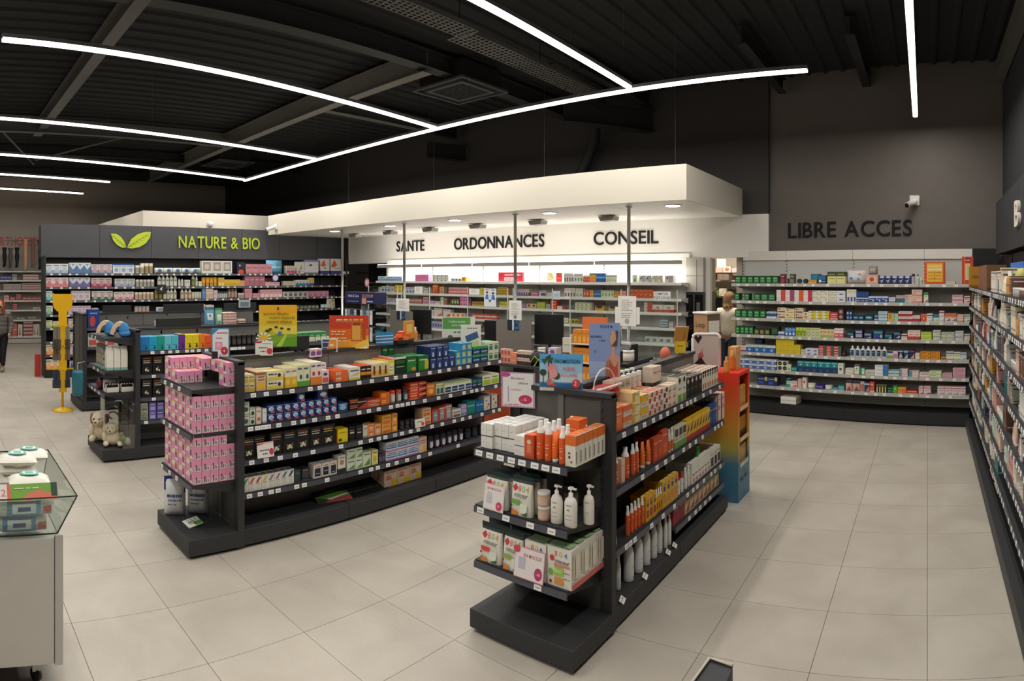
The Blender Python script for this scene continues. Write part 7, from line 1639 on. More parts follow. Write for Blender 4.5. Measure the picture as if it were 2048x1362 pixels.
spine(-4.45, 441, 423, 459, 656, 718, 'card', 'blue framed offer card standing over the pink boxes', 'card', '4c8cb4;r.06,.04,.94,.96,e4e6e4;p.06,.96,.4,.96,.06,.78,3c84bc;l.3,.82,.9,.04,c04850;l.25,.66,.6,.03,c04850;r.2,.3,.6,.55,e49ab8;r.28,.4,.5,.5,e0c0d0;o.72,.27,.2,.13,c83444;t.64,.22,.09,fff,4;l.2,.12,.6,.02,999', t=.006)
spine(-4.45, 917, 884, 950, 634, 697, 'display_header', 'white leaf-print display header topped with a green banner', 'display', 'dcdcd0;r.02,.62,.86,.98,5c9c50;t.2,.82,.07,e4ecd8,l\'efficacité,.5;t.3,.71,.07,e4ecd8,de la nature,.4;l.35,.5,.8,.04,566;o.25,.36,.08,.07,5a5c54;p.4,.2,.5,.26,.46,.12,4c504a;p.55,.3,.68,.34,.6,.2,4c504a;p.6,.16,.72,.22,.68,.08,4c504a;p.3,.12,.4,.2,.36,.06,4c504a;p.72,.36,.84,.38,.78,.26,4c504a', t=.02)
spine(-4.30, 942, 925, 965, 650, 700, 'leaflet_dispenser', 'curved white leaflet dispenser leaning by the green banner', 'display', 'dfddd4;p.3,.3,.9,.5,.8,.75,.2,.55,3c5c84;p.5,.1,.9,.2,.85,.4,.45,.3,c8c88c;l.3,.85,.8,.04,666', t=.03)
spine(-2.05, 1122, 1079, 1166, 708, 783, 'card', 'seaside offer card reading PROMOTION on the sunscreen gondola', 'card',
    '3c8cc0;r.01,.01,.99,.99,5aa8d8;r.01,.5,.99,.75,9cc8e0;r.01,.25,.99,.5,c8dce4;r.01,.1,.99,.22,2c6ca0;r.01,.02,.99,.1,d8c8a0;p.14,.9,.3,.7,.26,.98,2f4a34;p.05,.85,.2,.88,.12,.7,3c5a3c;p.18,.88,.34,.9,.28,.78,3c5a3c;r.2,.3,.23,.85,5c4c34;o.09,.5,.08,.09,2f4434;r.08,.2,.1,.5,4a4030;o.4,.42,.08,.1,2f4a38;o.3,.6,.1,.14,e09090;o.33,.48,.1,.12,e0a0a0;o.24,.25,.07,.1,c86c6c;r.28,.14,.34,.3,c8a080;p.2,.14,.42,.14,.34,.24,b84c4c;o.85,.22,.1,.12,d84c4c;t.8,.17,.12,f4e8e0,2;t.36,.76,.1,1c3458,PROMOTION,.58;t.54,.57,.09,d86470,AVENE,.28;t.5,.41,.09,d86470,SOLAIRE,.38', rot=.42)
spine(-2.05, 1209, 1178, 1240, 646, 756, 'poster', 'lilac blue summer poster of a sunbathing woman on the sunscreen gondola', 'poster',
    '8ca0cc;r0,0,1,.3,a4b4d4;t.36,.91,.05,1c2438,NUXE,.3;o.72,.935,.035,.018,1c2438;t.06,.73,.04,1c2438,RESPIREZ,.36;t.34,.66,.04,1c2438,L\'ÉTÉ,.18;o.2,.48,.03,.03,6c7ca4;p.5,0,1,0,1,.38,.86,.46,.8,.38,.7,.42,.58,.34,c89880;p.62,0,.95,.0,.92,.3,.84,.2,.76,.24,.66,.36,b85040;p.7,.36,.84,.36,.82,.62,.74,.62,cf9f86;o.77,.72,.1,.14,d0a48c;p.72,.58,.9,.58,.94,.85,.86,.88,.88,.7,5c4434;o.7,.8,.02,.012,4c342c;p.5,0,.6,0,.64,.34,.56,.3,a8785c;p.55,.0,.58,0,.62,.25,8c6048;r.03,.06,.45,.065,6c7ca4', rot=.38)
# offer card fixed to the end post
fr = Frame((0, 3.08), 0)
hang(1017, 1055, 745, 815, 3.06, 'card', 'white and mauve offer card with a red price disc on the end post', 'card', 'b494ac;r.05,.04,.95,.97,e0dedc;o.12,.93,.16,.07,b8488c;t.3,.8,.07,7c4a5c,Bruleur,.4;t.5,.67,.06,7c4a5c,Ultime,.3;o.72,.24,.2,.13,c02c54;t.6,.2,.07,f0dce4,-5,.16;r.2,.15,.23,.6,a8a0b8;r.28,.5,.6,.52,b8b0b8;l.1,.07,.6,.02,c66', rot=.35)
# bonus cards on shelves
e2s = Frame((-4.185, 0), PI/2)
def lipcard(fr, z, x0, x1, hpx, label, art, tl=-.15):
    r = fr.r_at((x0+x1)/2); a, b = fr.s_at(x0), fr.s_at(x1); p = fr.pt((a+b)/2, -.02, z); panel('card', label, 'card', Vector(p), fr.rz, b-a, hpx*r/F, art, .003, tilt=tl)
lipcard(f2, .648, 513, 546, 30, 'red edged bonus card leaning on the black flower boxes', 'e4e0dc;p0,.82,.4,.9,.4,1,0,1,c84858;o.85,.35,.14,.22,c83c54;l.15,.45,.7,.07,444;l.3,.22,.6,.07,444;r.0,.93,1,1,e0a0a0')
lipcard(f2, .648, 828, 848, 16, 'small bonus card leaning on the round black jars', 'dcd8cc;l.2,.6,.7,.1,555;o.75,.35,.16,.25,d84c34')
lipcard(e1, .71, 970, 1010, 50, 'price card with a red disc before the red slimming pouch', 'dccfcc;r.04,.05,.96,.96,e6e0dc;t.15,.78,.1,b05058,804 MINCEUR,.7;r.14,.25,.42,.6,c4c4cc;o.78,.22,.15,.17,c84468;t.7,.18,.08,f4dce4,50;l.2,.65,.4,.02,888')
lipcard(e1, .39, 1031, 1090, 60, 'wide price card with a magenta disc over the slimming boxes', 'd898a8;r.02,.03,.98,.97,e6dedc;t.3,.7,.12,b04c5c,804 MINCEUR,.6;r.14,.3,.38,.68,c0bcc8;o.82,.28,.13,.2,b83468;t.75,.23,.1,f0c8d8,-60,.14;o.06,.9,.12,.12,c84458')
# tickets on the plinth
for i, (x, y) in enumerate(((1250, 1203), (1295, 1155), (1341, 1107), (1354, 1093))):
    p = at(x, y, .132); panel('price_ticket', 'curled price ticket on the plinth, %s from the end post' % ORD[i], 'price ticket', p, PI/2+.3, .07, .035, 'e4e2dc;l.1,.5,.9,.15,777', .002, tilt=-1.0)
# brochure and trays on the vitamin gondola plinth
p = at(672, 1003, .145); panel('magazine', 'magazine with green and red cover on the vitamin gondola plinth', 'magazine', p, PI/2-.2, .32, .17, '3c4430;p0,.5,.5,1,1,.6,1,.3,.4,.2,5c8a34;p.2,.0,1,.0,1,.35,.4,.3,b04c4c;p.3,.3,.9,.55,1,.5,.4,.2,e4dccc', .01, tilt=-1.3)
p = at(728, 988, .145); panel('leaflet', 'black glossy leaflet fan on the vitamin gondola plinth', 'leaflet', p, PI/2, .55, .2, '17181a;l.1,.8,.9,.03,777;l.05,.6,.8,.03,666;l.2,.3,.9,.03,777;p.0,.1,.25,.1,.2,.25,.05,.22,c4c4c0', .02, tilt=-1.3)

# ------------------------------------------------------------ red display helmet-shaped tray beside the summer poster
t = wthing('tester_display', 'glossy red and white oval tester display under a clear dome', 'display', (-1.93, 3.42, 1.37))
g = MB(); RED = M('b8281c', .2); g.lathe([(.05, 1.262), (.075, 1.28), (.085, 1.325), (.06, 1.35)], RED, 20, -1.92, 3.40, 1, 1.6); g.build('bowl', t)
pts = [(-1.92+.09*math.cos(a), 3.40+.14*math.sin(a), 1.335+.03*math.cos(a)) for a in [2*PI*k/24 for k in range(25)]]
g = MB(); g.tube(pts, .008, M('e8dcd4', .25), 8); g.build('rim', t)
pts = [(-1.92, 3.40+.135*math.cos(a), 1.34+.12*math.sin(a)) for a in [PI*k/14 for k in range(15)]]
g = MB(); g.tube(pts, .005, M('e4d8d4', .2), 6); g.build('arch', t)
# ------------------------------------------------------------ rainbow carton display of sun oils
t = wthing('carton_display', 'rainbow shaded carton display of sun oils, red on top, blue below', 'display stand', (-1.85, 5.55, 0))
x0, x1, y0, y1, top = -2.12, -1.67, 5.37, 5.73, 1.16
def ombre():
    m = bpy.data.materials.new('rainbow_card'); m.use_nodes = True; nt = m.node_tree; b = nt.nodes['Principled BSDF']; b.inputs['Roughness'].default_value = .45
    g_ = nt.nodes.new('ShaderNodeTexCoord'); sp = nt.nodes.new('ShaderNodeSeparateXYZ'); mr = nt.nodes.new('ShaderNodeMapRange'); mr.inputs['From Max'].default_value = top
    r = nt.nodes.new('ShaderNodeValToRGB'); cr = r.color_ramp
    for k, (p_, c) in enumerate(((0, '3c7494'), (.3, '4c8098'), (.42, 'b8a848'), (.6, 'd89030'), (.8, 'd85c28'), (.95, 'd8341c'))):
        e_ = cr.elements[k] if k < 2 else cr.elements.new(p_); e_.position = p_; e_.color = hexc(c)
    nt.links.new(g_.outputs['Object'], sp.inputs[0]); nt.links.new(sp.outputs['Z'], mr.inputs['Value']); nt.links.new(mr.outputs[0], r.inputs[0]); nt.links.new(r.outputs[0], b.inputs['Base Color'])
    return m
OM = ombre()
g = MB(); g.box(x0, y0, 0, x1-.012, y0+.012, top-.03, OM); g.box(x0, y1-.012, 0, x1-.012, y1, top-.03, OM); g.box(x0, y0+.012, 0, x0+.012, y1-.012, top-.03, OM); g.box(x0, y0, top-.03, x1, y1, top, OM)
g.box(x1-.012, y0, 0, x1, y1, .30, OM); g.box(x1-.012, y0, .3, x1, y0+.045, top-.03, OM); g.box(x1-.012, y1-.045, .3, x1, y1, top-.03, OM); g.build('card_shell', t)
g = MB(); g.box(x0+.06, y0+.012, .3, x0+.07, y1-.012, top-.03, M('d8d4cc', .6)); g.build('back_card', t)
ND = Frame((x1, 0), PI/2)
for k, z in enumerate((.31, .54, .82)):
    g = MB(); g.box(x0+.07, y0+.012, z-.01, x1-.001, y1-.012, z, M('d8b898', .5)); g.build('shelf', t)
    g = MB(); g.box(x1-.001, y0+.045, z-.012, x1+.004, y1-.045, z+.03, M('dc9c60' if k else '8ca0a0', .5))
    for i in range(4): a = y0+.07+.06*i; g.box(x1+.004, a, z-.004, x1+.006, a+.035, z+.022, M('e4dcd4'))
    g.build('ledge', t)
    run(ND, z, y0+.05, y1-.05, (3, 5, 4)[k], 1, ('bx;c8a05c;l.2,.8,.8,.03,654;r.3,.2,.7,.5,b88c48', 'bx;b07018;l.2,.8,.8,.03,420;r.0,.0,1,.4,3a2410', 'bx;cc9440;l.2,.8,.8,.03,654;r.2,.15,.8,.5,e0b060')[k], ('tan', 'dark amber', 'golden')[k]+' sun oil carton', ('lowest', 'middle', 'upper')[k]+' niche of the rainbow display', 'sun_oil_carton', metric=True, hm=(.17, .2, .2)[k], d=.05, back=.01)
# lettering on the base and front
g = MB(); g.text('NUXE', -.13, 0, .045, M('1c2c34'), 0, .24); g.ball((0, 0, .08), (.012, .001, .012), M('1c2c34'), 8, 5); o = g.build('lettering', t, (x1+.002, (y0+y1)/2, .17), PI/2)
stock(Frame((-1.75, 0), PI/2), top+.0005, 'on top of the rainbow display', 'sunoil', '''
1456 1467 1 32 | bt;d87c2c;c8a46c;e09040 | amber oil bottle near the shelf end
1467 1478 1 38 | bt;c86c20;d8b078;d88030 | amber oil bottle in the middle
1475 1484 2 44 | bx;d8a468;l.2,.7,.8,.03,854;r.2,.1,.8,.5,e0b880 | sand coloured oil carton
''')
# ------------------------------------------------------------ boxes behind: collection box column, framed stand, mustard carton
t = wthing('collection_box', 'tall cardboard collection box with white lid, marked Loop', 'collection box', (-2.6, 7.1, 0))
KR = M('a8825c', .7, noise=.05)
cx, cy = -2.62, 7.15
for nm_, a, b, z0_, z1_ in (('carton', .12, .12, .55, 1.1), ('carton', .11, .11, 1.1, 1.58), ('pedestal', .13, .13, 0, .55)):
    g = MB(); g.box(-a, -b, z0_, a, b, z1_, KR if nm_ == 'carton' else BLK2())
    if z0_ > 1: g.text('Loop', -a+.03, 1.40, .085, M('2a2420'), -b-.002, .15); g.box(a+.0005, -b+.02, 1.36, a+.002, b-.01, 1.5, M('dedad0')); g.box(a+.0003, -b, 1.5, a+.0015, b, 1.57, M('6a5c4c'))
    if .5 < z0_ < .6: g.tube([(-.1, -b-.003, .98), (-.03, -b-.003, .93), (.05, -b-.003, .94), (.1, -b-.003, .99)], .009, M('1c1814'), 5); g.tube([(-.13, -b-.003, 1.07), (-.1, -b-.003, 1.04), (-.06, -b-.003, 1.06)], .02, M('2c2420'), 5)
    g.build(nm_, t, (cx, cy, 0), -.40)
g = MB(); g.box(-.125, -.125, 1.58, .125, .125, 1.605, M('e4e2dc', .4)); g.build('lid', t, (cx, cy, 0), -.40, bevel=.008)
t = wthing('framed_stand', 'white rimmed display sign with hearts behind the cream boxes', 'display', (-2.02, 5.45, 1.16))
g = MB(); pts = []
W_, H_ = .125, .16; R_ = .035
for cxx, czz, a0 in ((W_-R_, H_*2-R_, 0), (-W_+R_, H_*2-R_, PI/2), (-W_+R_, R_, PI), (W_-R_, R_, 1.5*PI)):
    for k in range(5): a = a0+PI/2*k/4; pts.append((cxx+R_*math.cos(a), 0, czz+R_*math.sin(a)))
pts.append(pts[0]); g.tube(pts, .013, M('e8e4e0', .3), 8); g.build('rim', t, (-2.0, 5.44, 1.18), .4)
g = MB(); g.box(-W_, -.004, .01, W_, .004, H_*2-.01, M('c8b4ac', .5)); g.art('p.2,.9,.12,.98,.05,.9,.2,.72,.35,.9,.28,.98,1c1618;p.2,.4,.35,.55,.4,.35,.2,.2,b04c50;p.0,.1,.3,.35,.6,.0,1c1618;p.3,.5,.4,.62,.3,.3,d87c7c'.split(';'), W_*2, H_*2, -.004); g.build('sign_panel', t, (-2.0, 5.44, 1.18), .4)
g = MB(); g.box(-.08, -.04, 0, .08, .04, .02, M('2a2420')); g.build('foot', t, (-2.0, 5.44, 1.1605), .4)
g = MB(); g.prism([(-.045, 0), (.045, 0), (.06, .12), (.075, .22), (-.04, .22), (-.05, .12)], 1, -.035, .035, M('a8722c', .5)); g.art('r0,0,1,.45,d8b41c;l.2,.25,.8,.04,7c5c10;p.7,.5,.95,.95,1,.6,8c5c20'.split(';'), .09, .22, -.0351)
tag(g.build('header_carton', None, (-2.07, 4.98, 1.379), .45), 'mustard and yellow header carton standing on the sunscreen gondola top', 'carton')
for i, (x, z, s, c) in enumerate(((-2.75, 1.3, .06, 'c86c54'), (-2.68, 1.22, .05, 'dcc8b8'), (-2.3, 1.2, .05, 'd8704c'), (-2.25, 1.1, .045, 'e8d8c8'))):
    g = MB(); g.ball((x, 6.2, z-.1), (s, s, s*1.2), M(c, .7), 10, 7); g.box(x-.004, 6.196, 1.0, x+.004, 6.204, z-.1, STEEL()); tag(g.build('hair_accessory'), ('coral', 'ivory', 'orange', 'cream')[i]+' hair accessory on the rack behind the white rimmed sign', 'accessory')
g = MB(); g.box(-2.9, 6.1, 0, -2.15, 6.35, 1.0, CT); tag(g.build('display_cabinet'), 'low black cabinet carrying hair accessories by the canopy corner', 'cabinet')
# navy toothbrush display
t = wthing('toothbrush_stand', 'grey toothbrush stand topped with a navy Smile & Care sign', 'display stand', (-7.85, 6.2, 0))
g = MB(); NV = M('1c2350', .4); g.box(-8.22, 6.17, 1.60, -7.47, 6.42, 1.78, NV); g.build('header', t)
g = MB(); g.text('Smile & Care', -8.13, 1.70, .045, M('e0e4f0'), 6.168, .28); g.text('ELGYDIUM', -7.76, 1.70, .05, M('d8a8a0'), 6.168, .26); g.box(-8.14, 6.167, 1.63, -7.86, 6.169, 1.64, M('8c94c0')); g.box(-7.77, 6.167, 1.6, -7.66, 6.169, 1.69, M('d89484')); g.box(-7.64, 6.167, 1.63, -7.5, 6.169, 1.65, M('b8bce0')); g.build('lettering', t)
g = MB(); g.box(-7.9, 6.25, .1, -7.82, 6.33, 1.6, M('8c8c8c', .4)); g.box(-8.15, 6.15, 0, -7.55, 6.45, .06, M('6c6c70')); g.build('column', t)
for j in range(4):
    g = MB(); g.box(-8.2, 6.2, 1.50-.26*j, -7.5, 6.21, 1.515-.26*j, STEEL()); g.build('rail', t)
for j in range(3):
    for i in range(9):
        if i in (4,): continue
        x = -8.18+.08*i; c = ['d8dce0', '9ca4b4', '3c4c7c', 'c8ccd4', '7c3c5c', 'd4d8dc', '4c8494', 'b8c0cc'][(i+j*3) % 8]
        g = MB(); g.box(x-.025, 6.16, 1.28-.26*j, x+.025, 6.175, 1.5-.26*j, M(c, .3)); g.art(['r.2,.1,.8,.6,%s' % ('2c3450' if i % 2 else 'e4e4e8'), 'l.2,.75,.8,.05,445'], .05, .22, 6.16, 0, x, 1.28-.26*j)
        tag(g.build('toothbrush_pack'), 'toothbrush pack, %s hook, %s row of the navy topped stand' % (ORD[i], ORD[j]), 'toothbrush', 'toothbrush packs on the navy topped stand')
# stone coloured sun glasses rack / blue folded flyer / orange tray at the middle counters
spine(-4.45, 769, 752, 787, 664, 689, 'flyer', 'blue flyer with white waves before the orange tray', 'flyer', '2c84b8;p0,.6,1,.7,1,.78,0,.68,c8e0ec;p0,.35,1,.45,1,.52,0,.43,c8e0ec;p0,.1,1,.2,1,.26,0,.17,c8e0ec', rot=.75)
t = wthing('sweets_tray', 'orange throat sweets display tray on the vitamin gondola', 'display', (-4.45, 4.45, 1.4))
sp = Frame((-4.45, 0), PI/2); yy = sp.s_at(802); g = MB(); OC = M('e0702c', .4)
g.box(-4.53, yy-.09, 1.40, -4.37, yy+.09, 1.43, M('26242c')); g.build('base', t)
g = MB(); g.box(-.01, -.09, 0, .01, .09, .17, M('d8902c', .4)); g.box(.01, -.06, .06, .0105, .05, .14, M('e8c070', .4)); o = g.build('header', t, (-4.47, yy+.12, 1.43), .3)
for i in range(5):
    g = MB(); g.box(-.03, -.045, 0, .03, .045, .03, M(['e4562c', 'ec7438', 'd84c24', 'e88848', 'e0602c'][i], .35)); g.build('sweet_pack', t, (-4.43+.015*(i % 2), yy-.07+.03*i, 1.43+.025*(i % 3)), .3*i)
# ------------------------------------------------------------ yellow brush stand
t = wthing('brush_stand', 'bright yellow revolving stand hung with hair brushes', 'display stand', (-9.36, 1.87, 0))
YE = M('e8b412', .35); bx_, by_ = -9.36, 1.85
g = MB(); g.lathe([(.17, 0), (.17, .012), (.08, .035), (.03, .05)], YE, 28, bx_, by_); g.build('foot', t)
g = MB(); g.lathe([(.018, .05), (.018, 1.5)], YE, 12, bx_, by_); g.build('post', t)
g = MB(); g.prism([(-.06, .28), (.06, .28), (.065, 1.5), (-.065, 1.5)], 0, -.012, .012, YE); g.build('fin', t, (bx_+.02, by_, 0), -.1)
g = MB(); q = [(-.15, 1.62), (-.13, 1.55), (-.08, 1.5), (.08, 1.5), (.13, 1.55), (.15, 1.62), (.155, 1.76), (.145, 1.78), (.12, 1.765), (-.12, 1.765), (-.145, 1.78), (-.155, 1.76)]
g.prism(q, 0, -.015, .015, YE); g.build('header', t, (bx_, by_, 0), -.1)
for lvl, (z, col, L) in enumerate(((1.28, '8a8478', .34), (.98, '6c5c50', .2), (.62, '3a4254', .26))):
    g = MB(); g.box(bx_-.01, by_-.17, z, bx_+.01, by_+.17, z+.02, YE if lvl != 1 else M('b8a89c')); g.box(bx_-.15, by_-.008, z, bx_+.17, by_+.008, z+.018, YE); g.build('arm', t)
    for k in range(8):
        sd = -1 if k < 5 else 1; y = by_+sd*(.05+.022*(k % 5)); zz = z-.01
        g = MB(); g.box(-.012, -.006, -L*.55, .012, .006, 0, M(col, .5)); g.box(-.018, -.014, -L, .018, .014, -L*.55, M('4a4844' if lvl == 0 else col, .8)); o = g.build('hair_brush', t, (bx_+.03+.01*(k % 2), y, zz), .2*k)
stock(Frame((0, 2.15), 0), .35, 'beside the black rear gondola', 'x', '')
g = MB(); g.lathe([(.07, .26), (.085, .3), (.09, .60), (.075, .64)], M('2c6c7c', .35), 16); g.tube([(0, 0, .63), (0, 0, .74), (-.04, .12, .76)], .006, STEEL(), 6); tag(g.build('canister', None, (-9.62+.42, 2.35, 0), 0), 'teal canister hanging beside the rear gondola', 'canister').location = (-9.12, 2.03, 0)
# ------------------------------------------------------------ cart with glass bin (front corner)
t = wthing('promotion_cart', 'pale grey castored cabinet carrying a glass bin of wipes', 'cabinet', (-3.3, .1, 0))
GC = M('d2cec6', .5, noise=.02); X0, X1, Y0, Y1 = -3.62, -3.02, -.42, .60
g = MB(); g.box(X0, Y0, .14, X1-.02, Y1, .75, GC); g.box(X0+.02, Y0+.02, .12, X1-.04, Y1-.02, .14, M('3a3a3c')); g.build('body', t, bevel=.003)
g = MB(); g.box(X1-.018, Y0, .14, X1, Y1-.045, .752, GC); g.build('door', t, bevel=.002)
g = MB(); g.box(X1-.018, Y1-.04, .13, X1, Y1, .765, M('cac7c0', .5)); g.build('edge_strip', t)
for x, y in ((X1-.1, Y1-.12), (X1-.1, Y0+.12), (X0+.1, Y1-.12), (X0+.1, Y0+.12)):
    g = MB(); g.box(-.02, -.02, .06, .02, .02, .12, STEEL()); g.build('castor_fork', t, (x, y, 0)); g = MB(); b = len(g.v); g.lathe([(.034, -.012), (.036, 0), (.034, .012)], M('1a1a1b', .5), 14)
    for i in range(len(g.v)): v = g.v[i]; g.v[i] = (v[0], v[2], v[1]+.036)
    g.build('castor', t, (x, y, 0), .5)
GL = M('f6fbf9', clear=.94); GE = M('1f2e26', .15)
t2 = wthing('glass_bin', 'flared glass bin standing on the grey cabinet', 'glass bin', (-3.3, .1, .766))
zb, zt = .767, 1.0
B = [(-3.58, -.40), (-3.04, -.40), (-3.04, .575), (-3.58, .575)]; T_ = [(-3.68, -.5), (-2.885, -.5), (-2.885, .64), (-3.68, .64)]
for k in range(4):
    a, b = k, (k+1) % 4; g = MB(); p = [(B[a][0], B[a][1], zb), (B[b][0], B[b][1], zb), (T_[b][0], T_[b][1], zt), (T_[a][0], T_[a][1], zt)]
    n_ = (Vector(p[1])-Vector(p[0])).cross(Vector(p[3])-Vector(p[0])).normalized()*.004; q = [tuple(Vector(v)-n_) for v in p]
    g.face(p, GL); g.face(q[::-1], GL); g.build('pane', t2)
    g = MB(); g.tube([T_[a]+(zt,), T_[b]+(zt,)], .0035, GE, 6); g.tube([B[b]+(zb,), T_[b]+(zt,)], .0035, GE, 6); g.tube([B[a]+(zb,), B[b]+(zb,)], .0035, GE, 6); g.build('polished_edge', t2)
g = MB(); p = [(-3.56, -.02, zb), (-3.04, -.02, zb), (-2.9, -.02, zt-.01), (-3.66, -.02, zt-.01)]; g.face(p, GL); g.face([(x, y+.004, z) for x, y, z in p][::-1], GL); g.build('divider', t2)
g = MB(); g.tube([p[1], p[2]], .0035, GE, 6); g.tube([p[2], p[3]], .0035, GE, 6); g.build('polished_edge', t2)
def wipes(x, y, z, rz, col, label, w_=.21, d=.13, h=.07, tone='eae6da'):
    t = thing('wipes_pack', label, 'wipes', (x, y, z), rz); g = MB(); nx, ny = 12, 8; PM = M(tone, .35)
    for sg in (1, -1):
        b = len(g.v)
        for j in range(ny+1):
            for i in range(nx+1):
                u, v = i/nx, j/ny; e_ = (math.sin(PI*u)**.35)*(math.sin(PI*v)**.45); g.v.append(((u-.5)*w_, (v-.5)*d, h/2+sg*h/2*e_+.003*math.sin(17*u+9*v)*e_))
        for j in range(ny):
            for i in range(nx):
                q = (b+j*(nx+1)+i, b+j*(nx+1)+i+1, b+(j+1)*(nx+1)+i+1, b+(j+1)*(nx+1)+i); g.f.append(q if sg > 0 else q[::-1]); g.m.append(g.mi(PM)); g.sm.append(True)
    g.build('pack', t)
    g = MB()
    def ring(a, b, k, m_, e_=.0): g.prism([(a*.045*(abs(math.cos(q))**.6)*(1 if math.cos(q) >= 0 else -1), b*.028*(abs(math.sin(q))**.6)*(1 if math.sin(q) >= 0 else -1)) for q in [2*PI*i/20 for i in range(20)]], 2, h+e_, h+e_+.003, m_)
    ring(1.1, 1.25, 0, M(col, .3)); ring(.78, .85, 1, M('dfe8e4' if col != '3c4c74' else 'dfe8e4', .3), .002); ring(.5, .5, 1, M(col, .3), .004); g.build('lid', t)
WP = [(-3.15, .42, .77, '5c9cc4', 'front corner pack, blue ringed lid, lowest'), (-3.14, .43, .835, '5c9cc4', 'front corner pack, blue ringed lid, upper')]
zs_ = [.77, .83, .89]
k = 0
for j, z in enumerate((.77, .83, .888, .943)):
    for (x, y, rz) in ((-3.44, .14, 1.5), (-3.43, .42, 1.62), (-3.25, .14, 1.55), (-3.22+.0*j, .43+.01*j, 1.5)):
        wipes(x, y, z, rz, '4ca898', 'white wipes pack with turquoise lid, %s layer, %s stack in the glass bin' % (ORD[j], ORD[k % 4])); k += 1
wipes(-3.5, .5, .995, 1.4, '4ca898', 'white wipes pack with turquoise lid on the very top, deeper'); wipes(-3.4, .14, 1.0, 1.75, '4ca898', 'white wipes pack with turquoise lid on the very top, by the divider')
wipes(-3.4, .42, .999, 1.5, '4ca898', 'white wipes pack with turquoise lid on the very top, by the corner')
for j in range(2):
    t_ = [('lower', 'upper')[j]]; w_ = .24
    g = MB(); g2 = prod_mesh('bg', 'd8dcd4;r.25,.12,.8,.9,4c90b8;r.33,.25,.72,.78,dce6e6;r.42,.38,.63,.62,3c4c7c;r.84,.2,.98,.6,b84c44;l.04,.5,.22,.05,8a9a8c', .30, .09, .08)
    o = bpy.data.objects.new('wipes_pack', g2); COL.objects.link(o); o.location = (-3.05+.03*j, .38+.02*j, .77+.088*j); o.rotation_euler = (0, 0, PI/2); tag(o, 'grey green baby wipes pack with blue ringed label, %s, against the glass' % t_[0], 'wipes')
panel('card', 'green and coral card laid along the glass bin edge', 'card', Vector((-3.0, .42, .95)), PI/2, .30, .08, '7aa83c;r0,0,.18,1,e8e2dc;t.02,.3,.4,d85c50,12,.14;p.18,0,.24,0,.24,1,.18,1,d86c54;p.4,0,1,.0,1,.3,.7,.6,.5,.4,dc7860;l.3,.7,.7,.06,d8e8c0;r.9,.2,1,1,2c4434', .004, tilt=-.5)
wipes(-3.3, -.22, .77, 1.5, '4ca898', 'white wipes pack in the nearer half of the glass bin', .2)
# grey crate-like top in front of the camera
t = wthing('shopping_basket', 'dark angular bin with a pale rim jutting in at the bottom edge', 'bin', (-.62, 1.72, 0))
P4 = [(-.665, 1.835), (-.585, 1.825), (-.575, 1.60), (-.68, 1.60)]
g = MB(); g.prism(P4[::-1], 2, 0, .84, M('232529', .5)); g.build('body', t)
g = MB(); g.tube([P4[3]+(.845,), P4[0]+(.845,), P4[1]+(.845,)], .005, M('b8b0a0', .5), 6); g.build('rim', t)
# ------------------------------------------------------------ cameras and sensor
def cctv(p, aim, label, s=1.):
    t = thing('security_camera', label, 'security camera', p); g = MB(); wm = M('e4e2dc', .4)
    g.box(-.07*s, -.03*s, -.07*s, .07*s, 0, .07*s, wm); g.build('mount', t)
    g = MB(); g.tube([(0, -.03*s, 0), (0, -.09*s, -.02*s)], .02*s, wm, 10); g.build('arm', t)
    d = Vector(aim).normalized(); a = Vector((0, -.10*s, -.03*s)); b = a+d*.17*s
    g = MB(); g.tube([tuple(a-d*.03*s), tuple(b)], .045*s, wm, 16); g.build('housing', t); g = MB(); g.tube([tuple(b), tuple(b+d*.006*s)], .038*s, M('0e0e10', .1), 16); g.build('lens', t)
LB = Frame(LA.pt(0, .52)[:2], LAA); a = LB.s_at(1829); r = LB.r_at(1829)
cctv(LB.pt(a, .005, H-(401-YH)*r/F), (-.7, -.8, -.45), 'white bullet security camera on the taupe wall above LIBRE ACCES', 1.0)
p = Vector((-11.9, 7.07, 0)); cctv((-11.95, 7.079, 3.13), (-.3, -.9, -.3), 'white security camera at the inner end of the canopy', .9)
g = MB(); g.ball((0, 0, 0), (.06, .07, .07), M('e4e2da', .4), 14, 10); g.lathe([(.03, -.01), (.03, .01)], WHT(), 12); tag(g.build('motion_sensor', None, (-12.97, 5.95, 3.22)), 'round white motion sensor on the raised white block', 'sensor')
# round shelf talkers
for i, (X, Y, z, c, lab) in enumerate(((-12.362, 3.22, 1.2, 'c8a8a8', 'round pinkish shelf talker beside the yellow stand header'), (-12.362, 7.3, 2.0, '4c4c80', 'round violet shelf talker under the lilac topped display'), (-12.362, 4.55, 1.77, '1c1c20', 'black square shelf talker with white mark on the NATURE wall'))):
    g = MB()
    if i < 2: g.prism([(.09*math.cos(2*PI*k/20), .09*math.sin(2*PI*k/20)) for k in range(20)], 0, 0, .004, M(c, .5)); g.prism([(.065*math.cos(2*PI*k/20), .065*math.sin(2*PI*k/20)) for k in range(20)], 0, .004, .005, M('e0d4d4' if i == 0 else 'd8d8e4', .5))
    else: g.box(0, -.1, -.09, .004, .1, .09, M(c)); g.prism([(-.04, .0), (.02, .05), (.0, -.04)], 0, .004, .005, M('e0e0e0'))
    tag(g.build('shelf_talker', None, (X-.002, Y, z)), lab, 'shelf talker')
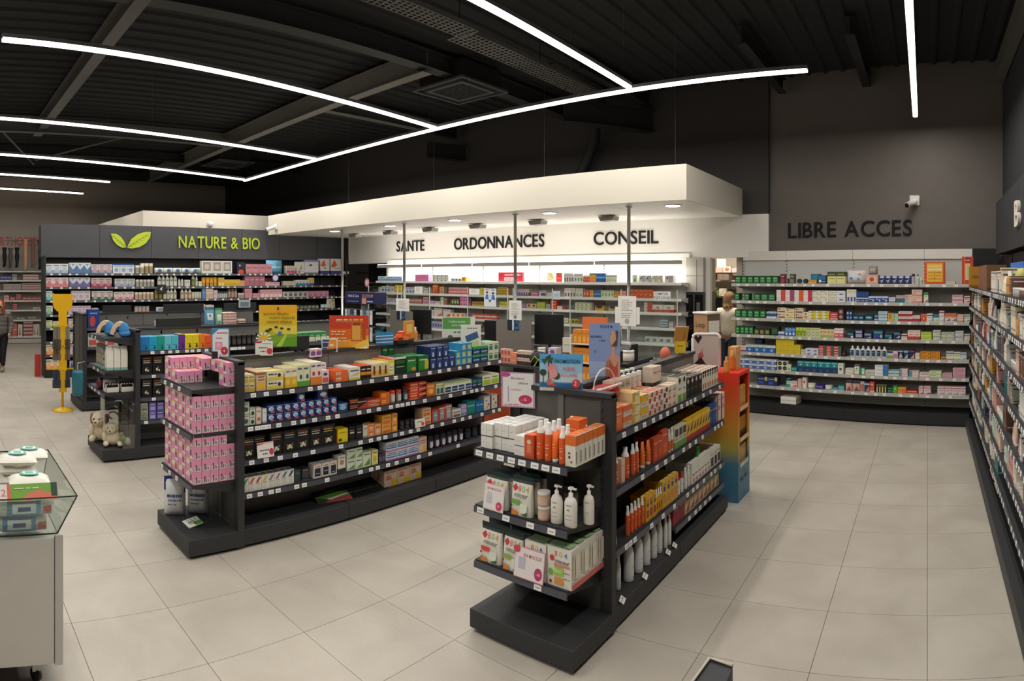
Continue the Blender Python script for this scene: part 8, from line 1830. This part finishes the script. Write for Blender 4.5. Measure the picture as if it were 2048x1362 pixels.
g = MB(); g.prism([(.08*math.cos(2*PI*k/20), .1*math.sin(2*PI*k/20)) for k in range(20)], 1, 0, .004, M('e08c94', .5)); g.prism([(.05*math.cos(2*PI*k/20), .06*math.sin(2*PI*k/20)) for k in range(20)], 1, -.001, 0, M('f0f0f0')); g.tube([(.07, .002, 0), (-10.84-BU.s_at(735), .03, 0)], .004, STEEL(), 5); tag(g.build('shelf_talker', None, (BU.s_at(735), 9.0, 1.89)), 'round pink and white talker at the dark end of dispensary shelving', 'shelf talker')
for z0_, z1_, lab in ((.15, .6, 'red carton by the foot of the NATURE wall end'),):
    g = MB(); g.box(-.03, -.06, z0_, .03, .06, z1_, M('b8382c', .5)); tag(g.build('carton', None, (-12.62, 1.98, -.15)), lab, 'carton')
# ------------------------------------------------------------ passage, opening, cool cabinet and back room
t = wthing('cool_cabinet', 'tall black glass fronted medicine cabinet beside the opening', 'cabinet', (-3.35, 9.3, 0))
OFr = Frame((0, 9.3), 0); a, b = OFr.s_at(1371), OFr.s_at(1406)
g = MB(); g.box(a, 9.32, 0, b, 9.9, 1.78, M('202124', .4)); g.build('body', t)
g = MB(); g.box(a+.02, 9.30, .06, b-.02, 9.315, 1.74, M('0c0d10', .08)); g.build('glass_door', t)
g = MB(); g.box((a+b)/2-.008, 9.285, .06, (a+b)/2+.008, 9.30, 1.74, M('5c5c60', .3)); g.build('door_stile', t)
for k in range(7): g = MB(); g.box(a+.04, 9.293, .2+.2*k, (a+b)/2-.03, 9.2995, .21+.2*k, M('44444a')); g.build('shelf', t)
g = MB(); g.box((a+b)/2+.04, 9.293, 1.0, b-.05, 9.2995, 1.62, M('5c645c', .3)); g.build('painted_reflection', t)  # flat grey-green plate painted in as a reflection on the glass
g = MB(); g.box(a, 9.32, 1.785, b, 9.9, 2.33, M('a8a49a', .5)); o = g.build('wall_cupboard'); tag(o, 'grey beige wall cupboard over the black glass cabinet', 'cupboard')
g = MB(); g.box(a, 9.315, 2.04, b, 9.321, 2.046, M('6c6860')); g.box(a+.18, 9.315, 1.8, a+.186, 9.321, 2.3, M('6c6860')); g.build('door_gap', o)
# back room shelves, desk, screen, boxes
RB = Frame((0, 12.9), 0)
def bx3(name, label, cat, x0_, x1_, y0_, y1_, Y, d, art, rot=0):
    th = ((x0_+x1_)/2-XA)/F; X = Y*math.tan(th); r = math.hypot(X, Y); w_ = (x1_-x0_)*r/F; zt = H-(y0_-YH)*r/F; zb_ = H-(y1_-YH)*r/F
    return panel(name, label, cat, Vector((X, Y, zb_)), rot, w_, zt-zb_, art, d)
for i, (y0_, y1_, xa_, xb_) in enumerate(((544, 548, 1408, 1476), (560, 563, 1408, 1476), (591, 595, 1408, 1460))):
    bx3('wall_shelf', ('upper', 'middle', 'lower')[i]+' pale shelf on the back room wall', 'shelf', xa_, xb_, y0_, y1_, 12.7, .4, 'c4b8a4')
bx3('paper_stack', 'white papers propped on the upper back room shelf', 'papers', 1434, 1452, 518, 544, 12.6, .05, 'e4ddd0;l.2,.5,.8,.03,a98', .2)
bx3('bag', 'pink and yellow paper bag on the upper back room shelf', 'bag', 1426, 1446, 535, 545, 12.55, .1, 'd8a89c;p0,0,.4,.0,.2,.6,d8c45c')
bx3('box', 'white and red box on the upper back room shelf', 'box', 1446, 1462, 533, 545, 12.55, .15, 'dcc8bc;o.5,.5,.3,.3,b86c54'); bx3('box', 'pale pink box on the upper back room shelf', 'box', 1463, 1475, 536, 545, 12.55, .15, 'd4b8b8')
bx3('archive_box', 'tan archive box under the upper back room shelf', 'box', 1409, 1427, 546, 560, 12.5, .3, 'b08c60'); bx3('archive_box', 'taupe archive box under the upper back room shelf', 'box', 1434, 1458, 548, 560, 12.5, .3, '7c6c60;r.1,.0,.14,1,5c5048;r.5,0,.54,1,5c5048')
for k, (c, n_) in enumerate((('4a443c', 'dark'), ('a89c84', 'tan'), ('6c3c34', 'russet'), ('b8b4a8', 'pale'))):
    bx3('folder', n_+' folder lying in the back room pile', 'folder', 1410+k, 1432-k, 586-3.5*k, 590-3.5*k, 12.5, .25, c)
bx3('folder', 'green folder next to the pile in the back room', 'folder', 1433, 1444, 580, 591, 12.5, .2, '6c7c44'); bx3('magazine_file', 'leaning pale magazine file in the back room', 'file', 1438, 1452, 577, 592, 12.45, .1, 'c8c0ac;p0,0,.2,0,1,1,.8,1,a89c84')
t = wthing('office_screen', 'lit periwinkle computer screen in the back room', 'monitor', (-4.6, 12.3, .9))
th = (1413.5-XA)/F; X = 12.2*math.tan(th); g = MB(); g.box(X-.11, 12.2, 1.12, X+.11, 12.23, 1.62, M('1a1a1e')); g.build('casing', t); g = MB(); g.box(X-.085, 12.195, 1.15, X+.09, 12.2, 1.59, M('7c94d8', .4, emit=.9)); g.build('screen', t); g = MB(); g.box(X-.03, 12.2, .9, X+.03, 12.24, 1.12, BLK2()); g.build('stand', t)
g = MB(); g.box(-5.6, 12.0, .86, -3.1, 12.9, .9, M('3c3c40', .5)); g.box(-5.6, 12.05, 0, -5.56, 12.9, .86, BLK2()); g.box(-3.2, 12.05, 0, -3.16, 12.9, .86, BLK2()); tag(g.build('desk'), 'dark desk behind the woman in the back room', 'desk')
g = MB(); g.box(-5.6, 12.88, .9, -3.1, 12.92, 1.75, M('34363a', .6)); tag(g.build('back_board'), 'dark board behind the desk in the back room', 'board')
area('back_room_light', (-4.2, 11.6, 3.05), 1.2, .6, 60, (1, .92, .8))
for k in range(4): bx3('passage_shelf', 'dark shelf in the passage, %s from the top' % ORD[k], 'shelf', 705, 748, 545+22*k, 547+22*k, 10.15, .05, '2c2c30')

# odd pieces between the gondolas and the counters
g = MB(); g.ball((0, 0, .09), (.13, .09, .09), M('15161a', .7), 14, 9); g.tube([(-.09, -.07, .05), (-.03, -.1, .13), (.04, -.09, .06), (.08, -.08, .13)], .006, M('9cc43c'), 6); g.tube([(-.04, -.08, .0), (.02, -.1, .09), (.1, -.06, .03)], .006, M('9cc43c'), 6)
tag(g.build('drawstring_bag', None, (-4.62, 6.50, .901), .3), 'black drawstring bag with lime cord on the display ledge', 'bag')
panel('board', 'plain orange board standing past the far end of the vitamin gondola', 'board', Vector((-4.50, 5.5, 0)), 0, .36, .78, 'd0582c', .02)
pts = [((.055 if q % 2 else .085)*math.cos(PI*q/9), (.045 if q % 2 else .07)*math.sin(PI*q/9)) for q in range(18)]
g = MB(); g.prism(pts, 1, -.004, 0, M('a8c43c', .5)); tag(g.build('price_burst', None, (-3.60, 6.849, .86)), 'lime star shaped price burst on the closest counter front', 'sticker')
fr_ = Frame((-12.37, 0), PI/2)
stock(NA, NZ[3]+.03, 'fourth shelf of the NATURE wall, far part', 'display', '''
643 656 2 8 | bg;9cc4c4;r.2,.2,.8,.8,d4dccc | folded aqua cloth pack
655 672 1 24 | po;c8ccb0;a8b080;o.3,.5,.15,.12,c87868;o.7,.6,.15,.1,6c8c4c;o.5,.25,.2,.1,d8d0b8;o.7,.3,.1,.08,b86c5c | flower printed gift bag | name='gift_bag'
''')
# ------------------------------------------------------------ people
def skin_body(name, pts, edges, mat, parent, sub=2, root=0):
    me = bpy.data.meshes.new(name); me.from_pydata([p[0] for p in pts], edges, []); me.materials.append(mat)
    o = bpy.data.objects.new(name, me); COL.objects.link(o); o.parent = parent
    md = o.modifiers.new('skin', 'SKIN'); md.use_smooth_shade = True
    for i, p in enumerate(pts):
        r = p[1]; me.skin_vertices[0].data[i].radius = r if isinstance(r, tuple) else (r, r)
    me.skin_vertices[0].data[root].use_root = True
    s_ = o.modifiers.new('sub', 'SUBSURF'); s_.levels = sub; s_.render_levels = sub
    return o
def stripes(a, b):
    m = bpy.data.materials.new('striped_knit'); m.use_nodes = True; nt = m.node_tree; bs = nt.nodes['Principled BSDF']; bs.inputs['Roughness'].default_value = .9
    tc = nt.nodes.new('ShaderNodeTexCoord'); sx = nt.nodes.new('ShaderNodeSeparateXYZ'); nt.links.new(tc.outputs['Object'], sx.inputs[0])
    mu = nt.nodes.new('ShaderNodeMath'); mu.operation = 'MULTIPLY'; mu.inputs[1].default_value = 34; nt.links.new(sx.outputs['Z'], mu.inputs[0])
    f_ = nt.nodes.new('ShaderNodeMath'); f_.operation = 'FRACT'; nt.links.new(mu.outputs[0], f_.inputs[0]); g_ = nt.nodes.new('ShaderNodeMath'); g_.operation = 'GREATER_THAN'; g_.inputs[1].default_value = .55; nt.links.new(f_.outputs[0], g_.inputs[0])
    mx = nt.nodes.new('ShaderNodeMix'); mx.data_type = 'RGBA'; mx.inputs[6].default_value = hexc(a); mx.inputs[7].default_value = hexc(b); nt.links.new(g_.outputs[0], mx.inputs[0]); nt.links.new(mx.outputs[2], bs.inputs['Base Color']); return m
def head(t, c, s, skin, hair, rz, long=True, tilt=0, mask=None):
    """head with face toward local -y, hair behind"""
    q = bpy.data.objects.new('head', None)
    g = MB(); n0 = 0; g.ball((0, 0, 0), (.078*s, .095*s, .115*s), skin, 18, 14); g.ball((0, -.088*s, -.012*s), (.012*s, .02*s, .024*s), skin, 8, 6)
    for sg in (-1, 1): g.ball((sg*.078*s, .01*s, -.005*s), (.012*s, .02*s, .03*s), skin, 8, 6); g.ball((sg*.03*s, -.082*s, .02*s), (.014*s, .012*s, .009*s), M('e8e4e0', .3), 8, 6); g.ball((sg*.03*s, -.092*s, .02*s), .006*s, M('2c2018', .2), 6, 5)
    g.ball((0, -.085*s, -.052*s), (.024*s, .01*s, .008*s), M('a85c54', .6), 8, 5)
    o = g.build('head', t, c, rz); o.rotation_euler[0] = tilt
    g = MB(); g.ball((0, .03*s, .025*s), (.096*s, .104*s, .118*s), hair, 16, 12)
    if long:
        for k_ in range(11):
            a_ = math.radians(-100+20*k_); c_, s2 = math.sin(a_), math.cos(a_); e_ = .012*((k_*7) % 3-1)
            g.tube([(c_*.03*s, (.02+s2*.02)*s, .13*s), (c_*.08*s, (.03+s2*.075)*s, .08*s), (c_*.097*s, (.03+s2*.09)*s, -.01*s), (c_*.088*s, (.035+s2*.075)*s, -.10*s), (c_*(.07+e_)*s, (.04+s2*.06)*s, (-.17+e_)*s)], .026*s, hair, 8)
    h = g.build('hair', t, c, rz); h.rotation_euler[0] = tilt
    if mask: g = MB(); g.ball((0, -.048*s, -.045*s), (.06*s, .052*s, .04*s), mask, 14, 10); k_ = g.build('face_mask', t, c, rz); k_.rotation_euler[0] = tilt
def hand(t, c, skin, d=(0, 0, -1), s=1.):
    g = MB(); c = Vector(c); d = Vector(d).normalized(); sd = d.cross(Vector((0, 1, 0))).normalized() if abs(d.y) < .9 else Vector((1, 0, 0)); nn = d.cross(sd)
    g.ball(tuple(c+d*.04*s), (.03*s, .035*s, .045*s), skin, 10, 7)
    for k, L in enumerate((.062, .07, .066, .052)):
        a = c+d*.07*s+nn*((k-1.5)*.018*s); g.tube([tuple(a), tuple(a+d*L*.55*s+sd*.004), tuple(a+d*L*s+sd*.016*s)], .0085*s, skin, 7)
    a = c+d*.02*s-nn*.03*s; g.tube([tuple(a), tuple(a-nn*.022*s+d*.025*s), tuple(a-nn*.026*s+d*.055*s)], .0095*s, skin, 7)
    g.build('hand', t)
SK = M('c89878', .6)
# woman in the back room, seen from behind
t = thing('person', 'woman in a pale shirt and jeans standing with her back turned', 'person', (-3.86, 11.75, 0), -.12)
SH = M('d8d2c4', .85, noise=.05); JN = M('2c3c50', .85); HR = M('76583a', .8, noise=.12)
skin_body('trousers', [((0, 0, .92), (.155, .11)), ((.09, 0, .80), .095), ((.1, .01, .48), .068), ((.1, .03, .1), .05), ((-.09, 0, .80), .095), ((-.1, .01, .48), .068), ((-.1, .03, .1), .05)], [(0, 1), (1, 2), (2, 3), (0, 4), (4, 5), (5, 6)], JN, t)
skin_body('shirt', [((0, 0, .84), (.18, .13)), ((0, 0, 1.02), (.165, .12)), ((0, 0, 1.22), (.175, .12)), ((0, 0, 1.36), (.15, .10)), ((0, 0, 1.43), (.07, .07)), ((.19, 0, 1.36), .068), ((.25, .04, 1.14), .055), ((.22, .2, 1.03), .05), ((-.19, 0, 1.36), .068), ((-.25, .04, 1.14), .055), ((-.22, .2, 1.03), .05)],
    [(0, 1), (1, 2), (2, 3), (3, 4), (3, 5), (5, 6), (6, 7), (3, 8), (8, 9), (9, 10)], SH, t)
skin_body('body', [((0, 0, .92), (.12, .085)), ((0, 0, 1.15), (.12, .08)), ((0, 0, 1.36), (.11, .075)), ((0, .02, 1.50), .048), ((.09, 0, .80), .075), ((.1, .01, .48), .05), ((.1, .03, .07), .036), ((-.09, 0, .80), .075), ((-.1, .01, .48), .05), ((-.1, .03, .07), .036),
    ((.19, 0, 1.36), .05), ((.25, .04, 1.14), .04), ((.22, .2, 1.03), .034), ((.17, .31, 1.0), .028), ((-.19, 0, 1.36), .05), ((-.25, .04, 1.14), .04), ((-.22, .2, 1.03), .034), ((-.17, .31, 1.0), .028)],
    [(0, 1), (1, 2), (2, 3), (0, 4), (4, 5), (5, 6), (0, 7), (7, 8), (8, 9), (2, 10), (10, 11), (11, 12), (12, 13), (2, 14), (14, 15), (15, 16), (16, 17)], SK, t, 1)
for sg in (-1, 1):
    hand(t, (sg*.165, .31, 1.0), SK, (-sg*.3, .9, -.2))
    g = MB(); g.ball((sg*.1, .04, .045), (.045, .12, .045), M('2a2624', .6), 10, 7); g.build('shoe', t)
head(t, (0, .06, 1.585), 1.0, SK, HR, PI, True, .25)
# shopper in a striped top walking at the frame's edge
t = thing('person', 'shopper in a striped top and black trousers walking with head bent', 'person', (-13.55, 1.32, 0), 1.2)
ST = stripes('1d1c1e', '9a948c'); BT = M('131316', .85); HR2 = M('8a3c24', .8)
skin_body('trousers', [((0, 0, .86), (.16, .12)), ((.09, -.02, .74), .1), ((.09, -.12, .45), .07), ((.09, -.16, .1), .05), ((-.09, .02, .74), .1), ((-.09, .06, .44), .07), ((-.09, .22, .12), .05)], [(0, 1), (1, 2), (2, 3), (0, 4), (4, 5), (5, 6)], BT, t)
skin_body('striped_top', [((0, 0, .72), (.2, .15)), ((0, 0, .92), (.18, .14)), ((0, -.01, 1.1), (.175, .13)), ((0, -.02, 1.22), (.14, .1)), ((0, -.03, 1.28), (.07, .07)), ((.18, -.01, 1.21), .07), ((.24, 0, 1.0), .06), ((.24, -.12, .84), .05), ((-.18, -.01, 1.21), .07), ((-.25, 0, 1.0), .06), ((-.22, -.14, .84), .05)],
    [(0, 1), (1, 2), (2, 3), (3, 4), (3, 5), (5, 6), (6, 7), (3, 8), (8, 9), (9, 10)], ST, t)
skin_body('body', [((0, 0, .86), (.12, .09)), ((0, 0, 1.05), (.12, .09)), ((0, -.02, 1.21), (.10, .07)), ((0, -.05, 1.34), .045), ((.09, -.02, .74), .08), ((.09, -.12, .45), .052), ((.09, -.16, .07), .036), ((-.09, .02, .74), .08), ((-.09, .06, .44), .052), ((-.09, .22, .09), .036),
    ((.18, -.01, 1.21), .05), ((.24, 0, 1.0), .042), ((.24, -.13, .83), .03), ((-.18, -.01, 1.21), .05), ((-.25, 0, 1.0), .042), ((-.23, -.15, .83), .03)],
    [(0, 1), (1, 2), (2, 3), (0, 4), (4, 5), (5, 6), (0, 7), (7, 8), (8, 9), (2, 10), (10, 11), (11, 12), (2, 13), (13, 14), (14, 15)], SK, t, 1)
for sg in (-1, 1):
    hand(t, (sg*.23, -.15, .82), SK, (0, -.5, -.8))
    g = MB(); y_ = -.2 if sg > 0 else .16; g.ball((sg*.09, y_, .045 if sg > 0 else .05), (.048, .12, .045), M('9c8c78', .6), 10, 7); g.build('shoe', t)
head(t, (0, -.09, 1.40), 1.0, SK, HR2, 0, True, -.35, M('1c1c20', .8))
for k in list(COUNT): 
    if COUNT[k] > 290: print('COUNT', k, COUNT[k])
print('objects', len(bpy.data.objects), 'tris', sum(len(o.data.polygons) for o in bpy.data.objects if o.type == 'MESH'))
